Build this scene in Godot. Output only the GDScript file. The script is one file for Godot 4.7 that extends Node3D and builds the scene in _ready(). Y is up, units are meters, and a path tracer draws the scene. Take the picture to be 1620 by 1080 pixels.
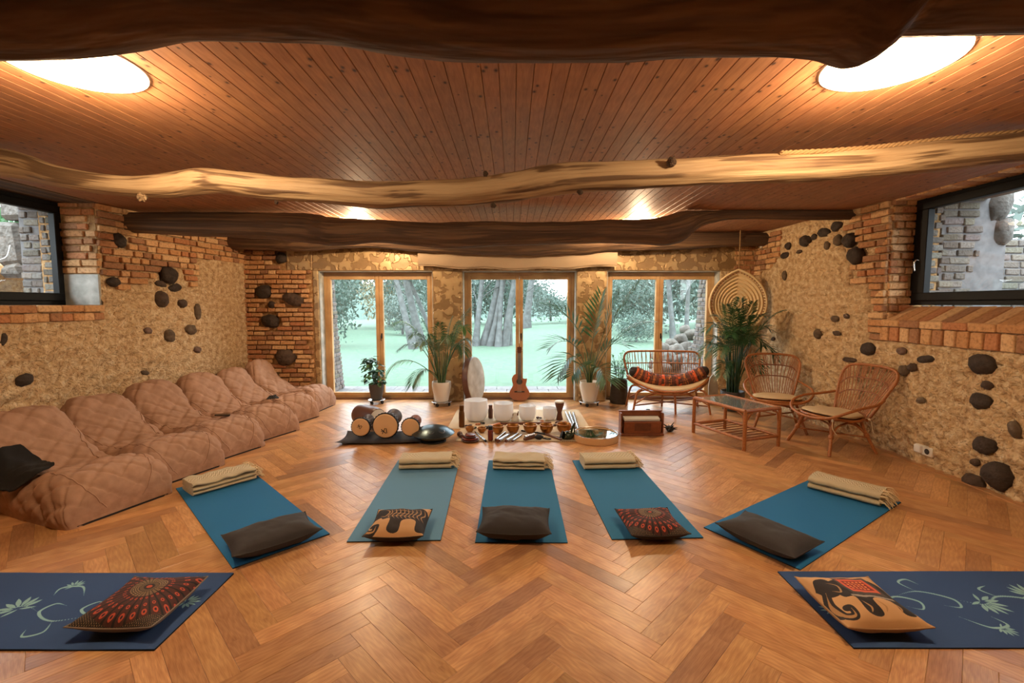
extends Node3D
# A barn studio laid out for a sound bath. Camera at the origin's plumb line, looking along -Z; metres, y up.

const FOC := 730.0      # focal length in pixels of the 1620 x 1080 frame
const TILT := 0.0785398 # camera pitched down 4.5 degrees
const EYE := 1.6
const CEIL := 2.75
const BACK := -7.6      # inner face of the far wall
const LEFT_PLAN := [Vector2(-4.5, 1.7), Vector2(-4.69, -5.4), Vector2(-4.38, -7.6)]   # (x, z) of the left wall's face
const RIGHT_PLAN := [Vector2(4.08, 1.7), Vector2(4.18, -5.15), Vector2(3.98, -7.6)]

var mats := {}
var used := {}
var rng := RandomNumberGenerator.new()


class Shape:
	var v := PackedVector3Array()
	var t := PackedVector2Array()
	var c := PackedColorArray()
	var ix := PackedInt32Array()
	var tint := Color.WHITE
	var tinted := false

	func add(p: Vector3, q := Vector2.ZERO) -> int:
		v.append(p)
		t.append(q)
		c.append(tint)
		return v.size() - 1

	func tri(a: int, b: int, d: int) -> void:
		ix.append(a)
		ix.append(b)
		ix.append(d)

	func quad_ix(a: int, b: int, d: int, e: int) -> void:
		tri(a, b, d)
		tri(a, d, e)

	func quad(a: Vector3, b: Vector3, d: Vector3, e: Vector3, r := Rect2(0, 0, 1, 1)) -> void:
		quad_ix(add(a, r.position), add(b, Vector2(r.end.x, r.position.y)), add(d, r.end), add(e, Vector2(r.position.x, r.end.y)))

	func outward(from: int) -> void:
		# turns the triangles added since FROM outwards, by the sign of the volume that they close
		if from >= ix.size():
			return
		var vol := 0.0
		var o := v[ix[from]]
		for k in range(from, ix.size(), 3):
			vol += (v[ix[k]] - o).dot((v[ix[k + 1]] - o).cross(v[ix[k + 2]] - o))
		if vol < 0.0:
			for k in range(from, ix.size(), 3):
				var a := ix[k + 1]
				ix[k + 1] = ix[k + 2]
				ix[k + 2] = a

	func box(at: Vector3, size: Vector3, b := Basis.IDENTITY, bevel := 0.0, wob := 0.0, r: RandomNumberGenerator = null) -> void:
		var from := ix.size()
		var h := size / 2.0
		var corner := []
		for k in 8:
			var s := Vector3(1 if k & 1 else -1, 1 if k & 2 else -1, 1 if k & 4 else -1)
			var p := h
			if wob > 0.0 and r:
				p += Vector3(r.randf_range(-wob, wob), r.randf_range(-wob, wob), r.randf_range(-wob, wob))
			corner.append(p * s)
		if bevel <= 0.0:
			for f in [[0, 1, 3, 2], [4, 6, 7, 5], [0, 4, 5, 1], [2, 3, 7, 6], [0, 2, 6, 4], [1, 5, 7, 3]]:
				quad(at + b * corner[f[0]], at + b * corner[f[1]], at + b * corner[f[2]], at + b * corner[f[3]])
			outward(from)
			return
		# three points for every corner, one on each face
		var id := []
		for k in 8:
			var s := Vector3(1 if k & 1 else -1, 1 if k & 2 else -1, 1 if k & 4 else -1)
			var row := []
			for ax in 3:
				var p: Vector3 = corner[k]
				for o in 3:
					if o != ax:
						p[o] -= s[o] * bevel
				row.append(p)
			id.append(row)
		var face := func(ps: Array, n: Vector3) -> void:
			var ids := []
			for p in ps:
				ids.append(add(at + b * p, Vector2(p.x, p.y)))
			var nn: Vector3 = (ps[1] - ps[0]).cross(ps[2] - ps[0])
			var good := nn.dot(n) > 0.0
			for k in range(1, ids.size() - 1):
				if good:
					tri(ids[0], ids[k], ids[k + 1])
				else:
					tri(ids[0], ids[k + 1], ids[k])
		for ax in 3:
			for sgn in [0, 1]:
				var ks := []
				for k in 8:
					if ((k >> ax) & 1) == sgn:
						ks.append(k)
				var n := Vector3.ZERO
				n[ax] = 1.0 if sgn else -1.0
				face.call([id[ks[0]][ax], id[ks[1]][ax], id[ks[3]][ax], id[ks[2]][ax]], n)
		for ax in 3:
			var o1 := (ax + 1) % 3
			var o2 := (ax + 2) % 3
			for k in 8:
				if (k >> ax) & 1:
					continue
				var k2 := k | (1 << ax)
				var n := Vector3.ZERO
				n[o1] = 1.0 if (k >> o1) & 1 else -1.0
				n[o2] = 1.0 if (k >> o2) & 1 else -1.0
				face.call([id[k][o1], id[k2][o1], id[k2][o2], id[k][o2]], n)
		for k in 8:
			face.call([id[k][0], id[k][1], id[k][2]], Vector3(1 if k & 1 else -1, 1 if k & 2 else -1, 1 if k & 4 else -1))

	func grid(rows: Array, wrap_rows := false, wrap_cols := false, caps := false, uv := Vector2.ONE) -> void:
		# rows: an Array of PackedVector3Array of the same length, joined into one smooth skin
		var from := ix.size()
		var nr := rows.size()
		var nc: int = rows[0].size()
		var base := v.size()
		for i in nr + (1 if wrap_rows else 0):
			for j in nc + (1 if wrap_cols else 0):
				add(rows[i % nr][j % nc], Vector2(float(i) / maxf(1, nr - 1), float(j) / maxf(1, nc - 1)) * uv)
		var w := nc + (1 if wrap_cols else 0)
		for i in nr - (0 if wrap_rows else 1):
			for j in nc - (0 if wrap_cols else 1):
				var a := base + i * w + j
				quad_ix(a, a + w, a + w + 1, a + 1)
		if caps:
			for e in [0, nr - 1]:
				var m := Vector3.ZERO
				for p in rows[e]:
					m += p
				m /= nc
				var o := add(m, Vector2(0.5, 0.5))
				var ring := []
				for j in nc:
					ring.append(add(rows[e][j], Vector2(0.5, 0.5)))
				for j in nc:
					if e == 0:
						tri(o, ring[j], ring[(j + 1) % nc])
					else:
						tri(o, ring[(j + 1) % nc], ring[j])
		if caps or (wrap_rows and wrap_cols):
			outward(from)

	func tube(pts: Array, rad, sides := 8, closed := false, uv := Vector2.ONE, flat := 1.0) -> void:
		var n := pts.size()
		var rows := []
		var side := Vector3.ZERO
		for i in n:
			var dir: Vector3
			if closed:
				dir = pts[(i + 1) % n] - pts[(i + n - 1) % n]
			else:
				dir = pts[mini(i + 1, n - 1)] - pts[maxi(i - 1, 0)]
			dir = dir.normalized()
			if side == Vector3.ZERO:
				side = dir.cross(Vector3.UP if absf(dir.y) < 0.9 else Vector3.RIGHT).normalized()
			else:
				side = (side - dir * side.dot(dir)).normalized()
			var up := dir.cross(side)
			var r: float = rad[i] if rad is Array or rad is PackedFloat32Array else rad
			var row := PackedVector3Array()
			for j in sides:
				var a := TAU * j / sides
				row.append(pts[i] + side * cos(a) * r + up * sin(a) * r * flat)
			rows.append(row)
		grid(rows, closed, true, not closed, uv)

	func lathe(profile: Array, segs := 24, at := Vector3.ZERO, b := Basis.IDENTITY) -> void:
		# profile: Vector2(radius, height) from one end to the other, closed at both ends by the axis
		var rows := []
		for p in profile:
			var row := PackedVector3Array()
			for j in segs:
				var a := TAU * j / segs
				row.append(at + b * Vector3(cos(a) * p.x, p.y, sin(a) * p.x))
			rows.append(row)
		grid(rows, false, true, true)

	func ball(at: Vector3, r: Vector3, b := Basis.IDENTITY, nu := 8, nv := 12, noise: FastNoiseLite = null, amp := 0.0) -> void:
		var rows := []
		for i in range(1, nu):
			var row := PackedVector3Array()
			for j in nv:
				var th := PI * i / nu
				var ph := TAU * j / nv
				var d := Vector3(sin(th) * cos(ph), cos(th), sin(th) * sin(ph))
				var k := 1.0
				if noise:
					k += amp * noise.get_noise_3dv(d * 1.3 + at * 7.0)
				row.append(at + b * (d * r * k))
			rows.append(row)
		grid(rows, false, true, true)

	func prism(poly: PackedVector2Array, depth: float, x := Transform3D.IDENTITY, bevel := 0.0) -> void:
		# the outline in local x and y, from z = 0 to z = depth
		var from := ix.size()
		var tris := Geometry2D.triangulate_polygon(poly)
		var ins := poly
		if bevel > 0.0:
			var grown := Geometry2D.offset_polygon(poly, -bevel)
			if grown.size() == 1 and grown[0].size() == poly.size():
				ins = grown[0]
		for side in [0.0, depth]:
			var base := v.size()
			for p in poly:
				add(x * Vector3(p.x, p.y, side), p)
			for k in range(0, tris.size(), 3):
				if side == 0.0:
					tri(base + tris[k], base + tris[k + 1], base + tris[k + 2])
				else:
					tri(base + tris[k], base + tris[k + 2], base + tris[k + 1])
		var n := poly.size()
		var area := 0.0
		for k in n:
			area += poly[k].cross(poly[(k + 1) % n])
		for k in n:
			var a := poly[k]
			var b := poly[(k + 1) % n]
			if tris.size() >= 3:
				var s := (poly[tris[1]] - poly[tris[0]]).cross(poly[tris[2]] - poly[tris[0]])
				if s * area < 0.0:
					var w := a
					a = b
					b = w
			quad(x * Vector3(b.x, b.y, 0), x * Vector3(a.x, a.y, 0), x * Vector3(a.x, a.y, depth), x * Vector3(b.x, b.y, depth))
		outward(from)

	func mesh() -> ArrayMesh:
		var n := PackedVector3Array()
		n.resize(v.size())
		var out := PackedInt32Array()
		out.resize(ix.size())
		for k in range(0, ix.size(), 3):
			var a := ix[k]
			var b := ix[k + 1]
			var d := ix[k + 2]
			var m := (v[b] - v[a]).cross(v[d] - v[a])
			n[a] += m
			n[b] += m
			n[d] += m
			out[k] = a
			out[k + 1] = d
			out[k + 2] = b
		for k in n.size():
			n[k] = n[k].normalized() if n[k].length_squared() > 0.0 else Vector3.UP
		var arr := []
		arr.resize(Mesh.ARRAY_MAX)
		arr[Mesh.ARRAY_VERTEX] = v
		arr[Mesh.ARRAY_NORMAL] = n
		arr[Mesh.ARRAY_TEX_UV] = t
		if tinted:
			arr[Mesh.ARRAY_COLOR] = c
		arr[Mesh.ARRAY_INDEX] = out
		var m := ArrayMesh.new()
		m.add_surface_from_arrays(Mesh.PRIMITIVE_TRIANGLES, arr)
		return m


# ---------------------------------------------------------------- objects

func numbered(called: String) -> String:
	if not used.has(called):
		used[called] = 0
		return called
	used[called] += 1
	return "%s_%03d" % [called, used[called]]


func tag(o: Node3D, label: String, category := "", group := "", kind := "") -> Node3D:
	if label:
		o.set_meta("label", label)
	if category:
		o.set_meta("category", category)
	if group:
		o.set_meta("group", group)
	if kind:
		o.set_meta("kind", kind)
	return o


func thing(called: String, label: String, category: String, at := Vector3.ZERO, turn := 0.0, group := "", kind := "") -> Node3D:
	var o := Node3D.new()
	o.name = numbered(called)
	add_child(o)
	o.position = at
	o.rotation.y = turn
	tag(o, label, category, group, kind)
	return o


func part(called: String, s, m: Material, parent: Node = null, x := Transform3D.IDENTITY) -> MeshInstance3D:
	var o := MeshInstance3D.new()
	o.name = called if parent else numbered(called)
	o.mesh = s.mesh() if s is Shape else s
	o.material_override = m
	o.transform = x
	(parent if parent else self).add_child(o, true)
	return o


func one(called: String, label: String, category: String, s, m: Material, at := Vector3.ZERO, turn := 0.0, group := "", kind := "") -> MeshInstance3D:
	var o := part(called, s, m)
	o.position = at
	o.rotation.y = turn
	tag(o, label, category, group, kind)
	return o


# ---------------------------------------------------------------- from the photograph's pixels to places

func ray(px: float, py: float) -> Vector3:
	var a := (px - 810.0) / FOC
	var b := (540.0 - py) / FOC
	return Vector3(a, b * cos(TILT) - sin(TILT), -(cos(TILT) + b * sin(TILT)))


func on_floor(px: float, py: float, h := 0.0) -> Vector3:
	var r := ray(px, py)
	return Vector3(0, EYE, 0) + r * ((h - EYE) / r.y)


func at_depth(px: float, py: float, z: float) -> Vector3:
	var r := ray(px, py)
	return Vector3(0, EYE, 0) + r * (z / r.z)


func on_ceiling(px: float, py: float) -> Vector3:
	return on_floor(px, py, CEIL)


func on_wall(plan: Array, px: float, py: float) -> Vector3:
	var r := ray(px, py)
	var best := Vector3.ZERO
	for k in 2:
		var a: Vector2 = plan[k]
		var b: Vector2 = plan[k + 1]
		var d := b - a
		var den := r.x * d.y - r.z * d.x
		var s := (a.x * d.y - a.y * d.x) / den
		best = Vector3(r.x * s, EYE + r.y * s, r.z * s)
		if k == 0 and best.z > b.y:
			break
	return best


func wall_x(plan: Array, z: float) -> float:
	for k in 2:
		var a: Vector2 = plan[k]
		var b: Vector2 = plan[k + 1]
		if z >= b.y or k == 1:
			return lerpf(a.x, b.x, (z - a.y) / (b.y - a.y))
	return 0.0


func seen(p: Vector3) -> Vector3:
	# pixel and depth of a point
	var q := p - Vector3(0, EYE, 0)
	var d := -q.y * sin(TILT) - q.z * cos(TILT)
	return Vector3(810.0 + FOC * q.x / d, 540.0 - FOC * (q.y * cos(TILT) - q.z * sin(TILT)) / d, d)


func smooth(pts: Array, n: int) -> Array:
	# n points along a Catmull-Rom curve through pts
	var out := []
	var m := pts.size() - 1
	for i in n:
		var f := float(i) / (n - 1) * m
		var k := mini(int(f), m - 1)
		var u := f - k
		out.append(pts[k].cubic_interpolate(pts[k + 1], pts[maxi(k - 1, 0)], pts[mini(k + 2, m)], u))
	return out


func lin(r: float, g: float, b: float) -> Color:
	return Color(r / 255.0, g / 255.0, b / 255.0).srgb_to_linear()


func rgb(r: float, g: float, b: float) -> Color:
	return Color(r / 255.0, g / 255.0, b / 255.0)


# ---------------------------------------------------------------- materials

func noise(freq: float, seed_: int, oct := 4, kind := FastNoiseLite.TYPE_SIMPLEX_SMOOTH) -> FastNoiseLite:
	var n := FastNoiseLite.new()
	n.seed = seed_
	n.frequency = freq
	n.noise_type = kind
	n.fractal_octaves = oct
	return n


func noise_tex(size: int, freq: float, seed_: int, stops: Array, oct := 4, kind := FastNoiseLite.TYPE_SIMPLEX_SMOOTH) -> NoiseTexture2D:
	# stops: [offset, Color] pairs
	var t := NoiseTexture2D.new()
	t.width = size
	t.height = size
	t.seamless = true
	t.noise = noise(freq, seed_, oct, kind)
	if stops:
		var g := Gradient.new()
		g.offsets = PackedFloat32Array(stops.map(func(s): return s[0]))
		g.colors = PackedColorArray(stops.map(func(s): return s[1]))
		t.color_ramp = g
	return t


func plain(color: Color, rough := 0.8, metal := 0.0, spec := 0.5) -> StandardMaterial3D:
	var m := StandardMaterial3D.new()
	m.albedo_color = color
	m.roughness = rough
	m.metallic = metal
	m.metallic_specular = spec
	return m


func tri_mat(color: Color, tex: Texture2D, scale: float, rough := 0.8, bump: Texture2D = null, bump_cm := 0.0, vertex := false, world := true) -> StandardMaterial3D:
	var m := plain(color, rough)
	m.albedo_texture = tex
	m.uv1_triplanar = true
	m.uv1_world_triplanar = world
	m.uv1_scale = Vector3.ONE * scale
	if bump:
		m.heightmap_enabled = true
		m.heightmap_texture = bump
		m.heightmap_scale = bump_cm
	m.vertex_color_use_as_albedo = vertex
	return m


func picture(w: int, h: int, f: Callable) -> ImageTexture:
	# a computed texture: f(x, y) gives an sRGB colour
	var d := PackedByteArray()
	d.resize(w * h * 3)
	var k := 0
	for y in h:
		for x in w:
			var c: Color = f.call(x, y)
			d[k] = int(clampf(c.r, 0, 1) * 255.0)
			d[k + 1] = int(clampf(c.g, 0, 1) * 255.0)
			d[k + 2] = int(clampf(c.b, 0, 1) * 255.0)
			k += 3
	return ImageTexture.create_from_image(Image.create_from_data(w, h, false, Image.FORMAT_RGB8, d))


func wood_strips(w: int, h: int, strips: int, base: Color, dark: Color, seed_: int, ring: float, knots: int) -> ImageTexture:
	# strips of grain that runs along x, each with cathedral figure, pores and a few knots
	var n1 := noise(0.006, seed_, 3)
	var n2 := noise(0.35, seed_ + 1, 2)
	var n3 := noise(0.02, seed_ + 2, 2)
	var r := RandomNumberGenerator.new()
	r.seed = seed_
	var kn := []
	for s in strips:
		var row := []
		for k in knots:
			row.append(Vector3(r.randf() * w, (s + r.randf_range(0.15, 0.85)) * h / strips, r.randf_range(2.0, 5.5) * h / strips / 64.0))
		kn.append(row)
	var tone := []
	for s in strips:
		tone.append([r.randf_range(-0.06, 0.06), r.randf() * 900.0, r.randf_range(0.25, 0.75)])
	var sh := float(h) / strips
	return picture(w, h, func(x: int, y: int) -> Color:
		var s := int(y / sh)
		var v := y / sh - s
		var q: Array = tone[s]
		var mid: float = absf(v - q[2])
		var xx := x + q[1] as float
		var wave := n1.get_noise_2d(xx * 0.45, s * 400.0 + v * 6.0) * 1.1
		var g := sin((mid * 4.0 + wave) * ring)
		var f := 0.5 + 0.13 * g + 0.42 * n2.get_noise_2d(xx * 0.03, y * 1.6) + 0.35 * n3.get_noise_2d(xx * 0.3, y * 0.8)
		f = clampf(f, 0.0, 1.0)
		var c := dark.lerp(base, f)
		c = c * (1.0 + q[0])
		for k in kn[s]:
			var dx: float = absf(x - k.x)
			dx = minf(dx, w - dx)
			var dd: float = Vector2(dx * 0.55, y - k.y).length() / k.z
			if dd < 2.2:
				var e := clampf((2.2 - dd) / 1.6, 0, 1)
				c = c.lerp(dark * Color(0.42, 0.36, 0.34), e * (0.95 if dd < 1.0 else 0.45))
		return c)


func stroke(im: Image, pts: Array, wide: float, c: Color, taper := true) -> void:
	# a brush line through pts, for printed ornament
	var line := smooth(pts, 60)
	for k in line.size():
		var f := float(k) / (line.size() - 1)
		var r := wide * (sin(PI * clampf(f, 0.06, 0.94)) if taper else 1.0)
		disc(im, line[k], r, c)


func disc(im: Image, p: Vector2, r: float, c: Color) -> void:
	for y in range(maxi(0, int(p.y - r)), mini(im.get_height(), int(p.y + r) + 1)):
		for x in range(maxi(0, int(p.x - r)), mini(im.get_width(), int(p.x + r) + 1)):
			if Vector2(x, y).distance_squared_to(p) <= r * r:
				im.set_pixel(x, y, c)


func fill_poly(im: Image, poly: Array, c: Color) -> void:
	var pk := PackedVector2Array(poly)
	var lo := pk[0]
	var hi := pk[0]
	for p in pk:
		lo = lo.min(p)
		hi = hi.max(p)
	for y in range(maxi(0, int(lo.y)), mini(im.get_height(), int(hi.y) + 1)):
		for x in range(maxi(0, int(lo.x)), mini(im.get_width(), int(hi.x) + 1)):
			if Geometry2D.is_point_in_polygon(Vector2(x, y), pk):
				im.set_pixel(x, y, c)


func petal(im: Image, p: Vector2, dir: Vector2, len_: float, wide: float, c: Color) -> void:
	var n := Vector2(-dir.y, dir.x)
	var poly := []
	for k in 9:
		var f := k / 8.0
		poly.append(p + dir * len_ * f + n * wide * sin(PI * f))
	for k in 9:
		var f := 1.0 - k / 8.0
		poly.append(p + dir * len_ * f - n * wide * sin(PI * f))
	fill_poly(im, poly, c)


func lotus(im: Image, p: Vector2, dir: Vector2, size: float, c: Color) -> void:
	for k in range(-3, 4):
		var d := dir.rotated(k * 0.42)
		petal(im, p + d * size * 0.22, d, size * (1.0 - absf(k) * 0.1), size * 0.11, c)
	for k in [-1, 1]:
		petal(im, p, dir.rotated(k * 2.0), size * 0.7, size * 0.08, c)


func mandala(base: Color) -> ImageTexture:
	var red := rgb(192, 80, 50)
	var cream := rgb(172, 140, 98)
	var black := rgb(26, 20, 18)
	var n := noise(0.12, 5, 3)
	return picture(512, 512, func(x: int, y: int) -> Color:
		var p := Vector2(x - 256, y - 256) / 256.0
		var r := p.length()
		var a := atan2(p.y, p.x)
		var g := n.get_noise_2d(x * 2.0, y * 2.0)
		var c := base
		var sp := fposmod(a / TAU * 28.0, 1.0)
		if r < 0.055:
			c = red
		elif r < 0.17:
			c = black.lerp(cream, 0.7 if fposmod(a / TAU * 36.0, 1.0) > 0.45 and r > 0.1 else 0.1)
		elif r < 0.33:
			var ring := fposmod((r - 0.17) / 0.04, 1.0)
			c = cream.lerp(black, 0.85 if ring < 0.35 or sp < 0.25 else 0.15)
		elif r < 0.97:
			var sw := 0.11 / r * 0.33
			c = base.lerp(black, 0.25 + 0.45 * g)
			if sp < sw + 0.12 or sp > 0.94:
				c = black
			for band in [[0.42, 0.035], [0.66, 0.05], [0.86, 0.075]]:
				var e := Vector2((r - band[0]) / band[1], (sp - 0.53) * r * 0.2244 / (band[1] * 0.62)).length()
				if e < 0.42:
					c = rgb(40, 24, 34)
				elif e < 1.0:
					c = red
				elif e < 1.25:
					c = rgb(70, 26, 18)
		else:
			c = black.lerp(cream, 0.75 if sin(x * 0.55) * sin(y * 0.55) + g * 0.8 > 0.42 else 0.05)
		return c * (0.92 + 0.2 * g))


func elephant(flip: bool) -> ImageTexture:
	# a tan cover printed with a walking animal under a patterned saddle cloth, in black line work
	var tan_ := rgb(196, 152, 104)
	var black := rgb(36, 30, 28)
	var line := rgb(170, 128, 84)
	var im := Image.create(512, 512, false, Image.FORMAT_RGB8)
	im.fill(tan_)
	var body := smooth([Vector2(120, 250), Vector2(150, 170), Vector2(250, 140), Vector2(360, 160), Vector2(415, 230), Vector2(420, 400), Vector2(360, 420), Vector2(350, 330), Vector2(270, 330), Vector2(260, 420), Vector2(195, 415), Vector2(190, 320), Vector2(140, 310), Vector2(120, 250)], 80)
	fill_poly(im, body, black)
	var head := smooth([Vector2(60, 215), Vector2(90, 150), Vector2(150, 150), Vector2(170, 230), Vector2(130, 290), Vector2(80, 280), Vector2(60, 215)], 40)
	fill_poly(im, head, black)
	stroke(im, [Vector2(85, 250), Vector2(60, 330), Vector2(75, 410), Vector2(120, 420), Vector2(125, 380), Vector2(105, 375)], 18, black, false)
	stroke(im, [Vector2(85, 250), Vector2(60, 330), Vector2(75, 410), Vector2(120, 420), Vector2(125, 380)], 8, line)
	stroke(im, [Vector2(130, 180), Vector2(165, 215), Vector2(150, 270), Vector2(115, 255)], 5, line)
	if flip:
		for k in 9:
			stroke(im, [Vector2(165 + k * 26, 170), Vector2(185 + k * 26, 230), Vector2(170 + k * 26, 280), Vector2(195 + k * 26, 320)], 4, line)
		for k in 4:
			stroke(im, [Vector2(150, 190 + k * 36), Vector2(250, 170 + k * 36), Vector2(400, 200 + k * 36)], 3, line)
	else:
		fill_poly(im, [Vector2(190, 120), Vector2(360, 130), Vector2(380, 300), Vector2(200, 290)], rgb(70, 62, 58))
		fill_poly(im, [Vector2(205, 140), Vector2(345, 148), Vector2(360, 275), Vector2(215, 268)], rgb(205, 92, 62))
		fill_poly(im, [Vector2(222, 160), Vector2(330, 165), Vector2(342, 255), Vector2(230, 250)], rgb(120, 40, 34))
		for k in 5:
			for j in 4:
				disc(im, Vector2(240 + k * 20, 176 + j * 20), 7, rgb(226, 132, 70))
		fill_poly(im, [Vector2(180, 296), Vector2(392, 306), Vector2(394, 322), Vector2(182, 312)], rgb(150, 140, 128))
		for k in 3:
			stroke(im, [Vector2(205 + k * 70, 340), Vector2(225 + k * 70, 380), Vector2(210 + k * 70, 410)], 5, line)
	return ImageTexture.create_from_image(im)


func flower_mat() -> ImageTexture:
	# navy cover, 1.65 m along x, with a pale vine of lotus flowers
	var im := Image.create(1024, 384, false, Image.FORMAT_RGB8)
	im.fill(rgb(40, 70, 116))
	var c := rgb(136, 180, 184)
	stroke(im, [Vector2(150, 250), Vector2(230, 200), Vector2(300, 150), Vector2(360, 175), Vector2(340, 215), Vector2(300, 200)], 4.5, c)
	stroke(im, [Vector2(300, 150), Vector2(400, 120), Vector2(480, 160), Vector2(470, 205), Vector2(425, 195)], 4.5, c)
	stroke(im, [Vector2(400, 120), Vector2(380, 70), Vector2(420, 50), Vector2(440, 80)], 4, c)
	stroke(im, [Vector2(480, 160), Vector2(560, 190), Vector2(640, 150), Vector2(720, 160), Vector2(740, 200), Vector2(700, 205)], 4.5, c)
	stroke(im, [Vector2(640, 150), Vector2(620, 110), Vector2(660, 90)], 4, c)
	stroke(im, [Vector2(740, 160), Vector2(830, 200), Vector2(920, 170), Vector2(960, 120)], 4.5, c)
	stroke(im, [Vector2(420, 250), Vector2(470, 300), Vector2(530, 290), Vector2(520, 250)], 4.5, c)
	lotus(im, Vector2(235, 190), Vector2(-0.9, -0.4), 70, c)
	lotus(im, Vector2(560, 175), Vector2(0.7, 0.7), 64, c)
	lotus(im, Vector2(760, 150), Vector2(0.3, -1), 60, c)
	lotus(im, Vector2(60, 215), Vector2(-1, 0.1), 40, c)
	lotus(im, Vector2(500, 300), Vector2(0.4, 0.9), 34, c)
	return ImageTexture.create_from_image(im)


func make_materials() -> void:
	var oak := wood_strips(1024, 512, 8, rgb(216, 168, 116), rgb(172, 120, 76), 11, 8.0, 0)
	var m := plain(Color.WHITE, 0.36)
	m.albedo_texture = oak
	m.vertex_color_use_as_albedo = true
	m.roughness_texture = noise_tex(256, 0.02, 4, [[0.0, Color(0.8, 0.8, 0.8)], [1.0, Color.WHITE]])
	mats.oak = m
	var pine := wood_strips(2048, 512, 8, rgb(176, 124, 84), rgb(140, 92, 60), 23, 5.0, 9)
	m = plain(Color.WHITE, 0.6)
	m.albedo_texture = pine
	m.vertex_color_use_as_albedo = true
	mats.pine = m
	var grit := noise_tex(512, 0.03, 3, [[0.0, Color(0.1, 0.1, 0.1)], [0.45, Color(0.42, 0.42, 0.42)], [1.0, Color.WHITE]], 6)
	var pits := noise_tex(1024, 0.03, 19, [[0.0, Color.BLACK], [0.24, Color(0.1, 0.1, 0.1)], [0.34, Color(0.58, 0.58, 0.58)], [0.6, Color(0.74, 0.74, 0.74)], [1.0, Color.WHITE]], 6)
	var clay := noise_tex(1024, 0.012, 7, [[0.0, rgb(138, 104, 70)], [0.3, rgb(184, 150, 108)], [0.5, rgb(198, 165, 122)], [0.62, rgb(206, 176, 134)], [1.0, rgb(230, 208, 170)]], 8)
	mats.clay = tri_mat(Color.WHITE, clay, 0.9, 0.95, pits, 2.2)
	mats.plaster = tri_mat(rgb(206, 188, 160), noise_tex(512, 0.01, 17, [[0.0, rgb(205, 195, 180)], [1.0, Color.WHITE]], 5), 0.5, 0.9, grit, 0.35)
	mats.mortar = tri_mat(rgb(206, 190, 168), clay, 1.1, 0.95, grit, 1.0)
	mats.reveal = tri_mat(rgb(206, 206, 200), noise_tex(256, 0.02, 9, [[0.0, rgb(170, 170, 166)], [1.0, Color.WHITE]], 5), 0.8, 0.85, grit, 0.3)
	var pit := noise_tex(256, 0.04, 21, [[0.0, rgb(176, 166, 156)], [0.4, rgb(236, 230, 226)], [1.0, Color.WHITE]], 5)
	mats.brick = tri_mat(Color.WHITE, pit, 2.2, 0.92, grit, 0.5, true)
	mats.stone = tri_mat(Color.WHITE, noise_tex(256, 0.03, 31, [[0.0, rgb(140, 132, 124)], [0.5, rgb(210, 204, 198)], [1.0, Color.WHITE]], 6), 1.6, 0.85, grit, 0.8, true)
	# trowelled gold stucco: raised flakes over a darker coat
	var flake := noise_tex(512, 0.009, 41, [[0.0, Color.BLACK], [0.47, Color(0.1, 0.1, 0.1)], [0.53, Color(0.85, 0.85, 0.85)], [1.0, Color.WHITE]], 3, FastNoiseLite.TYPE_PERLIN)
	var flake_c := noise_tex(512, 0.009, 41, [[0.0, rgb(140, 112, 76)], [0.47, rgb(150, 120, 82)], [0.53, rgb(180, 150, 106)], [1.0, rgb(190, 162, 118)]], 3, FastNoiseLite.TYPE_PERLIN)
	m = tri_mat(Color.WHITE, flake_c, 1.5, 0.42, flake, 1.0)
	m.metallic = 0.35
	mats.stucco = m
	var sn1 := noise(0.05, 61, 4)
	var sn2 := noise(0.012, 62, 4)
	var streak := picture(1024, 256, func(x: int, y: int) -> Color:
		var a := TAU * y / 256.0
		var f := sn1.get_noise_3d(x * 0.16, cos(a) * 40.0, sin(a) * 40.0)
		var g := sn2.get_noise_3d(x * 0.7, cos(a) * 90.0, sin(a) * 90.0)
		var c := rgb(176, 150, 114).lerp(rgb(132, 104, 72), clampf(0.35 + f * 1.1, 0, 1))
		return c.lerp(rgb(84, 60, 38), 0.8 * smoothstep(0.12, 0.4, g + f * 0.35)))
	var relief := picture(1024, 256, func(x: int, y: int) -> Color:
		var a := TAU * y / 256.0
		var f := 0.5 + 0.5 * sn1.get_noise_3d(x * 0.16, cos(a) * 40.0, sin(a) * 40.0)
		return Color(f, f, f))
	m = plain(Color.WHITE, 0.7)
	m.albedo_texture = streak
	m.heightmap_enabled = true
	m.heightmap_texture = relief
	m.heightmap_scale = 1.2
	mats.pale_log = m
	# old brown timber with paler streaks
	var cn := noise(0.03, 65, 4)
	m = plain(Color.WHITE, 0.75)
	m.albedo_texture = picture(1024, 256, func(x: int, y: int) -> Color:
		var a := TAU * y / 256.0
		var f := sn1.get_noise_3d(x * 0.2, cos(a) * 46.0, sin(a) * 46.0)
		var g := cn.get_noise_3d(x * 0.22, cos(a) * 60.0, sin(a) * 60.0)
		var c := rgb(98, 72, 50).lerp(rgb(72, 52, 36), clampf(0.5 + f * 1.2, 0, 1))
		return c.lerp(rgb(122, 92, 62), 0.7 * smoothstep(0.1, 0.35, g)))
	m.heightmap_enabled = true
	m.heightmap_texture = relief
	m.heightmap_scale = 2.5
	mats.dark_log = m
	mats.lamp = plain(rgb(255, 250, 240), 0.5)
	mats.lamp.emission_enabled = true
	mats.lamp.emission = Color(1.0, 0.9, 0.72)
	mats.lamp.emission_energy_multiplier = 6.0
	mats.white = plain(rgb(226, 224, 218), 0.6)
	mats.black = plain(rgb(22, 22, 22), 0.7)
	mats.black_gloss = plain(rgb(16, 16, 17), 0.25)
	mats.window_frame = plain(rgb(13, 13, 14), 0.55, 0.0, 0.35)
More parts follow.
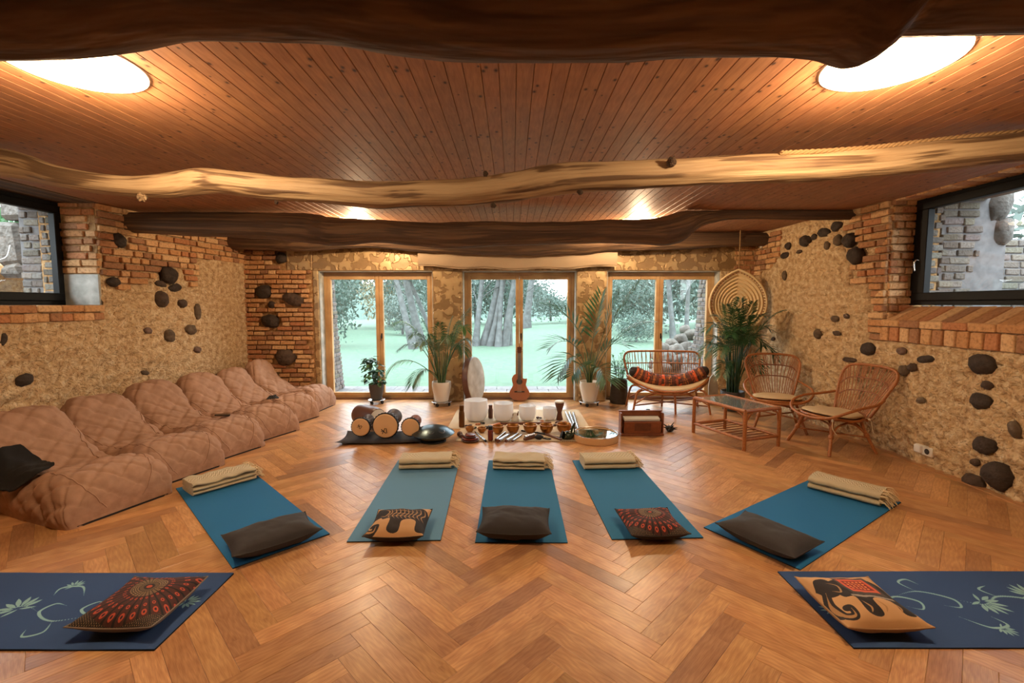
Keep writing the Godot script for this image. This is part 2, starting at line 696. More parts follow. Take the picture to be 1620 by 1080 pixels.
	mats.door_wood = tri_mat(rgb(208, 170, 120), noise_tex(256, 0.01, 51, [[0.0, rgb(210, 196, 180)], [1.0, Color.WHITE]], 4), 1.0, 0.5)
	mats.threshold = plain(rgb(112, 74, 44), 0.5)
	m = plain(Color(1, 1, 1, 0.04), 0.0)
	m.transparency = BaseMaterial3D.TRANSPARENCY_ALPHA
	mats.pane = m
	mats.chrome = plain(rgb(205, 205, 205), 0.2, 1.0)
	mats.rubber = plain(rgb(24, 24, 25), 0.8)
	var weave := noise_tex(256, 0.16, 71, [[0.0, rgb(200, 200, 200)], [1.0, Color.WHITE]], 3)
	mats.mat_teal = tri_mat(rgb(30, 118, 162), weave, 5.0, 0.85, weave, 0.12, false, false)
	mats.mat_grey = tri_mat(rgb(98, 150, 182), weave, 5.0, 0.85, weave, 0.12, false, false)
	mats.mat_deep = tri_mat(rgb(12, 110, 164), weave, 5.0, 0.9, weave, 0.12, false, false)
	m = plain(Color.WHITE, 0.9)
	m.albedo_texture = flower_mat()
	mats.mat_flower = m
	mats.mat_under = plain(rgb(20, 28, 40), 0.9)
	mats.charcoal = tri_mat(rgb(56, 52, 50), weave, 9.0, 0.9, weave, 0.2, false, false)
	mats.black_cloth = tri_mat(rgb(20, 19, 20), weave, 9.0, 0.95, weave, 0.2, false, false)
	m = plain(Color.WHITE, 0.9)
	m.albedo_texture = mandala(rgb(92, 42, 30))
	m.uv1_scale = Vector3(0.8, 0.8, 1)
	m.uv1_offset = Vector3(0.084, 0.19, 0)
	mats.mandala = m
	m = plain(Color.WHITE, 0.9)
	m.albedo_texture = elephant(false)
	m.uv1_scale = Vector3(0.76, 0.76, 1)
	m.uv1_offset = Vector3(0.1, 0.15, 0)
	mats.elephant = m
	m = plain(Color.WHITE, 0.9)
	m.albedo_texture = elephant(true)
	m.uv1_scale = Vector3(0.66, 0.62, 1)
	m.uv1_offset = Vector3(0.14, 0.24, 0)
	mats.elephant_line = m
	mats.tan_cloth = tri_mat(rgb(190, 148, 102), weave, 9.0, 0.9, weave, 0.2, false, false)
	mats.hem_grey = plain(rgb(122, 108, 94), 0.9)
	mats.dark_trim = plain(rgb(44, 32, 26), 0.9)
	# herringbone wool, cream and olive
	var hb := picture(64, 64, func(x: int, y: int) -> Color:
		var k := (x / 8) % 2
		var s := (x + y) if k == 0 else (y - x)
		return rgb(212, 196, 162) if posmod(s, 8) < 5 else rgb(146, 130, 98))
	m = plain(Color.WHITE, 0.95)
	m.albedo_texture = hb
	m.uv1_scale = Vector3(4, 6, 1)
	mats.wool = m
	mats.wool_fringe = plain(rgb(226, 204, 164), 0.95)
	var bagc := noise_tex(256, 0.02, 81, [[0.0, rgb(214, 206, 200)], [1.0, Color.WHITE]], 5)
	mats.bag = tri_mat(rgb(182, 144, 118), bagc, 2.0, 0.85, weave, 0.1, false, false)
	mats.bag_base = plain(rgb(34, 28, 26), 0.9)
	mats.rattan = tri_mat(rgb(190, 122, 66), noise_tex(256, 0.05, 91, [[0.0, rgb(176, 160, 150)], [1.0, Color.WHITE]], 4), 4.0, 0.42, null, 0.0, false, false)
	mats.rattan_dark = plain(rgb(132, 78, 40), 0.5)
	mats.cream_pad = tri_mat(rgb(226, 200, 158), weave, 6.0, 0.95, weave, 0.3, false, false)
	mats.string = plain(rgb(214, 196, 164), 0.9)
	m = plain(Color.WHITE, 0.85)
	var ik := noise(0.03, 95, 3)
	m.albedo_texture = picture(512, 128, func(x: int, y: int) -> Color:
		var band := posmod(int(x / 21.0), 5)
		var g := ik.get_noise_2d(x * 1.5, y * 1.5)
		var c: Color = [rgb(206, 88, 38), rgb(118, 62, 40), rgb(176, 104, 52), rgb(96, 48, 34), rgb(150, 66, 36)][band]
		if posmod(x, 21) < 2:
			return rgb(62, 36, 26)
		return c.lerp(rgb(70, 42, 30), smoothstep(0.1, 0.25, g + 0.15 * sin(y * 0.4 + band))))
	mats.ikat = m
	m = plain(Color(0.75, 0.85, 0.85, 0.12), 0.02)
	m.transparency = BaseMaterial3D.TRANSPARENCY_ALPHA
	mats.table_glass = m
	mats.macrame = plain(rgb(222, 196, 150), 0.95)
	mats.jute = plain(rgb(150, 118, 78), 0.95)
	mats.pot_white = plain(rgb(226, 214, 198), 0.45)
	mats.pot_grey = plain(rgb(72, 70, 70), 0.6)
	mats.basket = tri_mat(rgb(70, 56, 46), weave, 6.0, 0.8, weave, 1.0, false, false)
	mats.soil = plain(rgb(52, 38, 28), 0.95)
	for g in [["palm", 40, 74, 40], ["palm_light", 66, 104, 52], ["leaf_dark", 34, 66, 44], ["leaf_mid", 56, 104, 58], ["leaf_pale", 104, 158, 108]]:
		m = plain(rgb(g[1], g[2], g[3]), 0.45)
		m.backlight_enabled = true
		m.backlight = rgb(g[1], g[2], g[3]) * 0.8
		mats[g[0]] = m
	mats.stem = plain(rgb(96, 104, 54), 0.6)
	mats.twig = plain(rgb(110, 84, 60), 0.8)
	mats.crystal = plain(rgb(250, 252, 255), 0.35)
	mats.crystal.backlight_enabled = true
	mats.crystal.backlight = Color(0.6, 0.6, 0.6)
	mats.bronze = plain(rgb(176, 122, 66), 0.28, 1.0)
	mats.brass_dark = plain(rgb(120, 86, 52), 0.4, 0.9)
	mats.steel = plain(rgb(190, 190, 192), 0.22, 1.0)
	mats.handpan = plain(rgb(66, 80, 86), 0.3, 0.9)
	mats.mirror = plain(rgb(190, 200, 204), 0.06, 1.0)
	mats.walnut = tri_mat(rgb(104, 58, 34), bagc, 3.0, 0.4, null, 0.0, false, false)
	mats.cherry = tri_mat(rgb(134, 74, 40), bagc, 3.0, 0.45, null, 0.0, false, false)
	mats.guitar_top = plain(rgb(170, 106, 70), 0.35)
	mats.guitar_side = plain(rgb(88, 44, 28), 0.35)
	mats.fret = plain(rgb(44, 36, 32), 0.5)
	mats.maple = plain(rgb(206, 160, 108), 0.5)
	mats.hide = tri_mat(rgb(178, 162, 144), noise_tex(256, 0.012, 101, [[0.0, rgb(196, 188, 180)], [1.0, Color.WHITE]], 4), 1.2, 0.8, null, 0.0, false, false)
	mats.drum_head = plain(rgb(224, 182, 132), 0.7)
	mats.djembe = plain(rgb(58, 40, 30), 0.6)
	mats.leather = plain(rgb(88, 54, 40), 0.4)
	mats.carved = tri_mat(rgb(138, 76, 44), weave, 3.0, 0.6, weave, 0.6, false, false)
	mats.rug = tri_mat(rgb(228, 206, 172), weave, 4.0, 0.95, weave, 0.4, false, false)
	mats.canvas = tri_mat(rgb(212, 184, 150), weave, 3.0, 0.9, null, 0.0, false, false)
	mats.red_glass = plain(rgb(104, 40, 28), 0.2)
	mats.green_glass = plain(rgb(34, 44, 28), 0.15)
	mats.orange_wood = plain(rgb(190, 112, 58), 0.5)
	mats.bead = plain(rgb(72, 40, 30), 0.4)
	mats.ivory = plain(rgb(226, 222, 210), 0.5)
	mats.pink = plain(rgb(196, 170, 190), 0.6)
	mats.lawn = tri_mat(Color.WHITE, noise_tex(512, 0.05, 111, [[0.0, rgb(64, 88, 71)], [0.5, rgb(72, 99, 79)], [1.0, rgb(82, 110, 88)]], 6), 0.15, 0.95)
	mats.meadow = tri_mat(Color.WHITE, noise_tex(256, 0.04, 113, [[0.0, rgb(150, 180, 140)], [1.0, rgb(196, 214, 180)]], 6), 0.08, 0.95)
	mats.paver = tri_mat(rgb(122, 121, 122), noise_tex(256, 0.03, 115, [[0.0, rgb(200, 200, 200)], [1.0, Color.WHITE]], 5), 1.0, 0.9, null, 0.0, true)
	mats.bark = tri_mat(rgb(104, 108, 108), noise_tex(256, 0.02, 117, [[0.0, rgb(150, 152, 150)], [1.0, Color.WHITE]], 4), 0.6, 0.9)
	for g in [["bush_a", 54, 74, 66], ["bush_b", 70, 90, 82], ["bush_c", 90, 104, 98], ["bush_gold", 128, 122, 98]]:
		m = plain(rgb(g[1], g[2], g[3]), 0.8)
		m.backlight_enabled = true
		m.backlight = rgb(g[1], g[2], g[3]) * 0.7
		mats[g[0]] = m


# ---------------------------------------------------------------- start

func _ready() -> void:
	rng.seed = 7
	# camera
	var cam := Camera3D.new()
	cam.name = "camera"
	cam.fov = rad_to_deg(2.0 * atan(540.0 / FOC))
	cam.position = Vector3(0, EYE, 0)
	cam.rotation.x = -TILT
	cam.near = 0.05
	cam.far = 400.0
	add_child(cam)
	cam.current = true
	# an overcast sky, even all round
	var sky := ProceduralSkyMaterial.new()
	sky.sky_top_color = rgb(214, 228, 236)
	sky.sky_horizon_color = rgb(236, 244, 246)
	sky.ground_bottom_color = rgb(120, 140, 120)
	sky.ground_horizon_color = rgb(150, 170, 150)
	sky.sky_energy_multiplier = 2.9
	sky.ground_energy_multiplier = 0.6
	var env := Environment.new()
	env.background_mode = Environment.BG_SKY
	env.sky = Sky.new()
	env.sky.sky_material = sky
	env.tonemap_mode = Environment.TONE_MAPPER_LINEAR
	env.tonemap_exposure = 1.0
	env.sdfgi_enabled = true
	env.ssao_enabled = true
	env.ssil_enabled = true
	var we := WorldEnvironment.new()
	we.name = "environment"
	we.environment = env
	add_child(we)
	make_materials()
	lamps()
	# the room
	floor_boards()
	ceiling_boards()
	side_walls()
	far_wall()
	rear_wall()
	outside()
	beams()
	# what stands in it
	bean_bags()
	mats_and_cushions()
	plants()
	rattan_corner()
	instruments()
	small_things()


func lamps() -> void:
	var spots := [
		[Vector3(-2.1, 0, -2.31), "glowing round flush ceiling lamp nearest the left window"],
		[Vector3(1.8, 0, -2.29), "glowing round flush ceiling lamp nearest the right window"],
		[Vector3(-2.1, 0, -6.42), "glowing round ceiling lamp behind the dark log, above the left glazed door"],
		[Vector3(1.75, 0, -6.42), "glowing round ceiling lamp behind the dark log, above the right glazed door"],
	]
	var dome := Shape.new()
	dome.lathe([Vector2(0.285, 0.0), Vector2(0.285, -0.006), Vector2(0.27, -0.014), Vector2(0.2, -0.022), Vector2(0.1, -0.026), Vector2(0.03, -0.027)], 40)
	var rim := Shape.new()
	rim.lathe([Vector2(0.1, 0.0), Vector2(0.28, 0.0), Vector2(0.28, -0.003), Vector2(0.1, -0.003)], 40)
	var dm := dome.mesh()
	var rm := rim.mesh()
	for s in spots:
		var at: Vector3 = s[0]
		at.y = CEIL - 0.001
		var t := thing("ceiling_lamp", s[1], "lamp", at, 0.0, "round ceiling lamps")
		part("back_plate", rm, mats.white, t)
		part("lamp_shade", dm, mats.lamp, t)
		var l := OmniLight3D.new()
		l.name = "lamp_light"
		l.position = at + Vector3(0, -0.12, 0)
		l.light_color = Color(1.0, 0.86, 0.685)
		l.light_energy = 2.4 if at.z > -4.0 else 2.35
		l.light_size = 0.045
		l.omni_range = 14.0
		l.omni_attenuation = 2.0
		l.shadow_enabled = true
		add_child(l)


# ---------------------------------------------------------------- the setting

func plank_mesh(len_: float, wide: float, strip: int, tone: Color, off: float) -> ArrayMesh:
	# top face with eased edges, local x along the grain
	var s := Shape.new()
	s.tinted = true
	s.tint = tone
	var a := len_ / 2.0 - 0.0004
	var b := wide / 2.0 - 0.0004
	var e := 0.0014
	var v0 := (strip + 0.04) / 8.0
	var v1 := (strip + 0.96) / 8.0
	var at := func(x: float, y: float, z: float) -> int:
		return s.add(Vector3(x, y, z), Vector2(off + (x / len_ + 0.5) * 0.6, lerpf(v0, v1, z / wide + 0.5)))
	var ring := func(h: float, k: float) -> Array:
		return [at.call(-a + k, h, -b + k), at.call(-a + k, h, b - k), at.call(a - k, h, b - k), at.call(a - k, h, -b + k)]
	var t: Array = ring.call(0.0, e)
	s.quad_ix(t[0], t[1], t[2], t[3])
	var t2: Array = ring.call(0.0, e)
	var m: Array = ring.call(-0.0012, 0.0)
	var m2: Array = ring.call(-0.0012, 0.0)
	var d: Array = ring.call(-0.012, 0.0)
	for k in 4:
		var n := (k + 1) % 4
		s.quad_ix(t2[k], m[k], m[n], t2[n])
		s.quad_ix(m2[k], d[k], d[n], m2[n])
	return s.mesh()


func floor_boards() -> void:
	var root := thing("floor", "", "", Vector3.ZERO, 0.0, "", "structure")
	var slab := Shape.new()
	slab.box(Vector3(-0.15, -0.075, -3.15), Vector3(10.6, 0.12, 9.9))
	part("subfloor", slab, mats.threshold, root)
	var L := 0.67
	var W := 0.112
	var tones := []
	var r := RandomNumberGenerator.new()
	r.seed = 3
	for k in 9:
		var f: float = [1.0, 0.93, 1.06, 0.97, 1.1, 0.86, 1.02, 0.78, 0.64][k]
		tones.append(Color(f, f * r.randf_range(0.93, 1.01), f * r.randf_range(0.86, 1.0)))
	var meshes := []
	for k in 36:
		meshes.append(plank_mesh(L, W, k % 8, tones[k % 9], r.randf()))
	var inside := PackedVector2Array([Vector2(-4.75, 1.75), Vector2(4.3, 1.75), Vector2(4.3, -7.95), Vector2(-4.75, -7.95)])
	var all := []
	for j in range(-7, 8):
		for i in range(-70, 80):
			for kind in 2:
				var o := Vector2(W, W) * i + Vector2(L, -L) * j
				var c := o + (Vector2(L / 2, W / 2) if kind == 0 else Vector2(L + W / 2, W - L / 2))
				var p := Vector3(-0.24 + (c.x - c.y) / sqrt(2), 0, -(c.x + c.y) / sqrt(2))
				if p.x < -5.1 or p.x > 4.65 or p.z < -8.3 or p.z > 2.1:
					continue
				var turn := PI / 4 if kind == 0 else PI * 0.75
				var dir := Vector2(cos(turn), -sin(turn))
				var nor := Vector2(-dir.y, dir.x)
				var m := Vector2(p.x, p.z)
				var quad := PackedVector2Array([m + dir * L / 2 + nor * W / 2, m - dir * L / 2 + nor * W / 2, m - dir * L / 2 - nor * W / 2, m + dir * L / 2 - nor * W / 2])
				var out := 0
				for q in quad:
					if not Geometry2D.is_point_in_polygon(q, inside):
						out += 1
				if out == 4:
					continue
				all.append({"p": p, "turn": turn + (PI if r.randf() < 0.5 else 0.0), "v": r.randi() % 36, "quad": quad, "cut": out > 0, "n": r.randi()})
	# the ones that show largest stay pieces of their own, the rest are one field
	for a in all:
		var s := seen(a.p)
		a.near = s.z if s.z > 0.3 and s.x > -60 and s.x < 1680 and s.y < 1140 else 99.0
	all.sort_custom(func(a, b): return a.near < b.near)
	var rest := Shape.new()
	rest.tinted = true
	var kept := 0
	for a in all:
		if a.cut:
			var cuts := Geometry2D.intersect_polygons(a.quad, inside)
			for c in cuts:
				var base := rest.v.size()
				rest.tint = tones[a.v % 9]
				var tr := Geometry2D.triangulate_polygon(c)
				var st: int = a.v % 8
				var dir := Vector2(cos(a.turn), -sin(a.turn))
				for q in c:
					var lq: Vector2 = q - Vector2(a.p.x, a.p.z)
					rest.add(Vector3(q.x, 0, q.y), Vector2(lq.dot(dir) / L * 0.6, (st + 0.5 + clampf(lq.cross(dir) / W, -0.46, 0.46)) / 8.0))
				for k in range(0, tr.size(), 3):
					var up := (c[tr[k + 1]] - c[tr[k]]).cross(c[tr[k + 2]] - c[tr[k]]) < 0.0
					rest.tri(base + tr[k], base + tr[k + 1 if up else k + 2], base + tr[k + 2 if up else k + 1])
		elif kept < 300 and a.near < 50.0:
			kept += 1
			part("plank", meshes[a.v], mats.oak, root, Transform3D(Basis(Vector3.UP, a.turn), a.p))
		else:
			var x := Transform3D(Basis(Vector3.UP, a.turn), a.p)
			var arr: Array = meshes[a.v].surface_get_arrays(0)
			var base := rest.v.size()
			for k in arr[Mesh.ARRAY_VERTEX].size():
				rest.tint = arr[Mesh.ARRAY_COLOR][k]
				rest.add(x * arr[Mesh.ARRAY_VERTEX][k], arr[Mesh.ARRAY_TEX_UV][k])
			var ixs: PackedInt32Array = arr[Mesh.ARRAY_INDEX]
			for k in range(0, ixs.size(), 3):
				rest.tri(base + ixs[k], base + ixs[k + 2], base + ixs[k + 1])
	tag(part("plank_field", rest, mats.oak, root), "", "", "", "stuff")
	# border boards along the right wall
	var border := plank_mesh(1.9, 0.09, 3, Color(0.8, 0.74, 0.68), 0.1)
	for k in 4:
		var z := -0.4 - 1.9 * k
		if z - 0.95 < -7.6:
			break
		part("border_plank", border, mats.oak, root, Transform3D(Basis(Vector3.UP, PI / 2 - 0.015), Vector3(wall_x(RIGHT_PLAN, z) - 0.05, 0.004, z)))


func ceiling_boards() -> void:
	var root := thing("ceiling", "", "", Vector3.ZERO, 0.0, "", "structure")
	var slab := Shape.new()
	slab.box(Vector3(-0.2, CEIL + 0.13, -3.2), Vector3(10.9, 0.22, 10.6))
	part("deck", slab, mats.threshold, root)
	var r := RandomNumberGenerator.new()
	r.seed = 5
	var wide := 0.087
	var meshes := []
	for k in 12:
		var f := r.randf_range(0.84, 1.08)
		var s := Shape.new()
		s.tinted = true
		s.tint = Color(f, f * r.randf_range(0.95, 1.02), f * r.randf_range(0.9, 1.02))
		var st := k % 8
		var off := r.randf()
		var rows := []
		# cross-section: tongue-and-groove board with eased edges, face down
		var prof := [Vector2(-wide / 2 + 0.0006, 0.014), Vector2(-wide / 2 + 0.0006, 0.004), Vector2(-wide / 2 + 0.0035, 0.0), Vector2(wide / 2 - 0.0035, 0.0), Vector2(wide / 2 - 0.0006, 0.004), Vector2(wide / 2 - 0.0006, 0.014)]
		for q in 5:
			var z0 := 1.7
			var z1 := -7.62
			var a: Vector2 = prof[q]
			var b: Vector2 = prof[q + 1]
			var va := (st + 0.5 + a.x / wide * 0.9) / 8.0
			var vb := (st + 0.5 + b.x / wide * 0.9) / 8.0
			var u1 := 9.32 / 2.6
			s.quad_ix(s.add(Vector3(a.x, a.y, z0), Vector2(off, va)), s.add(Vector3(a.x, a.y, z1), Vector2(off + u1, va)), s.add(Vector3(b.x, b.y, z1), Vector2(off + u1, vb)), s.add(Vector3(b.x, b.y, z0), Vector2(off, vb)))
		meshes.append(s.mesh())
	var x := -4.72
	while x < 4.25:
		part("board", meshes[r.randi() % 12], mats.pine, root, Transform3D(Basis.IDENTITY, Vector3(x, CEIL, 0)))
		x += wide


var brick_cache := {}

func brick_mesh(len_: float, high: float, deep: float, k: int, pale := false) -> ArrayMesh:
	var key := "%d %d %d %d %s" % [int(len_ * 100), int(high * 200), int(deep * 100), k, pale]
	if not brick_cache.has(key):
		var r := RandomNumberGenerator.new()
		r.seed = key.hash()
		var s := Shape.new()
		s.tinted = true
		if pale:
			var g := r.randf_range(96, 132)
			s.tint = lin(g, g - r.randf_range(2, 8), g - r.randf_range(6, 16))
		else:
			s.tint = [lin(212, 166, 116), lin(200, 148, 98), lin(224, 184, 136), lin(182, 132, 90), lin(208, 158, 108), lin(166, 122, 88), lin(218, 174, 126), lin(194, 134, 90)][k % 8]
		s.box(Vector3.ZERO, Vector3(len_, high, deep), Basis.IDENTITY, minf(0.007, deep * 0.2), 0.004, r)
		brick_cache[key] = s.mesh()
	return brick_cache[key]


func bricks(root: Node3D, o: Vector3, u: Vector3, n: Vector3, poly: PackedVector2Array, stones: Array, seed_: int, course := 0.082, len_ := 0.255, proud := 0.032, pale := false, called := "brick") -> void:
	# fills a region of a wall plane (u along, y up) with courses of bricks, keeping clear of the stones (u, y, ru, ry)
	var r := RandomNumberGenerator.new()
	r.seed = seed_
	var lo := poly[0]
	var hi := poly[0]
	for p in poly:
		lo = lo.min(p)
		hi = hi.max(p)
	var basis := Basis(u, Vector3.UP, u.cross(Vector3.UP))
	if basis.z.dot(n) < 0:
		basis = Basis(-u, Vector3.UP, -u.cross(Vector3.UP))
	var row := 0
	var y := lo.y + course / 2
	while y < hi.y + course * 0.3:
		var x := lo.x - r.randf() * len_
		while x < hi.x:
			var l: float = len_ * [1.0, 1.0, 0.5, 0.75, 0.5][r.randi() % 5]
			var c := Vector2(x + l / 2, y)
			var ok := Geometry2D.is_point_in_polygon(c, poly)
			if ok:
				# trim what sticks out of the region's sides
				for side in [-1.0, 1.0]:
					if not Geometry2D.is_point_in_polygon(c + Vector2(side * l * 0.45, 0), poly):
						var cut := 0.0
						while cut < 0.75 and not Geometry2D.is_point_in_polygon(c + Vector2(side * l * (0.45 - cut), 0), poly):
							cut += 0.05
						c.x -= side * l * cut / 2
						l *= 1.0 - cut
				for s in stones:
					if Vector2((c.x - s[0]) / (s[2] + l * 0.3), (c.y - s[1]) / (s[3] + course * 0.25)).length() < 1.0:
						ok = false
			if ok and l > 0.05:
				var q := snappedf(l - 0.019, 0.01)
				part(called, brick_mesh(q, course - 0.018, 0.07, r.randi() % 8, pale), mats.brick, root, Transform3D(basis * Basis(Vector3.FORWARD, r.randf_range(-0.012, 0.012)), o + u * c.x + Vector3.UP * (c.y + r.randf_range(-0.003, 0.003)) + n * (proud - 0.035 + r.randf_range(-0.006, 0.006))))
			x += l if ok else len_ * 0.5
		y += course
		row += 1


func stone_at(root: Node3D, at: Vector3, n: Vector3, ru: float, ry: float, dark: int, k: int, called := "stone") -> void:
	var r := RandomNumberGenerator.new()
	r.seed = 500 + k
	var s := Shape.new()
	s.tinted = true
	s.tint = [lin(92, 74, 60), lin(70, 57, 48), lin(116, 98, 78), lin(140, 122, 100), lin(130, 104, 90), lin(100, 99, 96)][dark]
	var u := n.cross(Vector3.UP).normalized()
	var b := Basis(u, Vector3.UP, n) * Basis(Vector3.BACK, r.randf_range(-0.35, 0.35))
	s.ball(Vector3.ZERO, Vector3(ru, ry, minf(ru, ry) * 0.75), b, 9, 14, noise(0.7, k + 3, 2), 0.22)
	part(called, s, mats.stone, root, Transform3D(Basis.IDENTITY, at))


func rough_face(plan: Array, sgn: float, z_lines: Array, hole: Rect2, brick_polys: Array, seed_: int, stones: Array) -> Array:
	# the hand-thrown clay face of a side wall as a relief; hole: Rect2 in (z, y)
	var s := Shape.new()
	var bed := Shape.new()
	var is_bed := []
	var big := noise(1.1, seed_, 3)
	var mid := noise(5.0, seed_ + 1, 3)
	var fine := noise(16.0, seed_ + 2, 3)
	var zs := []
	for k in z_lines.size() - 1:
		var n := maxi(1, int(absf(z_lines[k + 1] - z_lines[k]) / 0.032))
		for i in n:
			zs.append(lerpf(z_lines[k], z_lines[k + 1], float(i) / n))
	zs.append(z_lines[-1])
	var ys := []
	for i in 51:
		ys.append(hole.position.y * i / 50.0)
	for i in range(1, 37):
		ys.append(lerpf(hole.position.y, CEIL, i / 36.0))
	var base := 0
	for z in zs:
		for y in ys:
			var p := Vector2(z, y)
			var rim: float = minf(1.0, minf(absf(z - hole.position.x), absf(z - hole.end.x)) / 0.06) if y > hole.position.y - 0.06 else 1.0
			if z > hole.position.x and z < hole.end.x and y >= hole.position.y - 0.06:
				rim = minf(1.0, absf(y - hole.position.y) / 0.06)
			var soft := 1.0
			for poly in brick_polys:
				if Geometry2D.is_point_in_polygon(p, poly):
					soft = 0.0
			var calm := clampf((z + 6.9) / 0.6, 0.25, 1.0)
			var d := -0.014
			is_bed.append(soft == 0.0)
			if soft > 0.0:
				var f := fine.get_noise_2d(z, y)
				var crumb := maxf(0.0, f - 0.12) * 0.05 - maxf(0.0, -f - 0.22) * 0.07
				d = 0.02 + (0.028 * big.get_noise_2d(z, y) + 0.024 * mid.get_noise_2d(z, y) + crumb * 1.5) * calm
			for q in stones:
				var e := Vector2((z - q[0]) / q[2], (y - q[1]) / q[3]).length()
				if e < 1.35:
					d = lerpf(minf(d, 0.006), d, clampf((e - 1.0) / 0.35, 0.0, 1.0))
			s.add(Vector3(wall_x(plan, z) - sgn * d * rim, y, z), Vector2(z, y))
	var w := ys.size()
	for i in zs.size() - 1:
		for j in w - 1:
			var c := Vector2((zs[i] + zs[i + 1]) / 2, (ys[j] + ys[j + 1]) / 2)
			if hole.has_point(c):
				continue
			var a := i * w + j
			var into := bed if is_bed[a] and is_bed[a + 1] and is_bed[a + w] and is_bed[a + w + 1] else s
			if sgn > 0:
				into.quad_ix(a, a + 1, a + w + 1, a + w)
			else:
				into.quad_ix(a, a + w, a + w + 1, a + 1)
	bed.v = s.v
	bed.t = s.t
	bed.c = s.c
	return [s, bed]


func core(plan: Array, sgn: float, out_x: float, z0: float, z1: float, zo0: float, zo1: float, sill: float) -> Shape:
	# the wall's body behind its face, with the window opening left out
	var s := Shape.new()
	var turn := Transform3D(Basis(Vector3.RIGHT, Vector3.BACK, Vector3.UP), Vector3.ZERO)
	var cut := func(za: float, zb: float, ya: float, yb: float) -> void:
		var pts := [Vector2(wall_x(plan, za) + sgn * 0.02, za)]
		if za > plan[1].y and zb < plan[1].y:
			pts.append(Vector2(plan[1].x + sgn * 0.02, plan[1].y))
		pts.append(Vector2(wall_x(plan, zb) + sgn * 0.02, zb))
		pts.append(Vector2(out_x, zb))
		pts.append(Vector2(out_x, za))
		s.prism(PackedVector2Array(pts), yb - ya, turn.translated(Vector3(0, ya, 0)))
	cut.call(z0, z1, 0.0, sill)
	cut.call(z0, zo0, sill, CEIL + 0.02)
	cut.call(zo1, z1, sill, CEIL + 0.02)
	return s


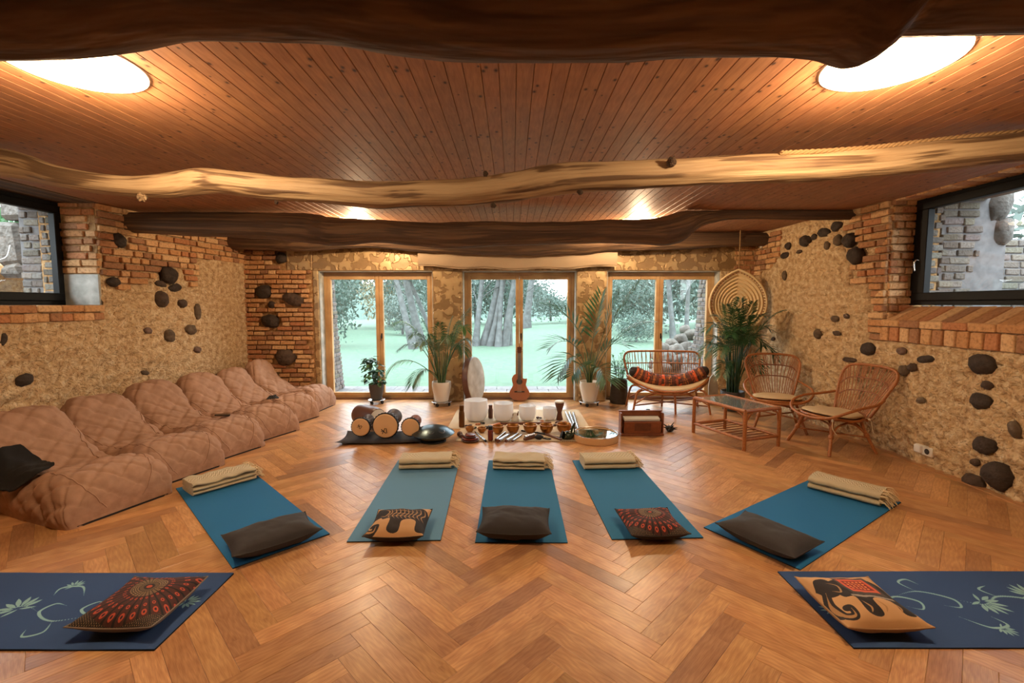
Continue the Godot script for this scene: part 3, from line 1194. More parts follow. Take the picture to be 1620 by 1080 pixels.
func side_walls() -> void:
	# ---- left
	var root := thing("wall_left", "", "", Vector3.ZERO, 0.0, "", "structure")
	var sl := [[264, 435, 12, 14, 1], [252, 449, 8, 5, 0], [275, 455, 9, 6, 1], [254, 473, 9, 13, 0], [266, 531, 7, 10, 2], [300, 521, 7, 8, 2], [311, 553, 5, 5, 4], [232, 523, 6, 5, 4], [35, 601, 14, 10, 1], [186, 380, 9, 12, 1], [178, 446, 9, 8, 1], [286, 480, 6, 7, 0], [311, 493, 4, 13, 2], [228, 589, 6, 4, 2], [2, 537, 6, 11, 1], [340, 596, 7, 5, 2]]
	var sr := [[1357, 404, 11, 14, 1], [1347, 380, 9, 12, 1], [1326, 358, 8, 8, 1], [1306, 368, 9, 7, 1], [1276, 381, 7, 9, 1], [1290, 375, 4, 5, 1], [1249, 389, 4, 6, 1], [1243, 404, 6, 5, 1], [1266, 398, 4, 3, 0], [1311, 388, 4, 7, 2], [1328, 380, 6, 9, 2], [1296, 528, 5, 8, 2], [1326, 527, 6, 4, 0], [1323, 504, 6, 5, 2], [1342, 500, 5, 4, 0], [1376, 552, 11, 10, 1], [1346, 569, 10, 4, 0], [1225, 536, 3, 3, 0], [1558, 576, 20, 16, 1], [1467, 568, 14, 6, 1], [1433, 586, 8, 9, 2], [1446, 581, 7, 7, 0], [1429, 555, 7, 6, 4], [1459, 633, 7, 5, 3], [1555, 634, 17, 13, 1], [1565, 609, 9, 7, 0], [1561, 705, 18, 14, 1], [1581, 751, 24, 23, 1], [1543, 764, 18, 15, 0], [1546, 731, 8, 6, 0], [1609, 679, 10, 14, 2], [1243, 436, 3, 8, 2]]
	var flat_at := func(plan: Array, list: Array) -> Array:
		var out := []
		for q in list:
			var p := on_wall(plan, q[0], q[1])
			var sc := seen(p).z / FOC
			out.append([p.z, p.y, q[2] * sc * clampf(absf(p.z / p.x), 0.85, 1.6), q[3] * sc])
		return out
	var to_uv := func(plan: Array, pts: Array) -> PackedVector2Array:
		var out := PackedVector2Array()
		for p in pts:
			var q := on_wall(plan, p.x, p.y)
			out.append(Vector2(minf(q.z, -5.3 if plan == LEFT_PLAN else -5.17), q.y))
		return out
	var lp: PackedVector2Array = to_uv.call(LEFT_PLAN, [Vector2(150, 315), Vector2(205, 330), Vector2(300, 350), Vector2(396, 366), Vector2(396, 416), Vector2(345, 410), Vector2(313, 412), Vector2(312, 452), Vector2(296, 456), Vector2(288, 428), Vector2(248, 434), Vector2(232, 448), Vector2(200, 456), Vector2(150, 470)])
	var sill_l := PackedVector2Array([Vector2(-5.34, 1.43), Vector2(-2.6, 1.43), Vector2(-2.6, 1.6), Vector2(-5.34, 1.6)])
	var hole := Rect2(-5.3, 1.6, 2.3, 2.0)
	var faces := rough_face(LEFT_PLAN, -1.0, [1.7, -3.0, -5.3, -5.4, -7.6], hole, [lp, sill_l], 201, flat_at.call(LEFT_PLAN, sl))
	part("clay_face", faces[0], mats.clay, root)
	part("mortar_bed", faces[1], mats.clay, root)
	part("wall_core", core(LEFT_PLAN, -1.0, -5.35, 1.7, -8.1, -3.0, -5.3, 1.6), mats.mortar, root)
	var o := Vector3(LEFT_PLAN[1].x, 0, LEFT_PLAN[1].y)
	var u := Vector3(LEFT_PLAN[2].x - LEFT_PLAN[1].x, 0, LEFT_PLAN[2].y - LEFT_PLAN[1].y).normalized()
	var n := u.cross(Vector3.UP)
	if n.x < 0:
		n = -n
	var held := []
	for k in sl.size():
		var q: Array = sl[k]
		var p := on_wall(LEFT_PLAN, q[0], q[1])
		var sc := seen(p).z / FOC
		var ru: float = q[2] * sc * clampf(absf(p.z / p.x), 0.85, 1.6)
		stone_at(root, p + n * 0.016, n, ru, q[3] * sc, q[4], k)
		held.append([(p - o).dot(u), p.y, ru, q[3] * sc])
	var uv := PackedVector2Array()
	for p in lp:
		uv.append(Vector2((p.x - o.z) / u.z, p.y))
	bricks(root, o, u, n, uv, held, 1)
	# two courses under the sill, the lower one of brick ends
	var z := -5.28
	var k := 0
	while z < -2.8:
		part("brick", brick_mesh(0.24, 0.07, 0.07, k % 8), mats.brick, root, Transform3D(Basis(Vector3.UP, PI / 2), Vector3(wall_x(LEFT_PLAN, z + 0.12) + 0.0, 1.563, z + 0.12)))
		part("brick", brick_mesh(0.12, 0.08, 0.07, (k + 3) % 8), mats.brick, root, Transform3D(Basis(Vector3.UP, PI / 2), Vector3(wall_x(LEFT_PLAN, z + 0.06) - 0.004, 1.475, z + 0.06)))
		part("brick", brick_mesh(0.12, 0.08, 0.07, (k + 6) % 8), mats.brick, root, Transform3D(Basis(Vector3.UP, PI / 2), Vector3(wall_x(LEFT_PLAN, z + 0.18) - 0.006, 1.473, z + 0.19)))
		z += 0.255
		k += 1
	# jamb: bricks above, grey render below
	bricks(root, Vector3(-5.13, 0, -5.3), Vector3.RIGHT, Vector3.BACK, PackedVector2Array([Vector2(0.03, 1.95), Vector2(0.44, 1.95), Vector2(0.44, 2.75), Vector2(0.03, 2.75)]), [], 5, 0.082, 0.25, 0.026)
	bricks(root, Vector3(-5.34, 0, -5.3), Vector3.RIGHT, Vector3.BACK, PackedVector2Array([Vector2(0.0, 1.6), Vector2(0.15, 1.6), Vector2(0.15, 2.75), Vector2(0.0, 2.75)]), [], 9, 0.083, 0.14, 0.012, true)
	var render := Shape.new()
	render.box(Vector3(-4.91, 1.775, -5.297), Vector3(0.42, 0.35, 0.03), Basis.IDENTITY, 0.004)
	part("jamb_render", render, mats.reveal, root)
	var strip := Shape.new()
	strip.box(Vector3(-5.115, 2.175, -5.275), Vector3(0.03, 1.15, 0.05), Basis.IDENTITY, 0.003)
	part("jamb_strip", strip, mats.door_wood, root)
	var lintel := Shape.new()
	for q in 3:
		lintel.box(Vector3(-4.73 - q * 0.15, 2.765, -4.15), Vector3(0.146, 0.05, 2.3), Basis.IDENTITY, 0.004)
	part("lintel", lintel, mats.dark_log, root)
	window("window_1", -5.13, -5.3, -3.0, 1.6, 2.745, 1.0, 0.105)
	# ---- right
	root = thing("wall_right", "", "", Vector3.ZERO, 0.0, "", "structure")
	var rp: PackedVector2Array = to_uv.call(RIGHT_PLAN, [Vector2(1420, 314), Vector2(1362, 330), Vector2(1348, 346), Vector2(1336, 362), Vector2(1334, 396), Vector2(1346, 424), Vector2(1345, 452), Vector2(1378, 453), Vector2(1382, 470), Vector2(1374, 500), Vector2(1377, 536), Vector2(1420, 542)])
	var rq: PackedVector2Array = to_uv.call(RIGHT_PLAN, [Vector2(1180, 380), Vector2(1238, 366), Vector2(1236, 400), Vector2(1226, 420), Vector2(1180, 446)])
	var sill_r := PackedVector2Array([Vector2(-5.3, 1.2), Vector2(-2.4, 1.2), Vector2(-2.4, 1.45), Vector2(-5.3, 1.45)])
	hole = Rect2(-5.17, 1.44, 2.5, 2.0)
	faces = rough_face(RIGHT_PLAN, 1.0, [1.7, -2.67, -5.15, -5.17, -7.6], hole, [rp, rq, sill_r], 301, flat_at.call(RIGHT_PLAN, sr))
	part("clay_face", faces[0], mats.clay, root)
	part("mortar_bed", faces[1], mats.clay, root)
	part("wall_core", core(RIGHT_PLAN, 1.0, 4.72, 1.7, -8.1, -2.67, -5.17, 1.44), mats.mortar, root)
	o = Vector3(RIGHT_PLAN[1].x, 0, RIGHT_PLAN[1].y)
	u = Vector3(RIGHT_PLAN[2].x - RIGHT_PLAN[1].x, 0, RIGHT_PLAN[2].y - RIGHT_PLAN[1].y).normalized()
	n = u.cross(Vector3.UP)
	if n.x > 0:
		n = -n
	held = []
	for i in sr.size():
		var q: Array = sr[i]
		var p := on_wall(RIGHT_PLAN, q[0], q[1])
		var sc := seen(p).z / FOC
		var ru: float = q[2] * sc * clampf(absf(p.z / p.x), 0.85, 1.6)
		stone_at(root, p + n * 0.018, n, ru, q[3] * sc, q[4], 100 + i)
		held.append([(p - o).dot(u), p.y, ru, q[3] * sc])
	for region in [rp, rq]:
		uv = PackedVector2Array()
		for p in region:
			uv.append(Vector2((p.x - o.z) / u.z, p.y))
		bricks(root, o, u, n, uv, held, 2)
	z = -5.2
	k = 0
	while z < -2.4:
		part("brick", brick_mesh(0.235, 0.072, 0.07, (k * 5) % 8), mats.brick, root, Transform3D(Basis(Vector3.UP, PI / 2), Vector3(wall_x(RIGHT_PLAN, z + 0.1) + 0.004, 1.402, z + 0.12)))
		z += 0.252
		k += 1
	z = -5.2
	while z < -2.4:
		part("brick", brick_mesh(0.11, 0.15, 0.07, (k * 3) % 8), mats.brick, root, Transform3D(Basis(Vector3.UP, PI / 2), Vector3(wall_x(RIGHT_PLAN, z + 0.06) + 0.002, 1.282, z + 0.06)))
		z += 0.13
		k += 1
	# sloping sill of bricks, jamb and soldier course above
	z = -5.1
	while z < -2.7:
		part("brick", brick_mesh(0.34, 0.05, 0.12, (k * 3) % 8), mats.brick, root, Transform3D(Basis(Vector3.BACK, 0.5), Vector3(4.31, 1.487, z)))
		part("brick", brick_mesh(0.28, 0.05, 0.12, (k * 5) % 8), mats.brick, root, Transform3D(Basis.IDENTITY, Vector3(4.33, 2.76, z)))
		z += 0.134
		k += 1
	bricks(root, Vector3(4.53, 0, -5.17), Vector3.RIGHT, Vector3.BACK, PackedVector2Array([Vector2(0.0, 1.44), Vector2(0.24, 1.44), Vector2(0.24, 2.75), Vector2(0.0, 2.75)]), [], 8, 0.083, 0.2, 0.012, true)
	bricks(root, Vector3(4.18, 0, -5.17), Vector3.RIGHT, Vector3.BACK, PackedVector2Array([Vector2(0.0, 1.44), Vector2(0.29, 1.44), Vector2(0.29, 2.75), Vector2(0.0, 2.75)]), [], 6, 0.083, 0.2, 0.026)
	window("window_2", 4.47, -5.17, -2.67, 1.6, 2.745, -1.0, 0.2)


func window(called: String, x: float, z0: float, z1: float, y0: float, y1: float, inward: float, stile: float) -> void:
	var w := thing(called, "", "", Vector3.ZERO, 0.0, "", "structure")
	var mid := (z0 + z1) / 2
	var f := Shape.new()
	var e := 0.06
	f.box(Vector3(x, y0 + e / 2, mid), Vector3(0.08, e, z1 - z0), Basis.IDENTITY, 0.004)
	f.box(Vector3(x, y1 - e / 2, mid), Vector3(0.08, e, z1 - z0), Basis.IDENTITY, 0.004)
	f.box(Vector3(x, (y0 + y1) / 2, z0 + e / 2), Vector3(0.08, y1 - y0 - 2 * e, e), Basis.IDENTITY, 0.004)
	f.box(Vector3(x, (y0 + y1) / 2, z1 - e / 2), Vector3(0.08, y1 - y0 - 2 * e, e), Basis.IDENTITY, 0.004)
	part("window_frame", f, mats.window_frame, w)
	var s := Shape.new()
	var b := stile - e + 0.012
	var yb := y0 + e - 0.012
	var yt := y1 - e + 0.012
	var za := z0 + e - 0.012
	var zb := z1 - e + 0.012
	s.box(Vector3(x + inward * 0.03, yb + 0.043, mid), Vector3(0.075, 0.086, zb - za), Basis.IDENTITY, 0.006)
	s.box(Vector3(x + inward * 0.03, yt - 0.04, mid), Vector3(0.075, 0.08, zb - za), Basis.IDENTITY, 0.006)
	s.box(Vector3(x + inward * 0.03, (yb + yt) / 2, za + b / 2), Vector3(0.075, yt - yb - 0.16, b), Basis.IDENTITY, 0.006)
	s.box(Vector3(x + inward * 0.03, (yb + yt) / 2, zb - b / 2), Vector3(0.075, yt - yb - 0.16, b), Basis.IDENTITY, 0.006)
	part("sash", s, mats.window_frame, w)
	var g := Shape.new()
	g.quad(Vector3(x, yb + 0.07, za + b - 0.01), Vector3(x, yb + 0.07, zb - b + 0.01), Vector3(x, yt - 0.07, zb - b + 0.01), Vector3(x, yt - 0.07, za + b - 0.01))
	part("pane", g, mats.pane, w)
	if called == "window_2":
		var h := Shape.new()
		var hx := x + inward * 0.085
		h.tube(smooth([Vector3(hx + 0.02, 2.08, za + b * 0.55), Vector3(hx - 0.015, 2.085, za + b * 0.5), Vector3(hx - 0.025, 2.04, za + b * 0.45), Vector3(hx - 0.02, 1.97, za + b * 0.5)], 10), 0.008, 8)
		part("handle", h, mats.chrome, w)


func far_wall() -> void:
	var root := thing("wall_back", "", "", Vector3.ZERO, 0.0, "", "structure")
	var door_x := [[-3.175, -1.3], [-0.812, 1.06], [1.56, 3.41]]
	var top := 2.16
	var seg := func(x0: float, x1: float, y0: float, y1: float, m: Material, called: String) -> void:
		var s := Shape.new()
		s.box(Vector3((x0 + x1) / 2, (y0 + y1) / 2, BACK - 0.25), Vector3(x1 - x0, y1 - y0, 0.5), Basis.IDENTITY, 0.012)
		part(called, s, m, root)
	var panel := Shape.new()
	panel.box(Vector3(-4.28, 1.385, BACK - 0.27), Vector3(2.04, 2.77, 0.5))
	part("brick_panel", panel, mats.mortar, root)
	seg.call(-3.68, -3.262, 2.165, 2.77, mats.stucco, "header")
	seg.call(-3.262, -3.175, 0.0, 2.17, mats.stucco, "pier")
	seg.call(-1.3, -0.812, 0.0, top, mats.stucco, "pier")
	seg.call(1.06, 1.56, 0.0, top, mats.stucco, "pier")
	seg.call(3.41, 4.7, 0.0, top, mats.clay, "pier")
	seg.call(-3.262, 4.7, top, 2.77, mats.stucco, "header")
	# pale render on the door reveals
	var rv := Shape.new()
	for d in door_x:
		rv.box(Vector3(d[0] + 0.006, top / 2, BACK - 0.26), Vector3(0.012, top, 0.46))
		rv.box(Vector3(d[1] - 0.006, top / 2, BACK - 0.26), Vector3(0.012, top, 0.46))
		rv.box(Vector3((d[0] + d[1]) / 2, top - 0.006, BACK - 0.26), Vector3(d[1] - d[0], 0.012, 0.46))
	part("door_reveal", rv, mats.reveal, root)
	# bricks and boulders of the left bay
	var st := [[418, 461, 13, 11, 1], [464, 473, 18, 10, 0], [428, 508, 14, 11, 1], [452, 565, 16, 14, 0], [434, 604, 11, 12, 1], [445, 408, 9, 9, 1], [430, 482, 6, 6, 1]]
	var held := []
	for k in st.size():
		var q: Array = st[k]
		var p := at_depth(q[0], q[1], BACK)
		var sc := seen(p).z / FOC
		stone_at(root, p, Vector3.BACK, q[2] * sc, q[3] * sc, q[4], 200 + k)
		held.append([p.x, p.y, q[2] * sc * 0.95, q[3] * sc * 0.95])
	bricks(root, Vector3(0, 0, BACK), Vector3.RIGHT, Vector3.BACK, PackedVector2Array([Vector2(-4.5, 0.02), Vector2(-3.28, 0.02), Vector2(-3.28, 2.15), Vector2(-3.69, 2.16), Vector2(-3.69, 2.7), Vector2(-4.5, 2.7)]), held, 3, 0.077, 0.25, 0.03)
	bricks(root, Vector3(0, 0, BACK), Vector3.RIGHT, Vector3.BACK, PackedVector2Array([Vector2(3.62, 2.08), Vector2(4.02, 2.02), Vector2(4.02, 2.7), Vector2(3.62, 2.6)]), [], 4, 0.077, 0.25, 0.012)
	for k in 3:
		door("door_%d" % (k + 1), door_x[k][0] + 0.012, door_x[k][1] - 0.012, k)
	var trim := Shape.new()
	for d in door_x:
		trim.box(Vector3((d[0] + d[1]) / 2, 0.012, BACK - 0.185), Vector3(d[1] - d[0] - 0.03, 0.03, 0.07), Basis.IDENTITY, 0.004)
	tag(part("trim_1", trim, mats.threshold), "", "", "", "structure")


func door(called: String, x0: float, x1: float, k: int) -> void:
	# a pair of glazed leaves in a pine frame, standing deep in the wall
	var root := thing(called, "", "", Vector3.ZERO, 0.0, "", "structure")
	var z := BACK - 0.25
	var y0 := 0.02
	var y1 := 2.146
	var f := Shape.new()
	var e := 0.055
	f.box(Vector3(x0 + e / 2, (y0 + y1) / 2, z), Vector3(e, y1 - y0, 0.09), Basis.IDENTITY, 0.004)
	f.box(Vector3(x1 - e / 2, (y0 + y1) / 2, z), Vector3(e, y1 - y0, 0.09), Basis.IDENTITY, 0.004)
	f.box(Vector3((x0 + x1) / 2, y1 - e / 2, z), Vector3(x1 - x0 - 2 * e, e, 0.09), Basis.IDENTITY, 0.004)
	f.box(Vector3((x0 + x1) / 2, y0 + 0.018, z), Vector3(x1 - x0 - 2 * e, 0.036, 0.09), Basis.IDENTITY, 0.004)
	part("door_frame", f, mats.door_wood, root)
	var mid := (x0 + x1) / 2
	for side in 2:
		var a := x0 + e if side == 0 else mid + 0.002
		var b := mid - 0.002 if side == 0 else x1 - e
		var s := Shape.new()
		var w := 0.06
		s.box(Vector3(a + w / 2, (y0 + y1) / 2 - 0.01, z + 0.015), Vector3(w, y1 - y0 - 0.085, 0.07), Basis.IDENTITY, 0.005)
		s.box(Vector3(b - w / 2, (y0 + y1) / 2 - 0.01, z + 0.015), Vector3(w, y1 - y0 - 0.085, 0.07), Basis.IDENTITY, 0.005)
		s.box(Vector3((a + b) / 2, y1 - e - 0.03, z + 0.015), Vector3(b - a - 2 * w, 0.065, 0.07), Basis.IDENTITY, 0.005)
		s.box(Vector3((a + b) / 2, y0 + 0.062, z + 0.015), Vector3(b - a - 2 * w, 0.06, 0.07), Basis.IDENTITY, 0.005)
		var leaf := part("door_leaf", s, mats.door_wood, root)
		var g := Shape.new()
		g.quad(Vector3(a + 0.05, y0 + 0.08, z + 0.01), Vector3(b - 0.05, y0 + 0.08, z + 0.01), Vector3(b - 0.05, y1 - 0.11, z + 0.01), Vector3(a + 0.05, y1 - 0.11, z + 0.01))
		part("pane", g, mats.pane, leaf)
		if side == 1:
			var h := Shape.new()
			h.box(Vector3(a + 0.03, 1.08, z + 0.054), Vector3(0.022, 0.09, 0.01), Basis.IDENTITY, 0.002)
			h.tube([Vector3(a + 0.03, 1.09, z + 0.055), Vector3(a + 0.03, 1.09, z + 0.095), Vector3(a + 0.03, 1.0, z + 0.098)], 0.007, 8)
			part("handle", h, mats.black, leaf)


func rear_wall() -> void:
	var s := Shape.new()
	s.box(Vector3(-0.2, CEIL / 2, 1.9), Vector3(10.4, CEIL + 0.04, 0.4))
	tag(part("wall_front", s, mats.plaster), "", "", "", "structure")


func log_beam(called: String, label: String, st: Array, m: Material, seed_: int, deep := 1.0, amp := 0.1) -> Node3D:
	# st: [px, py of the top edge, py of the bottom edge, z]; the log follows those edges at that distance
	var c := []
	var r := []
	for s in st:
		var a := at_depth(s[0], s[1], s[3])
		var b := at_depth(s[0], s[2], s[3])
		c.append((a + b) / 2)
		r.append(Vector2((a.y - b.y) / 2, 0))
	var n := 120
	var pts := smooth(c, n)
	var rad := smooth(r, n)
	var lump := noise(2.2, seed_, 4)
	var bark := noise(9.0, seed_ + 1, 3)
	var rows := []
	for i in n:
		var row := PackedVector3Array()
		for j in 28:
			var a := TAU * j / 28
			var k := 1.0 + amp * lump.get_noise_3d(pts[i].x, cos(a) * 0.6, sin(a) * 0.6) + amp * 0.5 * bark.get_noise_3d(pts[i].x * 0.3, cos(a), sin(a))
			var rr: float = maxf(rad[i].x, 0.02) * k
			row.append(pts[i] + Vector3(0, sin(a) * rr, cos(a) * rr * deep))
		rows.append(row)
	var s := Shape.new()
	s.grid(rows, false, true, true)
	var t := thing(called, label, "beam", Vector3.ZERO, 0.0, "rough log ceiling beams")
	part("log", s, m, t)
	return t


func beams() -> void:
	var b1 := []
	for q in [[-1900, 95], [-900, 92], [-300, 95], [0, 97], [100, 93], [170, 83], [260, 68], [340, 66], [450, 68], [520, 75], [600, 88], [700, 98], [800, 103], [960, 103], [1080, 95], [1200, 94], [1290, 96], [1330, 100], [1372, 112], [1405, 96], [1430, 66], [1480, 60], [1620, 57], [1900, 60], [2600, 80], [3200, 70]]:
		b1.append([q[0], q[1] - 240.0, q[1] - 14.0, -1.36])
	log_beam("ceiling_beam", "thick log beam in shade-darkened brown running in front of both round ceiling lamps", b1, mats.dark_log, 71, 0.95, 0.03)  # paler wood left unlit; part of that shade is put into its dark colour
	var b2 := [[-250, 224, 264, -3.2]]
	for q in [[0, 235, 280], [101, 264, 298], [202, 278, 311], [273, 273, 313], [314, 266, 308], [354, 269, 307], [430, 278, 316], [506, 282, 321], [597, 288, 329], [658, 286, 327], [734, 283, 326], [810, 273, 319], [861, 262, 311], [921, 257, 304], [1063, 252, 296], [1154, 246, 291], [1281, 241, 287], [1382, 235, 280], [1483, 223, 271], [1620, 210, 257]]:
		b2.append([q[0], q[1], q[2], lerpf(-3.4, -3.05, q[0] / 1620.0)])
	b2.append([1780, 200, 248, -2.95])
	var t := log_beam("ceiling_beam", "pale peeled log beam with a knotty wave, lit golden", b2, mats.pale_log, 81, 1.0, 0.09)
	for q in [[224, 312, 7, -3.36], [437, 320, 3, -3.32], [780, 325, 4, -3.24], [768, 275, 4, -3.2], [1063, 256, 7, -3.12], [918, 304, 4, -3.2]]:
		var kn := Shape.new()
		var at := at_depth(q[0], q[1], q[3] + 0.06)
		kn.ball(Vector3.ZERO, Vector3.ONE * q[2] * 3.4 / FOC, Basis.IDENTITY, 6, 10, noise(2.0, int(q[0])), 0.5)
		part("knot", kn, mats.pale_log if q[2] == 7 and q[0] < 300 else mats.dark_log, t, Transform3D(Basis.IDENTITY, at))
	var b3 := []
	for q in [[120, 337, 366], [205, 336, 368], [300, 335, 373], [400, 336, 377], [470, 337, 382], [505, 340, 386], [530, 345, 388], [600, 348, 384], [657, 351, 389], [713, 352, 393], [770, 350, 390], [827, 352, 388], [898, 351, 386], [955, 348, 384], [1020, 347, 386], [1051, 342, 388], [1080, 334, 382], [1105, 333, 362], [1130, 333, 352], [1170, 332, 347], [1272, 332, 348], [1360, 331, 348], [1400, 331, 348]]:
		b3.append([q[0], q[1], q[2], -5.72])
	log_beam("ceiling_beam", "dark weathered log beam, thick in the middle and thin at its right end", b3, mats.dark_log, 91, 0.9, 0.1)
	var b4 := []
	for q in [[350, 371, 394], [433, 371, 396], [484, 371, 397], [583, 371, 392], [671, 371, 399], [813, 371, 404], [912, 371, 402], [969, 371, 397], [1060, 371, 395], [1164, 371, 390], [1215, 371, 389]]:
		b4.append([q[0], q[1] - 3, q[2], -7.35])
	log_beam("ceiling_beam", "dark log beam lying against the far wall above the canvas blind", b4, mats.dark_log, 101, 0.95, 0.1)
	# rope laid along the top of the pale log
	var rope := Shape.new()
	var line := []
	for q in [[1235, 242], [1300, 239], [1380, 233], [1450, 225], [1530, 216], [1620, 208], [1760, 200]]:
		line.append(at_depth(q[0], q[1], -3.06))
	var path := smooth(line, 140)
	for strand in 3:
		var pts := []
		for i in path.size():
			var a := i * 0.75 + strand * TAU / 3
			pts.append(path[i] + Vector3(0, sin(a), cos(a)) * 0.008)
		rope.tube(pts, 0.0095, 6)
	one("rope", "twisted jute rope laid along the top of the pale log beam", "rope", rope, mats.jute)
	# canvas blind sagging under the last beam
	var cl := Shape.new()
	var rows := []
	for i in 41:
		var f := i / 40.0
		var x := lerpf(-1.5, 1.68, f)
		var sag := sin(PI * f)
		var low := 2.235 - 0.055 * sag + 0.012 * sin(f * 23.0)
		var row := PackedVector3Array()
		for j in 12:
			var v := j / 11.0
			var bulge := sin(PI * v) * 0.05
			row.append(Vector3(x, lerpf(2.52, low, v), -7.46 + bulge * (0.7 + 0.3 * sin(f * 9.0)) + 0.012 * sin(f * 40.0 + v * 3.0) * v))
		for j in range(11, -1, -1):
			var v := j / 11.0
			row.append(Vector3(x, lerpf(2.52, low, v) + 0.008, -7.5 + sin(PI * v) * 0.03))
		rows.append(row)
	cl.grid(rows, false, true, true)
	var blind := thing("canvas_blind", "beige canvas blind sagging in a long fold above the middle glazed door", "blind")
	part("cloth", cl, mats.canvas, blind)
	var hem := Shape.new()
	var hp := []
	for i in 30:
		var f := i / 29.0
		hp.append(Vector3(lerpf(-1.51, 1.69, f), 2.23 - 0.055 * sin(PI * f) + 0.012 * sin(f * 23.0), -7.465))
	hem.tube(hp, 0.009, 6)
	part("hem_rod", hem, mats.canvas, blind)


# ---------------------------------------------------------------- garden

func leaf_cloud(seed_: int, n: int, size: float, flat := 1.0) -> ArrayMesh:
	# leaves scattered through a lumpy ball of radius 1
	var r := RandomNumberGenerator.new()
	r.seed = seed_
	var lump := noise(1.4, seed_, 3)
	var s := Shape.new()
	for k in n:
		var d := Vector3(r.randfn(), r.randfn() * flat, r.randfn()).normalized()
		var rad := pow(r.randf(), 0.4) * (0.8 + 0.5 * lump.get_noise_3dv(d * 2.0))
		var p := d * rad
		var a := Vector3(r.randfn(), r.randfn(), r.randfn()).normalized()
		var b := a.cross(Vector3(r.randfn(), r.randfn(), r.randfn())).normalized()
		var l := size * r.randf_range(0.6, 1.3)
		s.quad(p - a * l, p - b * l * 0.45, p + a * l, p + b * l * 0.45)
	return s.mesh()


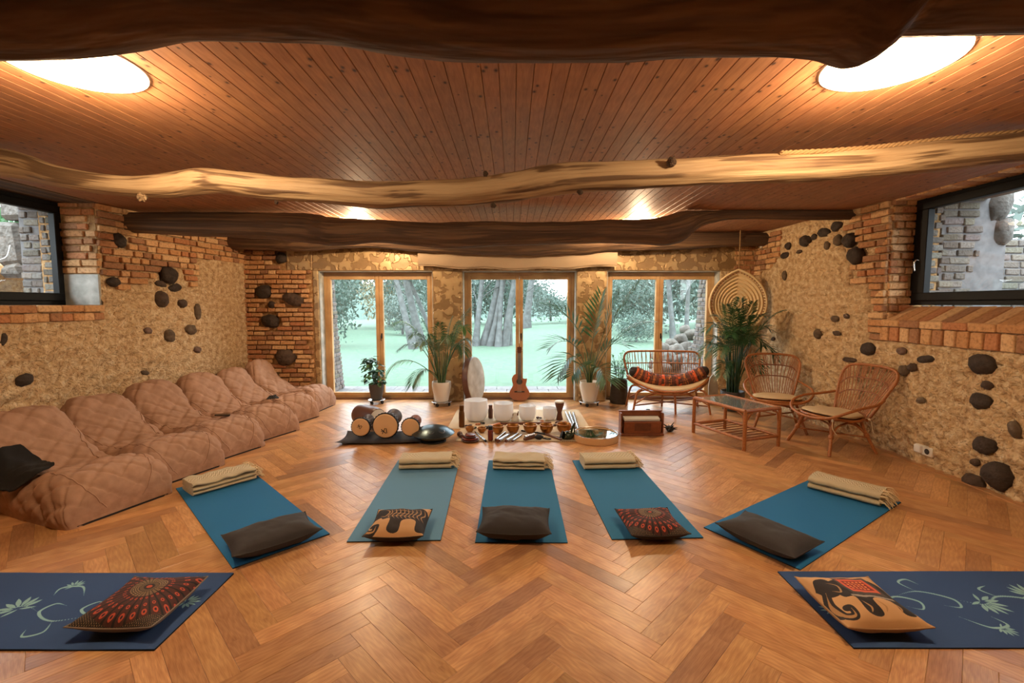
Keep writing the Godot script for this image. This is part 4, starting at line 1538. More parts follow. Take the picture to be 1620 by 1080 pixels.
func outside() -> void:
	var r := RandomNumberGenerator.new()
	r.seed = 77
	# terrace of square pavers
	var ter := thing("terrace", "", "", Vector3.ZERO, 0.0, "", "structure")
	var bed := Shape.new()
	bed.box(Vector3(0.1, -0.13, -8.72), Vector3(8.8, 0.1, 1.1))
	part("bedding", bed, mats.mortar, ter)
	var pv := []
	for k in 4:
		var s := Shape.new()
		s.tinted = true
		var g: float = [1.0, 0.94, 0.9, 0.97][k]
		s.tint = Color(g, g, g)
		s.box(Vector3.ZERO, Vector3(0.392, 0.05, 0.34), Basis.IDENTITY, 0.005)
		pv.append(s.mesh())
	for i in 22:
		for j in 3:
			part("paver", pv[r.randi() % 4], mats.paver, ter, Transform3D(Basis.IDENTITY, Vector3(-4.1 + i * 0.4 + (0.2 if j % 2 else 0.0), -0.055, -8.36 - j * 0.347)))
	# lawn, rising a little far off
	var lawn := Shape.new()
	var rows := []
	var hump := noise(0.05, 8, 3)
	for i in 60:
		var row := PackedVector3Array()
		var z := -9.22 - pow(i / 59.0, 2.0) * 70.0
		for j in 50:
			var x := lerpf(-60, 60, j / 49.0)
			row.append(Vector3(x, -0.09 + hump.get_noise_2d(x, z) * clampf((-z - 12.0) / 30.0, 0.0, 0.8) , z))
		rows.append(row)
	lawn.grid(rows)
	tag(part("lawn", lawn, mats.lawn), "mown green lawn beyond the glazed doors", "lawn", "", "structure")
	# low wooded rise that closes the view
	var hill := Shape.new()
	rows = []
	for i in 50:
		var x := lerpf(-75, 75, i / 49.0)
		var top := 5.5 + 2.2 * hump.get_noise_2d(x * 2.0, 300.0) - 3.4 * exp(-pow((x - 6.2) / 3.2, 2.0))
		var row := PackedVector3Array()
		for j in 8:
			var v := j / 7.0
			row.append(Vector3(x, -0.5 + (top + 0.5) * sin(v * PI / 2), -60.0 - 9.0 * v))
		rows.append(row)
	hill.grid(rows)
	tag(part("hills", hill, mats.bush_b), "", "", "", "structure")
	# bushes and small trees round the lawn
	var clouds := []
	for k in 4:
		clouds.append(leaf_cloud(40 + k, 2600, 0.05, 0.9))
	var labels := {"bush_a": "deep green leafy bush at the edge of the lawn", "bush_b": "mid green leafy bush at the edge of the lawn", "bush_c": "pale misty green bush at the edge of the lawn", "bush_gold": "yellowing bush glowing between green ones beyond the left glazed door"}
	var bush := func(x: float, z: float, rad: float, m: String, sy := 1.0, y := -0.1) -> void:
		var t := thing("garden_bush", labels[m], "bush", Vector3(x, y, z), r.randf() * TAU, "bushes round the lawn" if m != "bush_gold" else "")
		part("foliage", clouds[r.randi() % 4], mats[m], t, Transform3D(Basis.from_scale(Vector3(rad, rad * sy, rad)), Vector3(0, rad * sy * 0.85, 0)))
		var st := Shape.new()
		st.tube([Vector3(0, 0, 0), Vector3(0.05 * rad, rad * 0.6, 0), Vector3(-0.05 * rad, rad * 1.1, 0.03)], [0.05 * rad, 0.035 * rad, 0.015 * rad], 6)
		part("stem", st, mats.bark, t)
	for q in [[-11.2, -24, 2.6, "bush_a", 1.1], [-12.5, -30, 3.4, "bush_b", 1.2], [-9.6, -36, 2.6, "bush_gold", 1.3], [-7.2, -33, 2.9, "bush_b", 1.2], [-5.6, -40, 3.6, "bush_c", 1.2], [-15, -38, 4.2, "bush_a", 1.2], [-3.4, -44, 3.8, "bush_b", 1.2], [-0.6, -40, 3.2, "bush_a", 1.2], [1.6, -46, 3.3, "bush_c", 1.1], [4.2, -50, 2.7, "bush_b", 0.8], [7.4, -52, 2.4, "bush_c", 0.75], [9.6, -44, 3.6, "bush_b", 1.1], [7.0, -27, 2.0, "bush_a", 1.0], [9.4, -30, 3.2, "bush_c", 1.2], [6.0, -34, 2.2, "bush_b", 1.0], [12.2, -28, 3.4, "bush_b", 1.2], [14.5, -34, 4.2, "bush_c", 1.2], [11.0, -22, 2.4, "bush_c", 1.1], [-7.8, -19, 1.5, "bush_a", 1.3], [-6.4, -27, 1.6, "bush_c", 1.0], [18, -36, 4.4, "bush_b", 1.2], [-19, -36, 4.4, "bush_b", 1.2], [5.4, -20, 1.1, "bush_b", 0.8]]:
		bush.call(q[0], q[1], q[2], q[3], q[4])
	# pale leaning trunks
	var trunks := [[752, 546, 762, 430, 0.13], [765, 545, 792, 430, 0.17], [776, 546, 800, 430, 0.14], [788, 547, 797, 430, 0.12], [797, 546, 818, 430, 0.16], [806, 545, 812, 430, 0.1], [668, 545, 636, 425, 0.17], [655, 552, 620, 425, 0.13], [690, 540, 640, 425, 0.11], [1066, 545, 1058, 425, 0.12], [1085, 545, 1092, 425, 0.1], [832, 520, 842, 430, 0.3]]
	for k in trunks.size():
		var q: Array = trunks[k]
		var base := on_floor(q[0], q[1], -0.1) - Vector3(0, 0.12, 0)
		var up := at_depth(q[2], q[3], base.z + r.randf_range(-0.5, 0.5))
		var dir := (up - base).normalized()
		var t := thing("lawn_tree", "tall pale grey trunk leaning over the lawn" if k != 11 else "thick pale trunk standing far back on the lawn", "tree", base, 0.0, "pale leaning trees on the lawn" if k != 11 else "")
		var s := Shape.new()
		var pts := []
		var rad := []
		for i in 9:
			var f := i / 8.0
			pts.append(dir * f * 9.0 + Vector3(sin(f * 5.0 + k) * 0.15 * f, 0, cos(f * 4.0 + k) * 0.15 * f))
			rad.append(q[4] * (1.0 - 0.7 * f) * (1.5 if i == 0 else 1.0))
		s.tube(pts, rad, 10)
		part("trunk", s, mats.bark, t)
		for b in 6:
			var h := r.randf_range(1.6, 7.0)
			var w := Shape.new()
			var a := r.randf() * TAU
			var st := dir * h
			var en := st + Vector3(cos(a) * 1.6, r.randf_range(0.3, 1.3), sin(a) * 1.6)
			w.tube(smooth([st, st.lerp(en, 0.5) + Vector3(0, 0.25, 0), en], 6), [0.03, 0.026, 0.02, 0.016, 0.011, 0.006], 5)
			part("branch", w, mats.bark, t)
		part("crown", clouds[k % 4], mats[["bush_b", "bush_c", "bush_a"][k % 3]], t, Transform3D(Basis.from_scale(Vector3(2.0, 1.8, 2.0)), dir * 7.4))
		if k % 2 == 0:
			part("twigs", clouds[(k + 1) % 4], mats.bush_c, t, Transform3D(Basis.from_scale(Vector3(1.5, 0.7, 1.2)), dir * 3.6 + Vector3(0.7, 0, 0)))
	# rubble-stone ends of the earth walls beside the doors
	var lw := thing("wall_garden_left", "", "", Vector3.ZERO, 0.0, "", "structure")
	var side := Transform3D(Basis(Vector3.FORWARD, Vector3.UP, Vector3.RIGHT), Vector3(-3.75, -0.1, -8.12))
	var c := Shape.new()
	c.prism(PackedVector2Array([Vector2(0, 0), Vector2(0.95, 0), Vector2(0.7, 1.2), Vector2(0.5, 2.7), Vector2(0, 2.7)]), 0.42, side)
	part("wall_core", c, mats.paver, lw)
	bricks(lw, Vector3(-3.33, -0.1, -8.12), Vector3.FORWARD, Vector3.RIGHT, PackedVector2Array([Vector2(0, 0), Vector2(0.93, 0), Vector2(0.7, 1.2), Vector2(0.48, 2.7), Vector2(0, 2.7)]), [], 21, 0.08, 0.25, 0.02, true)
	var rw := thing("wall_garden_right", "", "", Vector3.ZERO, 0.0, "", "structure")
	c = Shape.new()
	side.origin.x = 3.5
	var edge := PackedVector2Array([Vector2(0, 0), Vector2(1.5, 0), Vector2(1.2, 0.7), Vector2(0.75, 1.0), Vector2(0.6, 1.6), Vector2(0.52, 2.7), Vector2(0, 2.7)])
	c.prism(edge, 0.42, side)
	part("wall_core", c, mats.paver, rw)
	bricks(rw, Vector3(3.5, -0.1, -8.12), Vector3.FORWARD, Vector3.LEFT, edge, [], 22, 0.08, 0.25, 0.02, true)
	# boulders heaped against the right one
	for q in [[1062, 545, 10, -10.4], [1076, 538, 11, -10.6], [1050, 552, 11, -10.2], [1070, 556, 12, -10.0], [1088, 552, 12, -10.2], [1040, 562, 10, -10.0], [1056, 568, 12, -9.8], [1076, 573, 13, -9.7], [1093, 530, 10, -10.8], [1092, 572, 11, -9.9], [1046, 583, 12, -9.6], [1060, 588, 14, -9.95], [1080, 586, 13, -10.05], [1034, 577, 8, -9.8], [1084, 522, 9, -11.0], [1030, 592, 9, -9.5]]:
		var s := Shape.new()
		s.tinted = true
		var g := r.randf_range(94, 130)
		s.tint = lin(g, g - 3, g - 10)
		s.ball(Vector3.ZERO, Vector3(1.25, 0.95, 1.0) * q[2] * 10.4 / FOC, Basis(Vector3.UP, r.randf() * 3.0) * Basis(Vector3.RIGHT, r.randf_range(-0.3, 0.3)), 9, 14, noise(0.8, int(q[0])), 0.35)
		one("boulder", "pale grey boulder heaped against the garden wall outside the right glazed door", "boulder", s, mats.stone, at_depth(q[0], q[1], q[3]), 0.0, "boulders heaped outside")
	# the light well outside the right window
	var well := thing("wall_well_right", "", "", Vector3.ZERO, 0.0, "", "structure")
	c = Shape.new()
	c.box(Vector3(5.8, 1.2, -4.2), Vector3(2.1, 0.3, 3.4))
	c.box(Vector3(5.13, 2.0, -5.4), Vector3(0.72, 1.9, 0.4))
	c.box(Vector3(6.3, 1.72, -5.87), Vector3(1.4, 1.36, 0.4))
	c.box(Vector3(6.98, 1.72, -4.2), Vector3(0.4, 1.36, 3.0))
	part("wall_core", c, mats.paver, well)
	bricks(well, Vector3(4.76, 0, -5.2), Vector3.RIGHT, Vector3.BACK, PackedVector2Array([Vector2(0, 1.36), Vector2(0.42, 1.36), Vector2(0.36, 1.9), Vector2(0.44, 2.2), Vector2(0.46, 2.95), Vector2(0, 2.95)]), [], 23, 0.086, 0.25, 0.02, true)
	bricks(well, Vector3(5.62, 0, -5.67), Vector3.RIGHT, Vector3.BACK, PackedVector2Array([Vector2(0, 1.36), Vector2(1.3, 1.36), Vector2(1.3, 2.4), Vector2(0.0, 2.4)]), [], 24, 0.086, 0.25, 0.02, true)
	stone_at(well, Vector3(5.4, 2.72, -5.2), Vector3.BACK, 0.12, 0.2, 5, 301)
	stone_at(well, Vector3(5.45, 2.42, -5.2), Vector3.BACK, 0.1, 0.16, 5, 302)
	var hang := thing("climbing_ivy", "dark ivy trailing down the corner of the light well outside the right window", "plant", Vector3(5.68, 2.4, -5.75))
	part("foliage", leaf_cloud(66, 420, 0.16), mats.leaf_dark, hang, Transform3D(Basis.from_scale(Vector3(0.13, 0.5, 0.1)), Vector3(0, 0.45, 0.15)))
	var shrub := thing("well_shrub", "broad-leaved shrub above the brick wall outside the right window", "shrub", Vector3(6.55, 2.15, -6.5))
	part("foliage", leaf_cloud(67, 170, 0.17), mats.bush_c, shrub, Transform3D(Basis.from_scale(Vector3(0.85, 0.5, 0.9)), Vector3(0, 0.65, 0)))
	var sts := Shape.new()
	sts.tube([Vector3(0, 0, 0), Vector3(0.1, 0.3, 0), Vector3(0, 0.7, 0.1)], [0.03, 0.025, 0.015], 6)
	part("stem", sts, mats.twig, shrub)
	var bank := Shape.new()
	bank.box(Vector3(8.2, 1.95, -7.9), Vector3(7.0, 0.4, 3.4))
	tag(part("bank_right", bank, mats.lawn), "", "", "", "structure")
	# the light well outside the left window
	well = thing("wall_well_left", "", "", Vector3.ZERO, 0.0, "", "structure")
	c = Shape.new()
	c.box(Vector3(-6.2, 1.3, -4.0), Vector3(1.7, 0.3, 3.6))
	c.box(Vector3(-5.47, 2.2, -5.5), Vector3(0.24, 1.5, 0.36))
	part("wall_core", c, mats.paver, well)
	bricks(well, Vector3(-5.6, 0, -5.32), Vector3.RIGHT, Vector3.BACK, PackedVector2Array([Vector2(0, 1.46), Vector2(0.25, 1.46), Vector2(0.25, 2.95), Vector2(0.02, 2.95)]), [], 25, 0.086, 0.2, 0.02, true)
	for q in [[38, 330, 21, 17], [30, 386, 20, 32], [36, 430, 19, 11], [12, 380, 12, 12]]:
		var p := at_depth(q[0], q[1], -5.7)
		var s := Shape.new()
		s.tinted = true
		s.tint = lin(122, 118, 114) if q[0] != 12 else lin(80, 78, 75)
		var sc := 5.8 / FOC
		s.box(Vector3.ZERO, Vector3(q[2] * 2 * sc, q[3] * 2 * sc, 0.3), Basis.IDENTITY, 0.05, 0.02, r)
		part("stone", s, mats.stone, well, Transform3D(Basis(Vector3.BACK, r.randf_range(-0.06, 0.06)), p))
	var dirt := Shape.new()
	dirt.box(Vector3(-6.95, 1.75, -5.2), Vector3(1.1, 0.9, 2.8), Basis(Vector3.BACK, -0.2), 0.08)
	part("earth", dirt, mats.mortar, well)
	var cable := Shape.new()
	cable.tube(smooth([at_depth(16, 388, -5.45), at_depth(13, 400, -5.4), at_depth(8, 408, -5.35), at_depth(-6, 412, -5.3)], 14), 0.007, 6)
	one("cable", "white cable lying over the stones outside the left window", "cable", cable, mats.white)
	var hedge := thing("well_hedge", "bright green hedge behind the stones outside the left window", "hedge", Vector3(-8.1, 1.7, -6.7))
	part("foliage", leaf_cloud(68, 2200, 0.07), mats.leaf_mid, hedge, Transform3D(Basis.from_scale(Vector3(0.9, 1.2, 2.2)), Vector3(0, 1.15, 0)))
	sts = Shape.new()
	sts.tube([Vector3(0, -0.2, 0), Vector3(0.1, 0.5, 0), Vector3(0, 1.1, 0.1)], [0.05, 0.04, 0.02], 6)
	part("stem", sts, mats.twig, hedge)
	bank = Shape.new()
	bank.box(Vector3(-9.9, 1.45, -4.5), Vector3(5.0, 0.5, 8.0))
	tag(part("bank_left", bank, mats.lawn), "", "", "", "structure")


# ---------------------------------------------------------------- plants

func blade(s: Shape, p: Vector3, d: Vector3, n: Vector3, len_: float, wide: float, droop: float) -> void:
	# one narrow leaflet, folded along its middle and drooping at the tip
	var side := d.cross(n).normalized()
	var a := p
	var b := p + d * len_ * 0.45 + Vector3(0, -droop * len_ * 0.12, 0)
	var e := p + d * len_ + Vector3(0, -droop * len_ * 0.6, 0)
	var i0 := s.add(a)
	var i1 := s.add(b + side * wide + n * wide * 0.3)
	var i2 := s.add(b)
	var i3 := s.add(b - side * wide + n * wide * 0.3)
	var i4 := s.add(e)
	s.tri(i0, i1, i2)
	s.tri(i0, i2, i3)
	s.tri(i1, i4, i2)
	s.tri(i2, i4, i3)


func frond(root: Node3D, base: Vector3, ctrl: Vector3, tip: Vector3, n: int, len_: float, wide: float, droop: float, m: Material, bare := 0.3, fan := 0.55) -> void:
	var s := Shape.new()
	var pts := []
	var rad := []
	for i in 16:
		var f := i / 15.0
		pts.append(base.lerp(ctrl, f).lerp(ctrl.lerp(tip, f), f))
		rad.append(lerpf(0.008, 0.0018, f))
	s.tube(pts, rad, 5)
	for i in n:
		var f := lerpf(bare, 1.0, float(i) / (n - 1))
		var k := mini(int(f * 15.0), 14)
		var p: Vector3 = pts[k].lerp(pts[k + 1], f * 15.0 - k)
		var t: Vector3 = (pts[k + 1] - pts[k]).normalized()
		var side := t.cross(Vector3.UP).normalized()
		if side.length() < 0.1:
			side = Vector3.RIGHT
		var up := side.cross(t)
		var l := len_ * (0.55 + 0.6 * sin(PI * clampf((f - bare) / (1.0 - bare) * 0.85 + 0.12, 0, 1)))
		for q in [-1.0, 1.0]:
			var d: Vector3 = (side * q * (1.1 - f * 0.4) + t * (fan + f * 0.35) + up * 0.25).normalized()
			blade(s, p, d, up, l * rng.randf_range(0.85, 1.1), wide, droop * rng.randf_range(0.7, 1.3))
	part("frond", s, m, root)


func pot(root: Node3D, top_r: float, base_r: float, high: float, m: Material, y0 := 0.0) -> void:
	var s := Shape.new()
	s.lathe([Vector2(base_r * 0.8, y0), Vector2(base_r, y0 + 0.012), Vector2(lerpf(base_r, top_r, 0.55), y0 + high * 0.4), Vector2(top_r, y0 + high * 0.75), Vector2(top_r, y0 + high), Vector2(top_r - 0.015, y0 + high), Vector2(top_r - 0.02, y0 + high - 0.05), Vector2(0.02, y0 + high - 0.05)], 32)
	part("pot", s, m, root)
	var e := Shape.new()
	e.lathe([Vector2(top_r - 0.021, y0 + high - 0.06), Vector2(top_r - 0.021, y0 + high - 0.045), Vector2(0.02, y0 + high - 0.03)], 20)
	part("soil", e, mats.soil, root)


func trolley(root: Node3D, rad: float) -> void:
	var s := Shape.new()
	s.lathe([Vector2(rad * 0.5, 0.058), Vector2(rad, 0.058), Vector2(rad + 0.006, 0.064), Vector2(rad, 0.07), Vector2(rad * 0.5, 0.07)], 28)
	var t := part("trolley", s, mats.chrome, root)
	for k in 4:
		var a := k * PI / 2 + 0.4
		var w := Shape.new()
		w.lathe([Vector2(0.012, -0.011), Vector2(0.026, -0.009), Vector2(0.029, 0.0), Vector2(0.026, 0.009), Vector2(0.012, 0.011)], 14, Vector3(cos(a) * rad * 0.88, 0.029, sin(a) * rad * 0.88), Basis(Vector3.FORWARD, PI / 2) * Basis(Vector3.RIGHT, a))
		w.box(Vector3(cos(a) * rad * 0.88, 0.053, sin(a) * rad * 0.88), Vector3(0.02, 0.014, 0.02))
		part("caster", w, mats.rubber, t)


func px_local(root: Node3D, px: float, py: float, dz: float) -> Vector3:
	return at_depth(px, py, root.position.z + dz) - root.position


func plants() -> void:
	rng.seed = 31
	# small broad-leaved plant in a grey pot
	var t := thing("potted_ficus", "bushy dark-leaved plant in a grey pot on a wheeled stand", "plant", on_floor(596, 638))
	trolley(t, 0.13)
	pot(t, 0.118, 0.085, 0.26, mats.pot_grey, 0.07)
	for k in 5:
		var s := Shape.new()
		var a := k * 1.3
		s.tube(smooth([Vector3(cos(a) * 0.02, 0.29, sin(a) * 0.02), Vector3(cos(a) * 0.05 - 0.02, 0.5, sin(a) * 0.05), Vector3(cos(a) * 0.09 - 0.07, 0.68, sin(a) * 0.09)], 8), 0.006, 5)
		part("stem", s, mats.twig, t)
	var lf := Shape.new()
	var rows := []
	for i in 6:
		var f := i / 5.0
		var row := PackedVector3Array()
		for j in 5:
			var v := (j - 2) / 2.0
			row.append(Vector3(v * 0.034 * pow(sin(PI * clampf(f * 0.94 + 0.04, 0, 1)), 0.7), absf(v) * 0.008 - f * f * 0.02, f * 0.085))
		rows.append(row)
	lf.grid(rows)
	var lm := lf.mesh()
	for k in 120:
		var h := rng.randf()
		var a := rng.randf() * TAU
		var rad := 0.15 * sqrt(rng.randf()) * (0.55 + 0.6 * sin(PI * clampf(h + 0.12, 0, 1)))
		var p := Vector3(cos(a) * rad - 0.1 * h, 0.34 + 0.42 * h, sin(a) * rad)
		part("leaf", lm, mats.leaf_dark if k % 3 else mats.palm_light, t, Transform3D(Basis(Vector3.UP, -a + PI / 2 + rng.randf_range(-0.8, 0.8)) * Basis(Vector3.RIGHT, rng.randf_range(-0.2, 0.9)), p))
	for k in 4:
		part("leaf", lm, mats.leaf_dark, t, Transform3D(Basis(Vector3.UP, k * 1.4) * Basis(Vector3.RIGHT, 0.3), Vector3(0.08 + 0.02 * k, 0.36 + 0.04 * (k % 2), 0.05)))
	# areca palm in the first white pot
	t = thing("areca_palm", "feathery palm with drooping fronds in a white pot between the left and middle doors", "plant", on_floor(699, 641))
	trolley(t, 0.155)
	pot(t, 0.15, 0.105, 0.315, mats.pot_white, 0.07)
	for q in [[612, 592, 0.25, 640, 540], [622, 512, -0.1, 660, 490], [652, 608, 0.45, 665, 560], [744, 488, 0.2, 716, 515], [738, 522, 0.3, 728, 490], [733, 556, 0.35, 728, 515], [632, 552, -0.05, 668, 520], [668, 506, 0.1, 682, 530], [696, 512, 0.3, 692, 530], [716, 502, 0.0, 708, 520], [650, 530, 0.3, 676, 510], [705, 536, 0.5, 715, 505], [680, 530, -0.2, 690, 545], [726, 510, -0.15, 715, 530], [664, 545, 0.5, 680, 515], [742, 540, 0.1, 726, 520]]:
		var a := rng.randf() * TAU
		var base := Vector3(cos(a) * 0.045, 0.35, sin(a) * 0.045)
		frond(t, base, px_local(t, q[3], q[4], q[2] * 0.5), px_local(t, q[0], q[1], q[2]), 28, 0.2, 0.0068, 0.9, mats.palm if rng.randf() < 0.7 else mats.palm_light, 0.4)
	for k in 9:
		var s := Shape.new()
		var a := k * 0.7
		s.tube([Vector3(cos(a) * 0.05, 0.33, sin(a) * 0.05), Vector3(cos(a) * 0.07, 0.6, sin(a) * 0.07), Vector3(cos(a) * 0.11, 0.85, sin(a) * 0.11)], [0.011, 0.009, 0.005], 6)
		part("cane", s, mats.stem, t)
	# kentia palm in the second white pot
	t = thing("kentia_palm", "tall broad-fingered palm in a white pot between the middle and right doors", "plant", on_floor(932, 641))
	trolley(t, 0.155)
	pot(t, 0.155, 0.105, 0.32, mats.pot_white, 0.07)
	for q in [[866, 484, 0.2, 930, 500, 0.62], [1008, 452, 0.15, 958, 520, 0.66], [1024, 512, 0.2, 965, 520, 0.62], [872, 548, 0.35, 915, 515, 0.62], [884, 590, 0.4, 912, 530, 0.6], [985, 546, 0.3, 955, 530, 0.6], [958, 598, 0.4, 945, 560, 0.6], [905, 592, 0.35, 922, 555, 0.55], [952, 470, 0.15, 938, 520, 0.62], [978, 470, 0.1, 960, 500, 0.68]]:
		var a := rng.randf() * TAU
		frond(t, Vector3(cos(a) * 0.03, 0.35, sin(a) * 0.03), px_local(t, q[3], q[4], q[2] * 0.4), px_local(t, q[0], q[1], q[2]), 11, 0.42, 0.02, 0.3, mats.palm, q[5] - 0.16, 0.55)
	for k in 7:
		var s := Shape.new()
		var a := k * 0.9
		s.tube([Vector3(cos(a) * 0.03, 0.33, sin(a) * 0.03), Vector3(cos(a) * 0.05, 0.55, sin(a) * 0.05), Vector3(cos(a) * 0.09, 0.85, sin(a) * 0.09)], [0.014, 0.011, 0.007], 6)
		part("cane", s, mats.stem, t)
	# light bush in a dark tapered basket
	t = thing("basket_plant", "fine-leaved light green bush in a tall dark basket beside the right glazed door", "plant", on_floor(979, 637))
	var s4 := Shape.new()
	s4.lathe([Vector2(0.13, 0.0), Vector2(0.142, 0.01), Vector2(0.145, 0.12), Vector2(0.125, 0.38), Vector2(0.115, 0.4), Vector2(0.1, 0.39), Vector2(0.1, 0.35), Vector2(0.02, 0.35)], 28)
	part("basket", s4, mats.basket, t)
	for k in 7:
		var h := Shape.new()
		var ring := []
		for j in 28:
			var a := TAU * j / 28
			var rr := lerpf(0.147, 0.128, k / 6.0)
			ring.append(Vector3(cos(a) * rr, 0.04 + k * 0.055, sin(a) * rr))
		h.tube(ring, 0.005, 5, true)
		part("weave_band", h, mats.basket, t)
	for k in 22:
		var st := Shape.new()
		var a := rng.randf() * TAU
		var rad := rng.randf_range(0.08, 0.24)
		var top := Vector3(cos(a) * rad, rng.randf_range(0.58, 0.85), sin(a) * rad)
		var pts := smooth([Vector3(cos(a) * 0.05, 0.34, sin(a) * 0.05), Vector3(cos(a) * rad * 0.5, 0.55, sin(a) * rad * 0.5), top], 9)
		st.tube(pts, 0.003, 4)
		for i in range(3, 9):
			for q in 3:
				var d := Vector3(rng.randfn(), rng.randfn() * 0.5 + 0.2, rng.randfn()).normalized()
				blade(st, pts[i], d, Vector3.UP, 0.055, 0.01, 0.5)
		part("sprig", st, mats.leaf_pale if k % 3 else mats.leaf_mid, t)
	# big areca in the right corner
	t = thing("areca_palm", "large dense dark palm in the corner under the hanging woven leaf", "plant", Vector3(3.36, 0, -6.95))
	pot(t, 0.17, 0.13, 0.3, mats.pot_grey)
	for q in [[1238, 492, 0.25, 1195, 505], [1118, 522, 0.2, 1150, 480], [1114, 562, 0.35, 1142, 505], [1148, 484, 0.2, 1162, 510], [1172, 474, 0.15, 1166, 510], [1192, 480, 0.3, 1176, 510], [1208, 500, 0.3, 1185, 490], [1130, 500, -0.1, 1155, 500], [1226, 566, 0.35, 1208, 510], [1142, 592, 0.5, 1150, 540], [1198, 586, 0.5, 1190, 530], [1120, 545, 0.1, 1148, 500], [1162, 490, 0.45, 1165, 510], [1182, 500, 0.5, 1178, 505], [1156, 530, 0.55, 1160, 500], [1186, 540, 0.55, 1182, 500], [1205, 545, 0.2, 1195, 500], [1138, 560, 0.5, 1152, 510], [1170, 520, 0.6, 1168, 500], [1216, 520, 0.0, 1195, 500]]:
		var a := rng.randf() * TAU
		frond(t, Vector3(cos(a) * 0.06, 0.28, sin(a) * 0.06), px_local(t, q[3], q[4], q[2] * 0.4), px_local(t, q[0], q[1], q[2]), 30, 0.22, 0.0075, 0.6, mats.palm, 0.4)
	for k in 12:
		var s := Shape.new()
		var a := k * 0.53
		s.tube([Vector3(cos(a) * 0.07, 0.25, sin(a) * 0.07), Vector3(cos(a) * 0.09, 0.6, sin(a) * 0.09), Vector3(cos(a) * 0.13, 1.0, sin(a) * 0.13)], [0.012, 0.01, 0.006], 6)
		part("cane", s, mats.leaf_dark, t)


# ---------------------------------------------------------------- soft things

